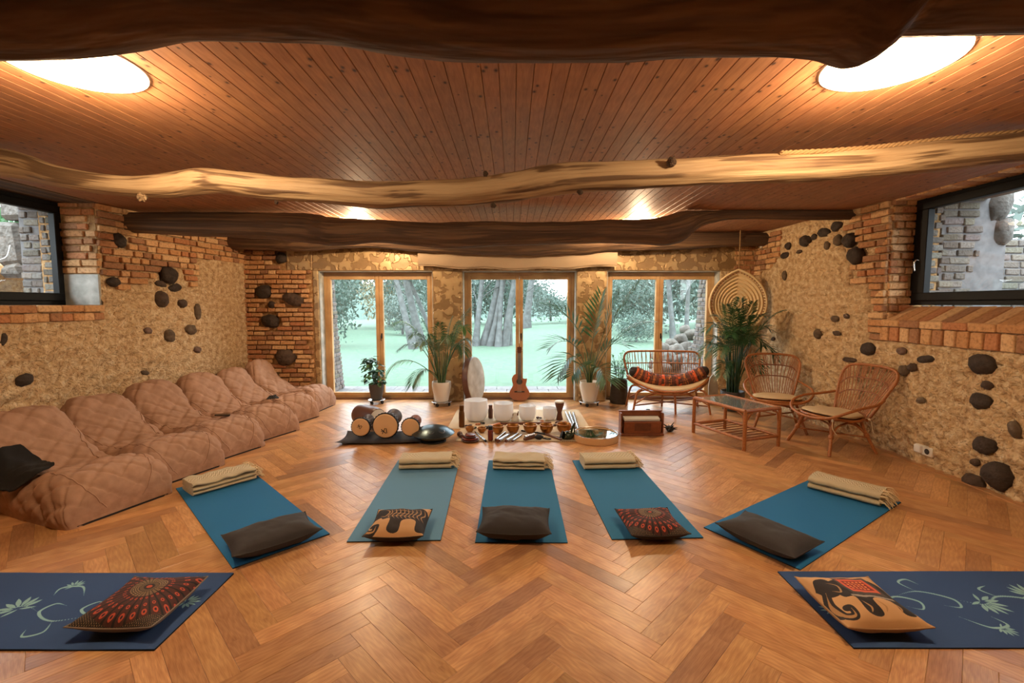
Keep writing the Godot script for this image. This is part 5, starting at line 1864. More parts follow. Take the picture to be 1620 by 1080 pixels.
func bean_bag(label: String, at: Vector3, turn: float, len_: float, back_h: float, wide: float, seed_: int, flop: float) -> Node3D:
	# a quilted lounger: tall back over local x = 0, low seat towards +x
	var t := thing("bean_bag", label, "bean bag", at, turn, "quilted brown bean bag loungers along the left wall")
	var n1 := noise(2.2, seed_, 3)
	var n2 := noise(7.0, seed_ + 1, 2)
	var prof := smooth([Vector2(0.0, 0.45), Vector2(0.01, back_h * 0.88), Vector2(0.06, back_h), Vector2(0.16, back_h * 1.0), Vector2(0.24, back_h * 0.9), Vector2(0.36, back_h * 0.66), Vector2(0.5, 0.36 + flop), Vector2(0.68, 0.29 + flop), Vector2(0.9, 0.31), Vector2(1.12, 0.365), Vector2(1.28, 0.37), Vector2(1.39, 0.34), Vector2(1.46, 0.28), Vector2(1.5, 0.19), Vector2(1.515, 0.1), Vector2(1.51, 0.03)], 150)
	var wid := smooth([Vector2(wide * 0.84, 0), Vector2(wide * 0.86, 0), Vector2(wide * 0.92, 0), Vector2(wide, 0), Vector2(wide * 1.04, 0), Vector2(wide * 1.04, 0), Vector2(wide * 1.02, 0), Vector2(wide * 0.94, 0), Vector2(wide * 0.66, 0)], 150)
	var rows := []
	var arc := 0.0
	var m := 92
	var seam_l := []
	var seam_r := []
	for i in 150:
		var p: Vector2 = prof[i]
		p.x *= len_ / 1.5
		if i:
			var q: Vector2 = prof[i - 1]
			arc += Vector2(p.x - q.x * len_ / 1.5, p.y - q.y).length()
		var w: float = wid[i].x
		var h := maxf(p.y, 0.03)
		var row := PackedVector3Array()
		# outline of this slice, then points at even steps along it
		var raw := PackedVector2Array()
		var dist := PackedFloat32Array()
		for j in 121:
			var a := PI * j / 120.0
			var c := cos(a)
			var z := signf(c) * pow(absf(c), 0.5) * w
			var y := pow(maxf(0.0, sin(a)), 0.5) * h
			y -= 0.03 * (1.0 - (z / w) * (z / w)) * smoothstep(0.35, 0.6, p.x) * smoothstep(1.45, 1.1, p.x)
			raw.append(Vector2(z, y))
			dist.append(0.0 if j == 0 else dist[j - 1] + raw[j].distance_to(raw[j - 1]))
		var k := 0
		for j in m:
			var across: float = dist[120] * j / (m - 1)
			while k < 119 and dist[k + 1] < across:
				k += 1
			var at2 := raw[k].lerp(raw[k + 1], clampf((across - dist[k]) / maxf(1e-6, dist[k + 1] - dist[k]), 0.0, 1.0))
			var tg := (raw[mini(k + 3, 120)] - raw[maxi(k - 2, 0)]).normalized()
			var nor := Vector3(0, -tg.x, tg.y)
			var mid: float = across - dist[120] / 2.0
			var d1 := fposmod((arc + mid) / 0.2, 1.0) - 0.5
			var d2 := fposmod((arc - mid) / 0.2, 1.0) - 0.5
			var dent := exp(-pow((0.5 - absf(d1)) / 0.1, 2.0)) + exp(-pow((0.5 - absf(d2)) / 0.1, 2.0))
			var wob := 0.03 * n1.get_noise_3d(p.x, at2.y, at2.x) + 0.012 * n2.get_noise_3d(p.x, at2.y, at2.x) + 0.008
			var keep := clampf(at2.y / 0.06, 0.0, 1.0)
			var off := (wob - 0.014 * dent) * keep
			row.append(Vector3(p.x + 0.02 * n1.get_noise_3d(at2.x, p.x, 4.0) * keep, maxf(0.0, at2.y + nor.y * off), at2.x + nor.z * off))
		seam_l.append(row[int(m * 0.3)] + Vector3(0, 0.001, 0.001))
		seam_r.append(row[int(m * 0.7)] + Vector3(0, 0.001, -0.001))
		for j in 5:
			row.append(Vector3(p.x, 0.0, lerpf(-w, w, (j + 1) / 6.0)))
		rows.append(row)
	var s := Shape.new()
	s.grid(rows, false, true, true)
	part("quilted_cover", s, mats.bag, t)
	for line in [seam_l, seam_r]:
		var sm := Shape.new()
		sm.tube(line.slice(4, 146, 2), 0.0045, 5)
		part("seam", sm, mats.bag, t)
	var b := Shape.new()
	var foot := PackedVector2Array()
	for i in range(2, 148, 5):
		foot.append(Vector2(prof[i].x * len_ / 1.5, wid[i].x * 0.985))
	for i in range(147, 1, -5):
		foot.append(Vector2(prof[i].x * len_ / 1.5, -wid[i].x * 0.985))
	b.prism(foot, 0.014, Transform3D(Basis(Vector3.RIGHT, Vector3.BACK, Vector3.UP), Vector3.ZERO))
	part("base_panel", b, mats.bag_base, t)
	return t


func bean_bags() -> void:
	var list := [
		["brown quilted bean bag lounger with a black cloth thrown over its seat", Vector3(-4.40, 0, -4.02), -0.36, 1.46, 0.68, 0.37, 0.0],
		["brown quilted bean bag lounger beside the one with the black cloth", Vector3(-4.40, 0, -4.74), -0.36, 1.48, 0.67, 0.36, 0.01],
		["brown quilted bean bag lounger with a plump upright pillow back", Vector3(-4.38, 0, -5.44), -0.38, 1.55, 0.70, 0.34, 0.02],
		["brown quilted bean bag lounger with a dark phone lying on its seat", Vector3(-4.30, 0, -6.12), -0.38, 1.55, 0.69, 0.34, 0.0],
		["brown quilted bean bag lounger with a small black strap on its seat", Vector3(-4.22, 0, -6.74), -0.34, 1.42, 0.66, 0.32, 0.01],
		["slack brown bean bag lounger in the corner beside the brick panel", Vector3(-4.08, 0, -7.20), -0.12, 1.2, 0.74, 0.31, 0.04],
	]
	for k in list.size():
		var q: Array = list[k]
		bean_bag(q[0], q[1], q[2], q[3], q[4], q[5], 600 + k * 7, q[6])
	# black cloth over the first
	var s := Shape.new()
	var rows := []
	var wn := noise(6.0, 5, 3)
	for i in 18:
		var row := PackedVector3Array()
		for j in 14:
			var a := lerpf(-1, 1, i / 17.0)
			var b := lerpf(-1, 1, j / 13.0)
			var x := -3.86 + 0.25 * a * sqrt(1.0 - b * b / 2.6)
			var z := -3.52 + 0.19 * b * sqrt(1.0 - a * a / 2.6) + 0.06 * a
			var u := (x + 4.40) * 0.936 + (z + 4.02) * 0.352
			var v := -(x + 4.40) * 0.352 + (z + 4.02) * 0.936
			var lie := (0.30 + 0.36 * pow(clampf((0.62 - u) / 0.42, 0.0, 1.0), 1.5)) * (1.0 - 0.3 * smoothstep(0.27, 0.42, v))
			row.append(Vector3(x, lie + 0.03 + 0.025 * wn.get_noise_2d(x, z), z))
		rows.append(row)
	var under := []
	for row in rows:
		var lo := PackedVector3Array()
		for p in row:
			lo.append(p - Vector3(0, 0.008, 0))
		under.append(lo)
	s.grid(rows)
	s.grid(under)
	one("black_cloth", "crumpled black cloth thrown over the seat of a bean bag", "cloth", s, mats.black_cloth)
	s = Shape.new()
	s.box(Vector3.ZERO, Vector3(0.15, 0.01, 0.075), Basis.IDENTITY, 0.004)
	var ph := one("phone", "dark phone lying on a bean bag seat", "phone", s, mats.black_gloss, on_floor(352, 656, 0.385), 0.5)
	ph.rotation.z = -0.1
	s = Shape.new()
	for k in 5:
		s.tube(smooth([Vector3(-0.06 + k * 0.02, 0, 0.03), Vector3(-0.02 + k * 0.015, 0.035, -0.01), Vector3(0.03, 0.01 + k * 0.006, 0.02 - k * 0.012), Vector3(0.07, 0.0, -0.02)], 8), 0.009, 6)
	one("strap", "small tangled black strap lying on a bean bag seat", "strap", s, mats.black, on_floor(431, 630, 0.37), 0.4)


func pillow(s: Shape, top: bool, lx: float, lz: float, thick: float, seed_: int) -> void:
	var n := 28
	var wn := noise(3.5, seed_, 3)
	var rows := []
	for i in n + 1:
		var row := PackedVector3Array()
		for j in n + 1:
			var a := lerpf(-1, 1, float(i) / n)
			var b := lerpf(-1, 1, float(j) / n)
			var f := pow(maxf(0.0, 1.0 - pow(absf(a), 3.0)), 0.55) * pow(maxf(0.0, 1.0 - pow(absf(b), 3.0)), 0.55)
			var x := a * lx / 2 * (1.0 - 0.07 * (1.0 - b * b))
			var z := b * lz / 2 * (1.0 - 0.07 * (1.0 - a * a))
			var y := thick * f * (0.5 + 0.09 * wn.get_noise_2d(x * 1.5, z * 1.5))
			y += (0.02 * a * a * b * b if top else 0.0)
			if not top:
				y = -minf(y, thick * 0.42)
				y += 0.02 * a * a * b * b
			row.append(Vector3(x, thick * 0.42 + y, z))
		rows.append(row)
	s.grid(rows)


func cushion(label: String, at: Vector3, turn: float, lx: float, lz: float, thick: float, face: Material, back: Material, seed_: int, group := "") -> Node3D:
	var t := thing("floor_cushion", label, "cushion", at, turn, group)
	var a := Shape.new()
	pillow(a, true, lx, lz, thick, seed_)
	part("cover_front", a, face, t)
	var b := Shape.new()
	pillow(b, false, lx, lz, thick, seed_)
	part("cover_back", b, back, t)
	var rim := Shape.new()
	var pts := []
	for side in 4:
		for k in 14:
			var f := lerpf(-1, 1, k / 14.0)
			var q: Vector2 = [Vector2(f, -1), Vector2(1, f), Vector2(-f, 1), Vector2(-1, -f)][side]
			pts.append(Vector3(q.x * lx / 2 * (1.0 - 0.07 * (1.0 - q.y * q.y)), thick * 0.42 + 0.02 * q.x * q.x * q.y * q.y, q.y * lz / 2 * (1.0 - 0.07 * (1.0 - q.x * q.x))))
	rim.tube(pts, 0.004, 5, true)
	part("piping", rim, back, t)
	return t


func yoga_mat(label: String, c: Vector2, turn: float, lx: float, lz: float, m: Material, seed_: int, lift := 0.0015) -> Node3D:
	var t := thing("yoga_mat", label, "yoga mat", Vector3(c.x, 0, c.y), turn)
	var wn := noise(1.6, seed_, 2)
	var rows := []
	for i in 41:
		var row := PackedVector3Array()
		for j in 17:
			var x := lerpf(-lx / 2, lx / 2, i / 40.0)
			var z := lerpf(-lz / 2, lz / 2, j / 16.0)
			row.append(Vector3(x, 0.006 + lift * (1.0 + wn.get_noise_2d(x, z)), z))
		rows.append(row)
	var s := Shape.new()
	s.grid(rows)
	part("mat_top", s, m, t)
	var b := Shape.new()
	b.box(Vector3(0, 0.003, 0), Vector3(lx, 0.006, lz), Basis.IDENTITY)
	part("mat_underside", b, mats.mat_under, t)
	return t


func blanket(label: String, at: Vector3, turn: float, lx: float, lz: float, layers: int, seed_: int) -> void:
	# a throw folded in layers, long side on local x, its fringe at the +x end
	var t := thing("folded_blanket", label, "blanket", at, turn, "folded wool throws on the mats")
	var r := RandomNumberGenerator.new()
	r.seed = seed_
	var wn := noise(4.0, seed_, 2)
	var hh := 0.1 / layers
	for k in layers:
		var rows := []
		for i in 21:
			var f := i / 20.0
			var x := lerpf(-lx / 2, lx / 2, f)
			var row := PackedVector3Array()
			var grow := 1.0 - 0.02 * k
			for j in 26:
				var a := TAU * j / 26
				var cz := signf(cos(a)) * pow(absf(cos(a)), 0.5) * lz / 2 * grow
				var cy := signf(sin(a)) * pow(absf(sin(a)), 0.7) * hh * 0.53
				row.append(Vector3(x + r.randf_range(-0.001, 0.001), hh * (k + 0.5) + cy + 0.008 * wn.get_noise_2d(x * 1.5, cz * 1.5 + k) * k, cz + 0.008 * wn.get_noise_2d(x, k * 3.0)))
			rows.append(row)
		var s := Shape.new()
		s.grid(rows, false, true, true, Vector2(1.0, 1.0))
		part("fold", s, mats.wool, t)
	var fr := Shape.new()
	for k in 70:
		var z := r.randf_range(-lz / 2, lz / 2) * 0.95
		var y := r.randf_range(0.015, 0.1)
		var p := Vector3(lx / 2 - 0.01, y, z)
		var l := r.randf_range(0.05, 0.1)
		fr.tube([p, p + Vector3(l * 0.5, r.randf_range(-0.004, 0.012), r.randf_range(-0.012, 0.012)), p + Vector3(l, -minf(y - 0.006, r.randf_range(0.01, 0.07)), r.randf_range(-0.03, 0.03))], [0.004, 0.0035, 0.0025], 4)
	tag(part("fringe", fr, mats.wool_fringe, t), "", "", "", "stuff")


func mats_and_cushions() -> void:
	yoga_mat("blue-green yoga mat lying nearest the bean bags", Vector2(-2.105, -3.515), 2.36, 1.74, 0.6, mats.mat_deep, 1)
	yoga_mat("grey-blue yoga mat under the tan animal-print cushion", Vector2(-0.83, -3.84), 1.605, 1.65, 0.632, mats.mat_grey, 2)
	yoga_mat("teal yoga mat in the middle of the row, under a charcoal cushion", Vector2(0.068, -3.82), 1.565, 1.65, 0.625, mats.mat_teal, 3)
	yoga_mat("teal yoga mat under a red and black mandala cushion", Vector2(0.97, -3.855), 1.608, 1.615, 0.635, mats.mat_teal, 4)
	yoga_mat("bright blue yoga mat nearest the rattan chairs", Vector2(2.27, -3.42), 0.595, 1.71, 0.645, mats.mat_deep, 5)
	yoga_mat("navy yoga mat printed with pale lotus vines, under the mandala cushion", Vector2(-2.51, -2.33), PI, 1.7, 0.615, mats.mat_flower, 6, 0.003)
	yoga_mat("navy yoga mat printed with pale lotus vines, under the elephant cushion", Vector2(2.445, -2.345), 0.0, 1.7, 0.62, mats.mat_flower, 7)
	cushion("charcoal cushion on the yoga mat nearest the bean bags", Vector3(-1.6, 0.009, -2.97), 0.72, 0.53, 0.35, 0.15, mats.charcoal, mats.charcoal, 11)
	cushion("tan cushion printed with a black line-drawn animal", Vector3(-0.79, 0.009, -3.13), 0.02, 0.4, 0.4, 0.13, mats.elephant_line, mats.dark_trim, 12)
	cushion("charcoal cushion on the middle teal yoga mat", Vector3(0.02, 0.009, -3.14), -0.05, 0.5, 0.38, 0.16, mats.charcoal, mats.charcoal, 13)
	cushion("red and black mandala cushion on a plain teal yoga mat", Vector3(0.98, 0.009, -3.15), 0.06, 0.4, 0.4, 0.13, mats.mandala, mats.dark_trim, 14)
	cushion("charcoal cushion on the bright blue yoga mat near the rattan chairs", Vector3(1.71, 0.009, -2.98), -1.01, 0.53, 0.36, 0.14, mats.charcoal, mats.charcoal, 15)
	cushion("red and black mandala cushion on a navy flowered yoga mat", Vector3(-1.91, 0.011, -2.27), 0.0, 0.41, 0.41, 0.13, mats.mandala, mats.hem_grey, 16)
	var el := cushion("tan cushion printed with an elephant under an orange saddle cloth", Vector3(1.79, 0.009, -2.27), 0.0, 0.41, 0.41, 0.13, mats.elephant, mats.tan_cloth, 17)
	var tab := Shape.new()
	tab.box(Vector3(0.02, 0.062, -0.195), Vector3(0.035, 0.022, 0.004), Basis(Vector3.RIGHT, 0.6))
	part("care_tag", tab, mats.white, el)
	var px := [[Vector2(-2.105, -3.515), 2.36, 1.74, 3, "blue-green mat nearest the bean bags"], [Vector2(-0.83, -3.84), 1.605, 1.65, 2, "grey-blue mat"], [Vector2(0.068, -3.82), 1.565, 1.65, 3, "middle teal mat"], [Vector2(0.97, -3.855), 1.608, 1.615, 2, "teal mat with the mandala cushion"], [Vector2(2.27, -3.42), 0.595, 1.71, 2, "bright blue mat near the rattan chairs"]]
	for k in px.size():
		var q: Array = px[k]
		var d := Vector2(cos(q[1]), -sin(q[1]))
		var p: Vector2 = q[0] + d * (q[2] / 2 - 0.17)
		blanket("herringbone throw folded on the " + q[4], Vector3(p.x, 0.01, p.y), q[1] - PI / 2 + [0.12, 0.03, -0.06, 0.02, 0.12][k], 0.5, 0.27, q[3], 900 + k)


# ---------------------------------------------------------------- rattan

func wraps(s: Shape, at: Vector3, dir: Vector3, r: float) -> void:
	# a cane binding round a joint
	var b := Basis(dir.cross(Vector3(0.3, 0.2, 0.9)).normalized(), dir.normalized(), Vector3.ZERO)
	b.z = b.x.cross(b.y)
	s.lathe([Vector2(r * 0.8, -0.022), Vector2(r * 1.25, -0.018), Vector2(r * 1.3, 0.0), Vector2(r * 1.25, 0.018), Vector2(r * 0.8, 0.022)], 10, at, b)


func rattan_chair(label: String, at: Vector3, turn: float) -> void:
	var t := thing("rattan_chair", label, "chair", at, turn, "rattan armchairs")
	var half := [Vector3(-0.21, 0.34, -0.2), Vector3(-0.25, 0.45, -0.25), Vector3(-0.31, 0.66, -0.34), Vector3(-0.335, 0.8, -0.41), Vector3(-0.29, 0.885, -0.45), Vector3(-0.16, 0.915, -0.465)]
	var loop := half.duplicate()
	loop.append(Vector3(0, 0.92, -0.47))
	for k in range(half.size() - 1, -1, -1):
		loop.append(half[k] * Vector3(-1, 1, 1))
	var rim := smooth(loop, 60)
	var s := Shape.new()
	s.tube(rim, 0.016, 8)
	part("back_frame", s, mats.rattan, t)
	var ends := []
	for k in 19:
		var f := lerpf(0.24, 0.76, k / 18.0)
		var top: Vector3 = rim[int(f * 59)]
		var g := lerpf(-1, 1, k / 18.0)
		var foot := Vector3(g * 0.2, 0.335, -0.17 - 0.05 * (1.0 - g * g))
		var mid := foot.lerp(top, 0.5) + Vector3(-g * 0.02, 0, -0.03 * (1.0 - g * g))
		ends.append([foot, mid, top])
		var sp := Shape.new()
		sp.tube(smooth([foot, mid, top], 8), 0.0055, 5)
		part("spindle", sp, mats.rattan, t)
		if k % 2 == 0 and k > 0 and k < 18:
			var lp := Shape.new()
			var side := Vector3(0.022, 0, 0)
			lp.tube(smooth([mid.lerp(top, 0.45) - side * 0.3, mid.lerp(top, 0.8) - side, top - Vector3(0, 0.008, 0), mid.lerp(top, 0.8) + side, mid.lerp(top, 0.45) + side * 0.3], 12), 0.004, 5)
			part("loop", lp, mats.rattan, t)
	for f in [0.12, 0.5, 0.75]:
		var row := []
		for e in ends:
			row.append(e[0].lerp(e[1], f * 2) if f < 0.5 else e[1].lerp(e[2], (f - 0.5) * 2))
		var b := Shape.new()
		b.tube(row, 0.008, 6)
		part("band", b, mats.rattan_dark, t)
	# seat ring and woven seat
	var ring := []
	for k in 36:
		var a := TAU * k / 36
		ring.append(Vector3(sin(a) * 0.29, 0.365 + 0.025 * maxf(0, cos(a)), cos(a) * 0.29 + 0.03))
	s = Shape.new()
	s.tube(ring, 0.016, 8, true)
	part("seat_frame", s, mats.rattan, t)
	s = Shape.new()
	s.lathe([Vector2(0.05, 0.335), Vector2(0.2, 0.34), Vector2(0.27, 0.362), Vector2(0.265, 0.37), Vector2(0.2, 0.352), Vector2(0.05, 0.347)], 30, Vector3(0, 0, 0.03))
	part("seat", s, mats.rattan_dark, t)
	for sd in [-1.0, 1.0]:
		var arm := Shape.new()
		arm.tube(smooth([Vector3(-0.3 * sd, 0.58, -0.31), Vector3(-0.36 * sd, 0.545, -0.16), Vector3(-0.385 * sd, 0.525, 0.04), Vector3(-0.37 * sd, 0.48, 0.2), Vector3(-0.29 * sd, 0.415, 0.3), Vector3(-0.14 * sd, 0.375, 0.335), Vector3(0, 0.365, 0.34)], 24), 0.015, 8)
		part("arm", arm, mats.rattan, t)
		for fr in [-1.0, 1.0]:
			var lg := Shape.new()
			var a := Vector3(sd * 0.19, 0.36, 0.03 + fr * 0.17)
			var b := Vector3(sd * 0.235, 0.19, 0.03 + fr * 0.22)
			var c := Vector3(sd * 0.3, 0.0, 0.03 + fr * 0.29)
			lg.tube(smooth([a, b, c], 10), 0.017, 8)
			wraps(lg, b, c - b, 0.02)
			part("leg", lg, mats.rattan, t)
			var br := Shape.new()
			br.tube(smooth([b, Vector3(sd * 0.17, 0.29, 0.03 + fr * 0.17), Vector3(0, 0.33, 0.03 + fr * 0.16)], 10), 0.011, 6)
			br.tube(smooth([b, Vector3(sd * 0.21, 0.29, 0.03 + fr * 0.12), Vector3(sd * 0.21, 0.33, 0.03)], 10), 0.011, 6)
			part("brace", br, mats.rattan, t)
	var x := Shape.new()
	x.tube([Vector3(-0.24, 0.17, 0.25), Vector3(0.24, 0.17, -0.19)], 0.01, 6)
	x.tube([Vector3(0.24, 0.17, 0.25), Vector3(-0.24, 0.17, -0.19)], 0.01, 6)
	part("stretcher", x, mats.rattan, t)
	# tied seat pad with a scalloped rim
	var rows := []
	for i in 12:
		var v := i / 11.0
		var row := PackedVector3Array()
		for j in 40:
			var a := TAU * j / 40
			var sc := 1.0 + 0.025 * sin(a * 9.0)
			var rr := 0.285 * sc * pow(sin(PI * clampf(v, 0.02, 0.98)), 0.45)
			var y := 0.395 - 0.032 * cos(PI * v) * (1.0 if v > 0.5 else 0.6)
			row.append(Vector3(sin(a) * rr, y + 0.03 * maxf(0, cos(a)) * rr / 0.28, cos(a) * rr + 0.035))
		rows.append(row)
	s = Shape.new()
	s.grid(rows, false, true, true)
	var pad := part("seat_pad", s, mats.cream_pad, t)
	s = Shape.new()
	for q in [[-0.24, 0.2], [0.22, 0.24], [-0.2, -0.18], [0.23, -0.15]]:
		s.tube(smooth([Vector3(q[0], 0.385, q[1]), Vector3(q[0] * 1.25, 0.37, q[1] * 1.15), Vector3(q[0] * 1.3, 0.3, q[1] * 1.2), Vector3(q[0] * 1.45, 0.24, q[1] * 1.1)], 8), 0.004, 5)
		s.ball(Vector3(q[0] * 1.2, 0.375, q[1] * 1.12), Vector3.ONE * 0.014, Basis.IDENTITY, 5, 7)
	part("tie", s, mats.string, pad)


func rattan_corner() -> void:
	rattan_chair("rattan armchair with a cream pad beside the corner palm", Vector3(3.48, 0, -6.0), -0.36)
	rattan_chair("rattan armchair with a cream tied pad against the clay wall", Vector3(3.63, 0, -5.12), -1.42)
	# two-seater
	var t := thing("rattan_sofa", "two-seat rattan sofa with a cream pad in front of the right glazed door", "sofa", Vector3(2.36, 0, -6.95), -0.06)
	var half := [Vector3(-0.52, 0.42, -0.24), Vector3(-0.57, 0.62, -0.3), Vector3(-0.59, 0.76, -0.345), Vector3(-0.55, 0.84, -0.37), Vector3(-0.44, 0.865, -0.38)]
	var loop := half.duplicate()
	loop.append(Vector3(0, 0.87, -0.385))
	for k in range(half.size() - 1, -1, -1):
		loop.append(half[k] * Vector3(-1, 1, 1))
	var rim := smooth(loop, 70)
	var s := Shape.new()
	s.tube(rim, 0.017, 8)
	part("back_frame", s, mats.rattan, t)
	for k in 33:
		var x := lerpf(-0.54, 0.54, k / 32.0)
		var best: Vector3 = rim[35]
		for p in rim:
			if p.y > 0.7 and absf(p.x - x) < absf(best.x - x):
				best = p
		var sp := Shape.new()
		sp.tube([Vector3(x * 0.93, 0.4, -0.235), Vector3(x * 0.96, 0.6, -0.3), best], 0.0055, 5)
		part("spindle", sp, mats.rattan, t)
	for q in [[0.68, -0.322, 0.575, 0.01], [0.52, -0.275, 0.545, 0.009]]:
		var b := Shape.new()
		b.tube([Vector3(-q[2], q[0], q[1]), Vector3(0, q[0] + 0.01, q[1] - 0.005), Vector3(q[2], q[0], q[1])], q[3], 6)
		part("rail", b, mats.rattan, t)
	s = Shape.new()
	s.tube([Vector3(0, 0.38, -0.22), Vector3(0, 0.6, -0.295), Vector3(0, 0.87, -0.385)], 0.012, 6)
	part("divider", s, mats.rattan, t)
	# boat-shaped seat frame, high at both ends
	for lay in 2:
		var ring := []
		for k in 60:
			var a := TAU * k / 60
			var x := sin(a) * 0.6
			var z := cos(a) * 0.3 + 0.0
			ring.append(Vector3(x, 0.335 - lay * 0.04 + 0.19 * pow(absf(x) / 0.6, 2.4), z))
		s = Shape.new()
		s.tube(ring, 0.018 - lay * 0.004, 8, true)
		part("seat_frame", s, mats.rattan, t)
	var rows := []
	for i in 25:
		var x := lerpf(-0.585, 0.585, i / 24.0)
		var hw := 0.28 * sqrt(maxf(0.02, 1.0 - pow(x / 0.6, 2.0)))
		var row := PackedVector3Array()
		for j in 20:
			var a := TAU * j / 20
			row.append(Vector3(x, 0.355 + 0.17 * pow(absf(x) / 0.6, 2.4) + signf(sin(a)) * pow(absf(sin(a)), 0.6) * 0.03, signf(cos(a)) * pow(absf(cos(a)), 0.6) * hw))
		rows.append(row)
	s = Shape.new()
	s.grid(rows, false, true, true)
	part("seat_pad", s, mats.cream_pad, t)
	for sx in [-1.0, 0.0, 1.0]:
		for sz in [-1.0, 1.0]:
			if sx == 0.0 and sz > 0:
				continue
			var lg := Shape.new()
			lg.tube(smooth([Vector3(sx * 0.42, 0.35, sz * 0.2), Vector3(sx * 0.5, 0.3, sz * 0.24), Vector3(sx * 0.56, 0.0, sz * 0.27)], 12), 0.016, 8)
			part("leg", lg, mats.rattan, t)
			var br := Shape.new()
			br.tube(smooth([Vector3(sx * 0.53, 0.14, sz * 0.25), Vector3(sx * 0.3, 0.27, sz * 0.2), Vector3(sx * 0.08, 0.31, sz * 0.18)], 10), 0.011, 6)
			part("brace", br, mats.rattan, t)
	s = Shape.new()
	s.tube(smooth([Vector3(0.02, 0.32, 0.22), Vector3(0.05, 0.26, 0.25), Vector3(0.06, 0.0, 0.27)], 10), 0.016, 8)
	part("leg", s, mats.rattan, t)
	s = Shape.new()
	s.tube([Vector3(-0.54, 0.12, 0.25), Vector3(0.54, 0.14, -0.24)], 0.011, 6)
	s.tube([Vector3(0.54, 0.12, 0.25), Vector3(-0.54, 0.14, -0.24)], 0.011, 6)
	s.tube([Vector3(-0.54, 0.15, -0.25), Vector3(0.54, 0.15, -0.25)], 0.011, 6)
	part("stretcher", s, mats.rattan_dark, t)
	# patched bolster lying in its curve
	s = Shape.new()
	var path := smooth([Vector3(1.87, 0.585, -7.0), Vector3(2.0, 0.52, -7.0), Vector3(2.18, 0.46, -6.98), Vector3(2.37, 0.445, -6.95), Vector3(2.56, 0.46, -6.93), Vector3(2.74, 0.53, -6.9), Vector3(2.88, 0.61, -6.88)], 40)
	var rad := []
	for k in 40:
		rad.append(0.098 * (1.0 + 0.05 * sin(k * 1.9)) * (0.9 if k == 0 or k == 39 else 1.0))
	s.tube(path, rad, 18)
	var bol := thing("bolster_cushion", "long patched orange and rust bolster lying curved on the rattan sofa", "bolster")
	part("cover", s, mats.ikat, bol)
	s = Shape.new()
	for e in [[path[0], path[1] - path[0]], [path[39], path[39] - path[38]]]:
		s.ball(e[0], Vector3.ONE * 0.082, Basis.IDENTITY, 7, 12)
	part("end_cap", s, mats.dark_trim, bol)
	# glass-topped table
	var a := Vector3(2.286, 0, -5.708)
	var b := Vector3(2.556, 0, -4.974)
	var c := Vector3(3.054, 0, -5.087)
	var along := (b - a).normalized()
	var side := Vector3(along.z, 0, -along.x)
	if side.dot(c - b) < 0:
		side = -side
	var l := (b - a).length()
	var w := (c - b).dot(side)
	t = thing("rattan_table", "low rattan table with a glass top beside the armchairs", "table", (a + b) / 2 + side * w / 2)
	var put := func(u: float, v: float, y: float) -> Vector3:
		return along * u * l / 2 + side * v * w / 2 + Vector3(0, y, 0)
	for u in [-1.0, 1.0]:
		for v in [-1.0, 1.0]:
			var lg := Shape.new()
			lg.tube([put.call(u, v, 0.0), put.call(u, v, 0.44)], 0.021, 10)
			part("leg", lg, mats.rattan, t)
			var br := Shape.new()
			br.tube(smooth([put.call(u, v * 0.93, 0.3), put.call(u, v * 0.85, 0.39), put.call(u, v * 0.6, 0.415)], 8), 0.009, 6)
			br.tube(smooth([put.call(u * 0.95, v, 0.3), put.call(u * 0.9, v, 0.39), put.call(u * 0.72, v, 0.415)], 8), 0.009, 6)
			part("brace", br, mats.rattan, t)
	for y in [0.44, 0.12]:
		var rr := 0.021 if y > 0.2 else 0.017
		for q in [-1.0, 1.0]:
			var ra := Shape.new()
			ra.tube([put.call(-1.0, q, y), put.call(1.0, q, y)], rr, 8)
			part("rail", ra, mats.rattan, t)
			ra = Shape.new()
			ra.tube([put.call(q, -1.0, y), put.call(q, 1.0, y)], rr, 8)
			part("rail", ra, mats.rattan, t)
	for k in 9:
		var f := lerpf(-0.85, 0.85, k / 8.0)
		var sl := Shape.new()
		sl.tube([put.call(f, -1.0, 0.12), put.call(f, 1.0, 0.12)], 0.006, 5)
		part("shelf_rod", sl, mats.rattan_dark, t)
	for k in 13:
		var f := lerpf(-0.9, 0.9, k / 12.0)
		var sl := Shape.new()
		sl.tube([put.call(f, -1.0, 0.425), put.call(f, 1.0, 0.425)], 0.005, 5)
		part("top_rod", sl, mats.rattan_dark, t)
	s = Shape.new()
	s.box(Vector3(0, 0.448, 0), Vector3(w * 0.95, 0.006, l * 0.95), Basis(side, Vector3.UP, -along), 0.0015)
	part("glass_top", s, mats.table_glass, t)
	# hanging woven leaf
	var hz := -7.22
	var hang := thing("hanging_seat", "cream woven teardrop hung from a rope in the right corner", "hanging seat", at_depth(1167, 480, hz), -0.25)
	var outline := func(f: float, k: float) -> Vector3:
		var an := f * TAU
		var x := sin(an)
		var y := cos(an)
		# a pointed arch above, round below
		var up := 0.0 if y < 0.0 else 1.0 - absf(x)
		var hh := y * 0.42 if y < 0.0 else 0.33 * sqrt(maxf(0.0, 2.89 - pow(1.7 - up, 2.0)))
		return Vector3(x * 0.4 * k, hh * k, -0.1 * (1.0 - k * k))
	rows = []
	for i in 61:
		var k := lerpf(0.02, 1.0, i / 60.0)
		var row := PackedVector3Array()
		for j in 72:
			var p: Vector3 = outline.call(j / 72.0, k)
			p.z += 0.014 * cos(k * TAU * 9.0)
			row.append(p)
		rows.append(row)
	s = Shape.new()
	s.grid(rows, false, true)
	part("woven_panel", s, mats.macrame, hang)
	var edge2 := []
	for j in 72:
		edge2.append(outline.call(j / 72.0, 1.02))
	s = Shape.new()
	s.tube(edge2, 0.018, 8, true)
	part("frame", s, mats.macrame, hang)
	s = Shape.new()
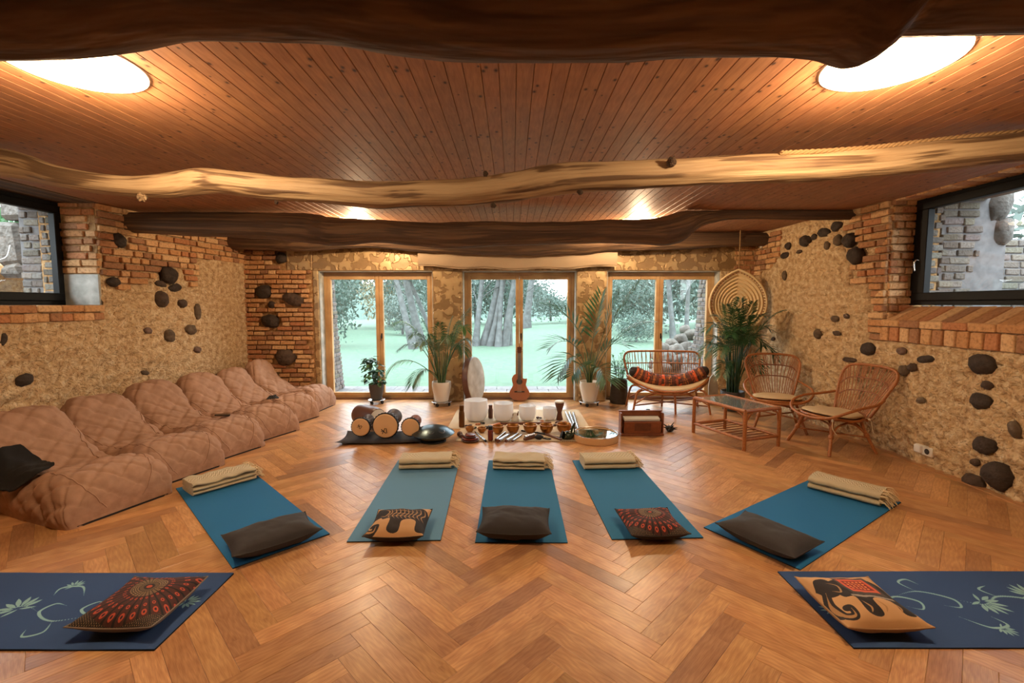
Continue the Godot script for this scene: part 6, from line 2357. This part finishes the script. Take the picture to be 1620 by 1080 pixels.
	for j in 60:
		s.ball(outline.call(j / 60.0, 0.95) + Vector3(0, 0, 0.02), Vector3.ONE * 0.011, Basis.IDENTITY, 4, 6)
	tag(part("lacing", s, mats.rattan_dark, hang), "", "", "", "stuff")
	s = Shape.new()
	var tip: Vector3 = outline.call(0.0, 1.0)
	s.tube([tip, Vector3(0, CEIL - hang.position.y, 0)], 0.008, 6)
	part("rope", s, mats.jute, hang)


# ---------------------------------------------------------------- instruments

func djembe(label: String, px: float, py: float, r: float, mark: float, body: Material, head: Material) -> void:
	# lying on its side, head towards the camera, body tapering to a flared foot
	var front := at_depth(px, py, -5.27)
	var t := thing("djembe", label, "drum", front, 0.0, "hand drums lying on the black bolster")
	var b := Basis(Vector3.RIGHT, -PI / 2)   # local +y of the lathe points to -z
	t.rotation = Vector3(0.03, 0, 0)
	var s := Shape.new()
	var back := func(prof: Array) -> Array:
		return prof.map(func(p): return Vector2(p.x * r, -p.y * r))
	s.lathe(back.call([Vector2(0.97, 0.03), Vector2(0.99, 0.2), Vector2(0.96, 0.7), Vector2(0.8, 1.3), Vector2(0.5, 1.8), Vector2(0.46, 2.1), Vector2(0.55, 2.6), Vector2(0.7, 3.0), Vector2(0.6, 3.02)]), 28, Vector3.ZERO, Basis(Vector3.RIGHT, PI / 2))
	part("shell", s, body, t)
	s = Shape.new()
	s.lathe(back.call([Vector2(0.05, -0.02), Vector2(0.9, -0.015), Vector2(0.985, 0.03), Vector2(0.99, 0.12)]), 32, Vector3.ZERO, Basis(Vector3.RIGHT, PI / 2))
	part("head", s, head, t)
	s = Shape.new()
	for z in [0.16, 0.26]:
		var ring := []
		for k in 40:
			var a := TAU * k / 40
			ring.append(Vector3(cos(a) * r * 1.03, sin(a) * r * 1.03, -z * r))
		s.tube(ring, 0.006, 5, true)
	part("ring", s, mats.black, t)
	s = Shape.new()
	var zig := []
	for k in 49:
		var a := TAU * k / 48
		var rr := r * (1.02 if k % 2 == 0 else 0.93)
		zig.append(Vector3(cos(a) * rr, sin(a) * rr, -r * (0.25 if k % 2 == 0 else 1.0)))
	s.tube(zig, 0.0035, 4)
	for k in 24:
		var a := TAU * k / 24
		s.ball(Vector3(cos(a) * r * 1.04, sin(a) * r * 1.04, -r * 0.2), Vector3.ONE * 0.011, Basis.IDENTITY, 4, 6)
	tag(part("lacing", s, mats.black, t), "", "", "", "stuff")
	if mark > 0.0:
		# the maker's mark: a bold crossed figure and a stroke of lettering
		s = Shape.new()
		var o := Vector3(-0.12 * r, 0.12 * r, 0.022 * r) if mark > 1.0 else Vector3(-0.12 * r, -0.42 * r, 0.022 * r)
		var tilt := Basis(Vector3.BACK, -0.6 if mark > 1.0 else 0.15)
		for q in [[-0.16, 0.2, 0.16, -0.2], [-0.14, -0.2, 0.14, 0.2], [-0.2, 0.02, 0.05, 0.04], [0.24, -0.2, 0.26, 0.22], [0.12, 0.22, 0.2, 0.22]]:
			s.tube([o + tilt * Vector3(q[0] * r, q[1] * r, 0), o + tilt * Vector3(q[2] * r, q[3] * r, 0)], 0.05 * r, 6, false, Vector2.ONE, 0.5)
		part("mark", s, mats.black, t)


func bowl(called: String, label: String, px0: float, px1: float, py_base: float, high: float, m: Material, group: String, crystal := false) -> void:
	var at := on_floor((px0 + px1) / 2, py_base, 0.012)
	var r := (px1 - px0) / 2 * seen(at).z / FOC
	at.z -= r * 0.6
	var s := Shape.new()
	var h := high
	if crystal:
		s.lathe([Vector2(r * 0.45, 0.0), Vector2(r * 0.72, 0.01), Vector2(r * 0.9, h * 0.18), Vector2(r, h * 0.45), Vector2(r * 0.99, h), Vector2(r * 0.93, h), Vector2(r * 0.94, h * 0.45), Vector2(r * 0.84, h * 0.2), Vector2(r * 0.4, h * 0.06)], 36)
	else:
		s.lathe([Vector2(r * 0.4, 0.0), Vector2(r * 0.62, h * 0.1), Vector2(r * 0.88, h * 0.4), Vector2(r * 0.99, h * 0.8), Vector2(r, h), Vector2(r * 0.93, h), Vector2(r * 0.9, h * 0.7), Vector2(r * 0.76, h * 0.35), Vector2(r * 0.4, h * 0.12)], 30)
	if crystal:
		one(called, label, "singing bowl", s, m, at, 0.0, group)
		return
	var t := thing(called, label, "singing bowl", at, 0.0, group)
	part("bowl", s, m, t)
	var ring := []
	for k in 30:
		var a := TAU * k / 30
		ring.append(Vector3(cos(a) * r * 0.97, h, sin(a) * r * 0.97))
	s = Shape.new()
	s.tube(ring, 0.004, 5, true)
	part("rim", s, mats.bronze, t)


func bottle(called: String, label: String, px: float, py: float, r: float, h: float, m: Material, cap: Material) -> void:
	var t := thing(called, label, "bottle", on_floor(px, py, 0.012))
	var s := Shape.new()
	s.lathe([Vector2(r * 0.8, 0), Vector2(r, 0.006), Vector2(r, h * 0.62), Vector2(r * 0.85, h * 0.72), Vector2(r * 0.75, h * 0.74), Vector2(r * 0.5, h * 0.75)], 20)
	part("body", s, m, t)
	s = Shape.new()
	s.lathe([Vector2(r * 0.6, h * 0.74), Vector2(r * 0.82, h * 0.745), Vector2(r * 0.82, h * 0.98), Vector2(r * 0.7, h), Vector2(r * 0.2, h)], 20)
	part("cap", s, cap, t)


func bar(called: String, label: String, category: String, a: Vector2, b: Vector2, r: float, m: Material, end: Material, group := "") -> void:
	var p := on_floor(a.x, a.y, 0.012 + r)
	var q := on_floor(b.x, b.y, 0.012 + r)
	var t := thing(called, label, category, p, 0.0, group)
	var s := Shape.new()
	s.tube([Vector3.ZERO, q - p], r, 12)
	part("tube", s, m, t)
	if end:
		s = Shape.new()
		var d := (q - p).normalized()
		s.tube([-d * 0.012, d * 0.014], r * 1.12, 12)
		part("end_cap", s, end, t)


func instruments() -> void:
	rng.seed = 91
	# cloths
	var s := Shape.new()
	s.box(Vector3.ZERO, Vector3(1.86, 0.006, 1.1), Basis.IDENTITY, 0.002)
	one("floor_cloth", "cream cloth spread under the white crystal bowls", "rug", s, mats.rug, Vector3(0.09, 0.003, -6.42))
	s = Shape.new()
	s.box(Vector3.ZERO, Vector3(1.42, 0.005, 0.72), Basis.IDENTITY, 0.002)
	var cl := thing("floor_cloth", "cream fringed cloth spread under the bronze bowls", "rug", Vector3(0.045, 0.0085, -5.68))
	part("cloth", s, mats.rug, cl)
	s = Shape.new()
	for k in 60:
		var x := -0.7 + k * 0.0237
		s.tube([Vector3(x, 0, 0.355), Vector3(x + rng.randf_range(-0.006, 0.006), -0.004, 0.385)], 0.0025, 4)
	tag(part("fringe", s, mats.wool_fringe, cl), "", "", "", "stuff")
	# crystal bowls
	bowl("crystal_bowl", "largest frosted white crystal bowl", 733, 771, 667, 0.285, mats.crystal, "frosted crystal singing bowls", true)
	bowl("crystal_bowl", "second largest frosted white crystal bowl", 780, 812, 667, 0.245, mats.crystal, "frosted crystal singing bowls", true)
	bowl("crystal_bowl", "second smallest frosted white crystal bowl", 821, 848, 666, 0.205, mats.crystal, "frosted crystal singing bowls", true)
	bowl("crystal_bowl", "smallest frosted white crystal bowl", 859, 881, 665, 0.17, mats.crystal, "frosted crystal singing bowls", true)
	for q in [[736, 750, 684, 0.06, "small bronze bowl next to the brown wheel rattle"], [755, 769, 685, 0.06, "small bronze bowl beside the dark red bottle"], [778, 797, 687, 0.095, "bronze singing bowl just behind the silver tubes"], [801, 822, 686, 0.095, "bronze singing bowl second from the dark red bottle"], [828, 850, 686, 0.1, "bronze singing bowl in the middle of the row"], [854, 876, 686, 0.1, "bronze singing bowl behind the black mallets"], [881, 905, 686, 0.11, "largest bronze singing bowl beside the green glass horn"]]:
		bowl("bronze_bowl", q[4], q[0], q[1], q[2], q[3], mats.bronze, "bronze singing bowls in a row")
	# bottles and cups
	bottle("metal_bottle", "tall bronze-coloured metal bottle beside the largest crystal bowl", 730.5, 675, 0.038, 0.29, mats.brass_dark, mats.brass_dark)
	bottle("wooden_shaker", "brown wooden shaker standing between two crystal bowls", 776, 661, 0.034, 0.19, mats.walnut, mats.walnut)
	bottle("glass_bottle", "small dark red bottle with a black cap", 776, 696, 0.032, 0.17, mats.red_glass, mats.black)
	# small standing goblet drum
	var t := thing("goblet_drum", "small dark standing goblet drum with a white head", "drum", on_floor(885, 664, 0.006))
	s = Shape.new()
	s.lathe([Vector2(0.04, 0.0), Vector2(0.05, 0.01), Vector2(0.036, 0.07), Vector2(0.03, 0.11), Vector2(0.045, 0.16), Vector2(0.062, 0.22), Vector2(0.064, 0.262), Vector2(0.02, 0.262)], 24)
	part("shell", s, mats.walnut, t)
	s = Shape.new()
	s.lathe([Vector2(0.065, 0.25), Vector2(0.067, 0.262), Vector2(0.06, 0.27), Vector2(0.01, 0.271)], 24)
	part("head", s, mats.ivory, t)
	# chime tubes leaning at the right
	for k in 3:
		bar("chime_tube", "silver chime tube lying slanted beside the goblet drum", "chime", Vector2(906 + k * 4.5, 676 + k), Vector2(895 + k * 6, 652 + k * 0.5), 0.017, mats.steel, null, "silver chime tubes")
	# flutes and bars in front
	for q in [[Vector2(785, 695), Vector2(799, 684), 0.015, "short silver tube with a dark end, next to the dark red bottle"], [Vector2(788, 697), Vector2(812, 683), 0.019, "longest thick silver tube among the bars"], [Vector2(801, 697), Vector2(819, 686), 0.016, "middle silver tube among the bars"], [Vector2(811, 697), Vector2(825, 688), 0.012, "thinnest silver tube among the bars"]]:
		bar("energy_chime", q[3], "chime", q[0], q[1], q[2], mats.steel, mats.walnut, "silver tubes laid side by side")
	t = thing("chime_block", "wooden block with a silver bar on top", "chime", on_floor(832, 696, 0.012), 0.72)
	s = Shape.new()
	s.box(Vector3(0.06, 0.016, 0), Vector3(0.17, 0.032, 0.04), Basis.IDENTITY, 0.003)
	part("block", s, mats.walnut, t)
	s = Shape.new()
	s.tube([Vector3(-0.02, 0.046, 0), Vector3(0.14, 0.046, 0)], 0.014, 10)
	part("bar", s, mats.steel, t)
	bar("silver_stick", "slim silver stick leaning from the brown wheel rattle", "chime", Vector2(768, 697), Vector2(752, 683), 0.012, mats.steel, mats.black)
	# stacked wheel rattle
	t = thing("wheel_rattle", "brown turned wheel rattle with shiny rings", "rattle", on_floor(744, 696, 0.012))
	for k in 4:
		s = Shape.new()
		s.lathe([Vector2(0.03, 0.0), Vector2([0.1, 0.095, 0.065, 0.06][k], 0.0), Vector2([0.108, 0.1, 0.07, 0.065][k], 0.009), Vector2([0.1, 0.095, 0.065, 0.06][k], 0.018), Vector2(0.03, 0.018)], 28, Vector3(0, 0.0185 * k, 0))
		part("ring", s, mats.red_glass if k % 2 else mats.bead, t)
	s = Shape.new()
	s.ball(Vector3(-0.13, 0.035, -0.03), Vector3(0.035, 0.033, 0.04), Basis.IDENTITY, 7, 12)
	s.ball(Vector3(-0.1, 0.025, 0.02), Vector3(0.03, 0.024, 0.03), Basis.IDENTITY, 7, 12)
	one("shaker_egg", "dark wooden egg shaker beside the brown wheel rattle", "shaker", s, mats.bead, on_floor(744, 692, 0.012))
	# bamboo and wooden pieces between the rows
	bar("bamboo_shaker", "orange-brown bamboo tube lying behind the bronze bowls", "shaker", Vector2(775, 676), Vector2(790, 671), 0.028, mats.orange_wood, mats.bead)
	bar("rain_stick", "long dark brown rain stick lying behind the bronze bowls", "rain stick", Vector2(792, 670), Vector2(872, 669), 0.017, mats.walnut, mats.bead)
	for q in [[741, 676, 0.036, "bead", "dark seed rattle beside the metal bottle"], [752, 678, 0.026, "green_glass", "small green glass ball among the rattles"], [763, 671, 0.03, "black", "black knotted seed rattle behind the small bowls"], [768, 678, 0.034, "black", "black seed bundle beside the dark red bottle"], [756, 672, 0.026, "orange_wood", "small pale wooden nut rattle"], [812, 663, 0.022, "pink", "small pink stone between crystal bowls"], [818, 660, 0.024, "ivory", "small white shell between crystal bowls"], [853, 662, 0.03, "bead", "brown seed pod between the small crystal bowls"], [857, 667, 0.024, "orange_wood", "orange wooden bead by the smallest crystal bowl"], [852, 668, 0.018, "ivory", "small white pebble by the smallest crystal bowl"], [884, 671, 0.04, "bead", "pile of brown nut shells in front of the goblet drum"], [893, 670, 0.03, "orange_wood", "orange nut rattle beside the chime tubes"], [877, 674, 0.026, "bead", "dark seed pod behind the bronze bowls"]]:
		s = Shape.new()
		var n := noise(1.8, int(q[0] * 3), 3)
		for k in 5:
			var o: Vector3 = Vector3(rng.randf_range(-1, 1), 0, rng.randf_range(-0.7, 0.7)) * q[2] * 0.8
			s.ball(o + Vector3(0, q[2] * 0.55, 0), Vector3(1, 0.62, 0.9) * q[2] * rng.randf_range(0.5, 0.85), Basis(Vector3.UP, rng.randf() * 3.0), 6, 9, n, 0.4)
		one("rattle", q[4], "rattle", s, mats[q[3]], on_floor(q[0], q[1], 0.012))
	# little white figure with horns between bowls two and three
	t = thing("figurine", "small pale figurine with upright ears between two crystal bowls", "figurine", on_floor(815, 666, 0.006))
	s = Shape.new()
	s.lathe([Vector2(0.02, 0.0), Vector2(0.055, 0.005), Vector2(0.05, 0.04), Vector2(0.03, 0.08), Vector2(0.026, 0.11), Vector2(0.01, 0.125)], 16)
	part("body", s, mats.ivory, t)
	s = Shape.new()
	s.tube([Vector3(-0.03, 0.08, 0), Vector3(-0.045, 0.16, 0)], [0.01, 0.004], 6)
	s.tube([Vector3(0.03, 0.08, 0), Vector3(0.045, 0.14, 0)], [0.014, 0.006], 6)
	part("ear", s, mats.walnut, t)
	# black mallets and straps at the right front
	for q in [[Vector2(850, 684), Vector2(885, 692), 0.009, "black mallet lying between the bowls and the green horn"], [Vector2(862, 686), Vector2(888, 695), 0.013, "dark wooden mallet with a thick handle"], [Vector2(826, 681), Vector2(848, 684), 0.008, "thin black stick in front of the middle bowl"]]:
		bar("mallet", q[3], "mallet", q[0], q[1], q[2], mats.black if q[2] < 0.012 else mats.walnut, mats.black)
	s = Shape.new()
	s.ball(Vector3(0, 0.03, 0), Vector3(0.05, 0.03, 0.035), Basis.IDENTITY, 7, 10, noise(2.0, 8), 0.5)
	s.tube(smooth([Vector3(0.03, 0.02, 0), Vector3(0.1, 0.01, 0.03), Vector3(0.14, 0.008, 0.0), Vector3(0.1, 0.008, -0.03), Vector3(0.04, 0.02, -0.01)], 16), 0.006, 6)
	one("bell_strap", "black leather bell strap curled at the front of the cloth", "bell", s, mats.black, on_floor(853, 695, 0.012))
	t = thing("glass_horn", "dark green glass horn with an upturned mouth", "horn", on_floor(900, 694, 0.012))
	s = Shape.new()
	s.tube(smooth([Vector3(-0.07, 0.05, 0.02), Vector3(-0.02, 0.04, 0.0), Vector3(0.03, 0.06, -0.01), Vector3(0.05, 0.12, -0.02), Vector3(0.07, 0.19, -0.03)], 16), [0.045, 0.046, 0.05, 0.055, 0.058, 0.058, 0.056, 0.05, 0.045, 0.04, 0.034, 0.028, 0.022, 0.016, 0.012, 0.008], 14)
	part("body", s, mats.green_glass, t)
	s = Shape.new()
	s.lathe([Vector2(0.01, 0.0), Vector2(0.05, 0.004), Vector2(0.052, 0.01), Vector2(0.045, 0.012)], 20, Vector3(-0.085, 0.055, 0.025), Basis(Vector3.BACK, 1.2))
	part("mouth", s, mats.black, t)
	# bolster, three hand drums, a leather barrel behind
	t = thing("drum_bolster", "flat black bolster cushion under the hand drums", "cushion", Vector3(-1.55, 0, -5.42), 0.05)
	s = Shape.new()
	pillow(s, true, 0.98, 0.5, 0.055, 3)
	part("cover_front", s, mats.charcoal, t)
	s = Shape.new()
	pillow(s, false, 0.98, 0.5, 0.055, 3)
	part("cover_back", s, mats.charcoal, t)
	djembe("smaller hand drum with a pale marked head at the left end of the bolster", 570, 676, 0.105, 2.0, mats.djembe, mats.drum_head)
	djembe("biggest hand drum with a pale marked head in the middle of the bolster", 609, 674, 0.142, 0.6, mats.djembe, mats.drum_head)
	djembe("carved brown hand drum with an unmarked head at the right end of the bolster", 649, 676, 0.102, 0.0, mats.carved, mats.drum_head)
	t = thing("barrel_drum", "brown leather-covered barrel drum lying behind the hand drums", "drum", at_depth(583, 663, -5.95), 0.9)
	s = Shape.new()
	s.lathe([Vector2(0.1, -0.2), Vector2(0.125, -0.2), Vector2(0.14, -0.1), Vector2(0.142, 0.0), Vector2(0.14, 0.1), Vector2(0.125, 0.2), Vector2(0.1, 0.2)], 30, Vector3.ZERO, Basis(Vector3.RIGHT, PI / 2))
	part("shell", s, mats.leather, t)
	s = Shape.new()
	s.lathe([Vector2(0.11, 0.2), Vector2(0.118, 0.2), Vector2(0.118, 0.206), Vector2(0.01, 0.206)], 30, Vector3.ZERO, Basis(Vector3.RIGHT, PI / 2))
	part("head", s, mats.ivory, t)
	s = Shape.new()
	s.lathe([Vector2(0.11, 0.2), Vector2(0.118, 0.2), Vector2(0.118, 0.206), Vector2(0.01, 0.206)], 30, Vector3.ZERO, Basis(Vector3.RIGHT, -PI / 2))
	part("head", s, mats.ivory, t)
	t.position.y = 0.15
	# handpan
	t = thing("handpan", "dark steel handpan resting on the floor", "handpan", Vector3(-0.93, 0, -5.35))
	s = Shape.new()
	s.lathe([Vector2(0.06, 0.012), Vector2(0.12, 0.02), Vector2(0.2, 0.06), Vector2(0.24, 0.09), Vector2(0.248, 0.096)], 48)
	part("lower_shell", s, mats.handpan, t)
	s = Shape.new()
	s.lathe([Vector2(0.25, 0.096), Vector2(0.25, 0.102), Vector2(0.21, 0.128), Vector2(0.16, 0.158), Vector2(0.1, 0.178), Vector2(0.05, 0.185), Vector2(0.01, 0.19)], 48)
	part("upper_shell", s, mats.handpan, t)
	s = Shape.new()
	for k in 8:
		var a := TAU * k / 8
		var ring := []
		for j in 20:
			var b := TAU * j / 20
			var p := Vector2(cos(a) * 0.165 + cos(b) * 0.035, sin(a) * 0.165 + sin(b) * 0.035)
			ring.append(Vector3(p.x, 0.187 - pow(p.length() / 0.25, 2.0) * 0.078, p.y))
		s.tube(ring, 0.002, 4, true)
	part("tone_field", s, mats.steel, t)
	s = Shape.new()
	s.lathe([Vector2(0.1, 0.0), Vector2(0.15, 0.0), Vector2(0.15, 0.02), Vector2(0.1, 0.02)], 28)
	part("rest_ring", s, mats.black, t)
	# ocean drum
	t = thing("ocean_drum", "shallow round drum with a silvery see-through top on the floor", "drum", Vector3(1.0, 0, -5.42))
	s = Shape.new()
	s.lathe([Vector2(0.25, 0.0), Vector2(0.268, 0.0), Vector2(0.27, 0.005), Vector2(0.27, 0.075), Vector2(0.262, 0.08), Vector2(0.255, 0.075), Vector2(0.25, 0.06)], 56)
	part("hoop", s, mats.maple, t)
	s = Shape.new()
	s.lathe([Vector2(0.256, 0.06), Vector2(0.256, 0.071), Vector2(0.01, 0.071)], 48)
	part("head", s, mats.mirror, t)
	s = Shape.new()
	var hoop := []
	for k in 56:
		hoop.append(Vector3(cos(TAU * k / 56) * 0.263, 0.079, sin(TAU * k / 56) * 0.263))
	s.tube(hoop, 0.006, 5, true)
	part("rim", s, mats.steel, t)
	# wooden bellows box
	t = thing("bellows_box", "wooden bellows box with a slotted front and a cloth bellows", "instrument", Vector3(1.6, 0, -5.62), 0.02)
	s = Shape.new()
	s.box(Vector3(0, 0.015, 0), Vector3(0.53, 0.03, 0.14), Basis.IDENTITY, 0.004)
	s.box(Vector3(0, 0.155, -0.055), Vector3(0.53, 0.25, 0.02), Basis.IDENTITY, 0.004)
	for sx in [-1.0, 1.0]:
		s.box(Vector3(sx * 0.257, 0.155, 0), Vector3(0.016, 0.25, 0.1), Basis.IDENTITY, 0.003)
	part("body", s, mats.cherry, t)
	s = Shape.new()
	s.box(Vector3(0, 0.105, 0.062), Vector3(0.46, 0.15, 0.016), Basis(Vector3.RIGHT, 0.12), 0.004)
	part("front_panel", s, mats.cherry, t)
	s = Shape.new()
	s.box(Vector3(0, 0.11, 0.073), Vector3(0.2, 0.09, 0.004), Basis(Vector3.RIGHT, 0.12), 0.001)
	part("sound_grille", s, mats.walnut, t)
	s = Shape.new()
	for k in 5:
		s.box(Vector3(0, 0.195 + 0.004 * k, 0.04 - 0.018 * k), Vector3(0.44, 0.03, 0.007), Basis(Vector3.RIGHT, 0.2 - 0.05 * k), 0.002)
	part("bellows", s, mats.ivory, t)
	s = Shape.new()
	s.box(Vector3(0, 0.286, -0.055), Vector3(0.54, 0.014, 0.03), Basis.IDENTITY, 0.003)
	part("top_strip", s, mats.cherry, t)
	# things lying just behind it
	s = Shape.new()
	s.box(Vector3.ZERO, Vector3(0.2, 0.05, 0.14), Basis.IDENTITY, 0.01)
	one("small_case", "small brown case standing behind the bellows box", "case", s, mats.leather, Vector3(1.72, 0.025, -6.25), 0.2)
	t = thing("bird_whistle", "dark bird-shaped clay whistle on the brown case", "whistle", Vector3(1.8, 0.05, -6.25))
	s = Shape.new()
	s.ball(Vector3(0, 0.05, 0), Vector3(0.09, 0.05, 0.05), Basis(Vector3.BACK, 0.3), 8, 12)
	s.ball(Vector3(0.07, 0.1, 0), Vector3(0.035, 0.032, 0.03), Basis.IDENTITY, 7, 10)
	part("body", s, mats.handpan, t)
	s = Shape.new()
	s.tube([Vector3(0.095, 0.1, 0), Vector3(0.13, 0.095, 0)], [0.012, 0.002], 6)
	part("beak", s, mats.bead, t)
	t = thing("black_rattle", "spiky black seed rattle lying beside the bellows box", "rattle", Vector3(2.0, 0.0, -5.75))
	s = Shape.new()
	s.ball(Vector3(0, 0.04, 0), Vector3(0.05, 0.04, 0.05), Basis.IDENTITY, 7, 10, noise(2.0, 4), 0.5)
	for k in 9:
		var a := k * 0.7
		s.tube([Vector3(0, 0.04, 0), Vector3(cos(a) * 0.1, 0.03 + 0.04 * (k % 3), sin(a) * 0.1)], [0.016, 0.002], 5)
	part("pods", s, mats.black, t)
	# frame drum leaning by the pier
	t = thing("frame_drum", "big round frame drum with a grey hide leaning beside the middle door", "drum", Vector3(-0.62, 0.39, -7.45))
	t.rotation = Vector3(-0.1, 1.27, 0.0)
	s = Shape.new()
	var turn := Basis(Vector3.RIGHT, PI / 2)
	s.lathe([Vector2(0.34, -0.05), Vector2(0.37, -0.05), Vector2(0.372, -0.02), Vector2(0.368, 0.0), Vector2(0.372, 0.03), Vector2(0.368, 0.042), Vector2(0.34, 0.042)], 60, Vector3.ZERO, turn)
	part("hoop", s, mats.leather, t)
	s = Shape.new()
	s.lathe([Vector2(0.366, 0.036), Vector2(0.366, 0.045), Vector2(0.35, 0.05), Vector2(0.01, 0.05)], 60, Vector3.ZERO, turn)
	part("skin", s, mats.hide, t)
	guitar()


func guitar() -> void:
	# stands on the floor against the meeting stile of the middle door
	var t := thing("guitar", "cedar-topped cutaway classical guitar leaning against the middle door", "guitar", Vector3(0.125, 0.004, -7.63))
	t.rotation = Vector3(-0.2, 0.0, 0.0)
	var right := smooth([Vector2(0.0, 0.0), Vector2(0.1, 0.012), Vector2(0.162, 0.08), Vector2(0.165, 0.15), Vector2(0.125, 0.225), Vector2(0.11, 0.27), Vector2(0.122, 0.32), Vector2(0.128, 0.36)], 26)
	var left := smooth([Vector2(0.04, 0.45), Vector2(-0.03, 0.452), Vector2(-0.09, 0.435), Vector2(-0.125, 0.38), Vector2(-0.124, 0.33), Vector2(-0.11, 0.27), Vector2(-0.125, 0.225), Vector2(-0.165, 0.15), Vector2(-0.162, 0.08), Vector2(-0.1, 0.012)], 34)
	var cut := smooth([Vector2(0.126, 0.372), Vector2(0.095, 0.368), Vector2(0.06, 0.375), Vector2(0.042, 0.4), Vector2(0.04, 0.43)], 8)
	var poly := PackedVector2Array(right + cut + left)
	var s := Shape.new()
	s.prism(poly, 0.085, Transform3D(Basis.IDENTITY, Vector3(0, 0, -0.085)))
	part("body", s, mats.guitar_side, t)
	s = Shape.new()
	s.prism(poly, 0.004, Transform3D(Basis.IDENTITY, Vector3(0, 0, 0.0)))
	part("soundboard", s, mats.guitar_top, t)
	s = Shape.new()
	s.lathe([Vector2(0.001, 0.0), Vector2(0.043, 0.0), Vector2(0.043, 0.002), Vector2(0.001, 0.002)], 28, Vector3(0, 0.32, 0.004), Basis(Vector3.RIGHT, PI / 2))
	part("soundhole", s, mats.black, t)
	s = Shape.new()
	var rose := []
	for k in 36:
		rose.append(Vector3(cos(TAU * k / 36) * 0.048, 0.32 + sin(TAU * k / 36) * 0.048, 0.005))
	s.tube(rose, 0.004, 5, true)
	part("rosette", s, mats.fret, t)
	s = Shape.new()
	s.box(Vector3(0, 0.15, 0.009), Vector3(0.17, 0.022, 0.01), Basis.IDENTITY, 0.003)
	var br := part("bridge", s, mats.fret, t)
	s = Shape.new()
	s.box(Vector3(0, 0.152, 0.016), Vector3(0.075, 0.004, 0.006), Basis.IDENTITY)
	part("saddle", s, mats.ivory, br)
	s = Shape.new()
	s.prism(PackedVector2Array([Vector2(-0.03, 0.365), Vector2(0.03, 0.365), Vector2(0.026, 0.8), Vector2(-0.026, 0.8)]), 0.012, Transform3D(Basis.IDENTITY, Vector3(0, 0, 0.004)))
	var fb := part("fretboard", s, mats.fret, t)
	for k in 14:
		var y := 0.8 - 0.43 * (1.0 - pow(0.944, k + 1)) * 1.75
		if y < 0.37:
			break
		s = Shape.new()
		s.box(Vector3(0, y, 0.0165), Vector3(0.054, 0.0025, 0.002))
		part("fret", s, mats.steel, fb)
	s = Shape.new()
	s.tube([Vector3(0, 0.43, -0.012), Vector3(0, 0.8, -0.006)], [0.027, 0.023], 10, false, Vector2.ONE, 0.6)
	part("neck", s, mats.guitar_side, t)
	s = Shape.new()
	s.prism(PackedVector2Array([Vector2(-0.026, 0.8), Vector2(0.026, 0.8), Vector2(0.036, 0.83), Vector2(0.036, 0.955), Vector2(0.02, 0.97), Vector2(0, 0.965), Vector2(-0.02, 0.97), Vector2(-0.036, 0.955), Vector2(-0.036, 0.83)]), 0.016, Transform3D(Basis.IDENTITY, Vector3(0, 0, -0.006)))
	var hd := part("headstock", s, mats.guitar_side, t)
	for k in 3:
		for sd in [-1.0, 1.0]:
			s = Shape.new()
			s.tube([Vector3(sd * 0.034, 0.845 + k * 0.04, 0.0), Vector3(sd * 0.05, 0.845 + k * 0.04, 0.0)], [0.004, 0.009], 6)
			part("tuning_peg", s, mats.ivory, hd)
	s = Shape.new()
	for k in 6:
		var x := -0.022 + k * 0.0088
		s.tube([Vector3(x * 1.4, 0.152, 0.02), Vector3(x, 0.8, 0.018)], 0.0008, 4)
	part("strings", s, mats.ivory, t)


func small_things() -> void:
	# socket low on the right wall
	var p := on_wall(RIGHT_PLAN, 1468, 712)
	var t := thing("wall_socket", "small white double wall socket low on the clay wall", "socket", p + Vector3(-0.035, 0, 0), PI / 2 * -1.0)
	var s := Shape.new()
	s.box(Vector3(0, 0, -0.01), Vector3(0.19, 0.09, 0.05), Basis.IDENTITY, 0.006)
	part("plate", s, mats.ivory, t)
	s = Shape.new()
	s.box(Vector3(-0.045, 0.005, 0.025), Vector3(0.08, 0.075, 0.03), Basis.IDENTITY, 0.006)
	part("flap", s, mats.white, t)
	s = Shape.new()
	s.lathe([Vector2(0.005, 0.0), Vector2(0.024, 0.0), Vector2(0.028, 0.004), Vector2(0.022, 0.006)], 20, Vector3(0.045, 0, 0.014), Basis(Vector3.RIGHT, PI / 2))
	part("outlet", s, mats.fret, t)
	# wooden board behind the sofa, by the palm
	s = Shape.new()
	s.prism(PackedVector2Array([Vector2(-0.07, 0), Vector2(0.07, 0), Vector2(0.075, 0.3), Vector2(0.05, 0.44), Vector2(0.0, 0.5), Vector2(-0.05, 0.44), Vector2(-0.075, 0.3)]), 0.025)
	var b := one("wooden_board", "brown pointed wooden board standing behind the sofa beside the corner palm", "board", s, mats.hide, Vector3(3.22, 0, -7.3))
	b.rotation.x = -0.08
	# round sensor up in the right corner
	s = Shape.new()
	s.lathe([Vector2(0.01, 0.0), Vector2(0.035, 0.0), Vector2(0.035, 0.03), Vector2(0.02, 0.045), Vector2(0.005, 0.047)], 18, Vector3.ZERO, Basis(Vector3.BACK, PI / 2))
	one("corner_sensor", "small round white sensor high on the brick by the corner", "sensor", s, mats.ivory, on_wall(RIGHT_PLAN, 1209, 389) + Vector3(-0.03, 0, 0))
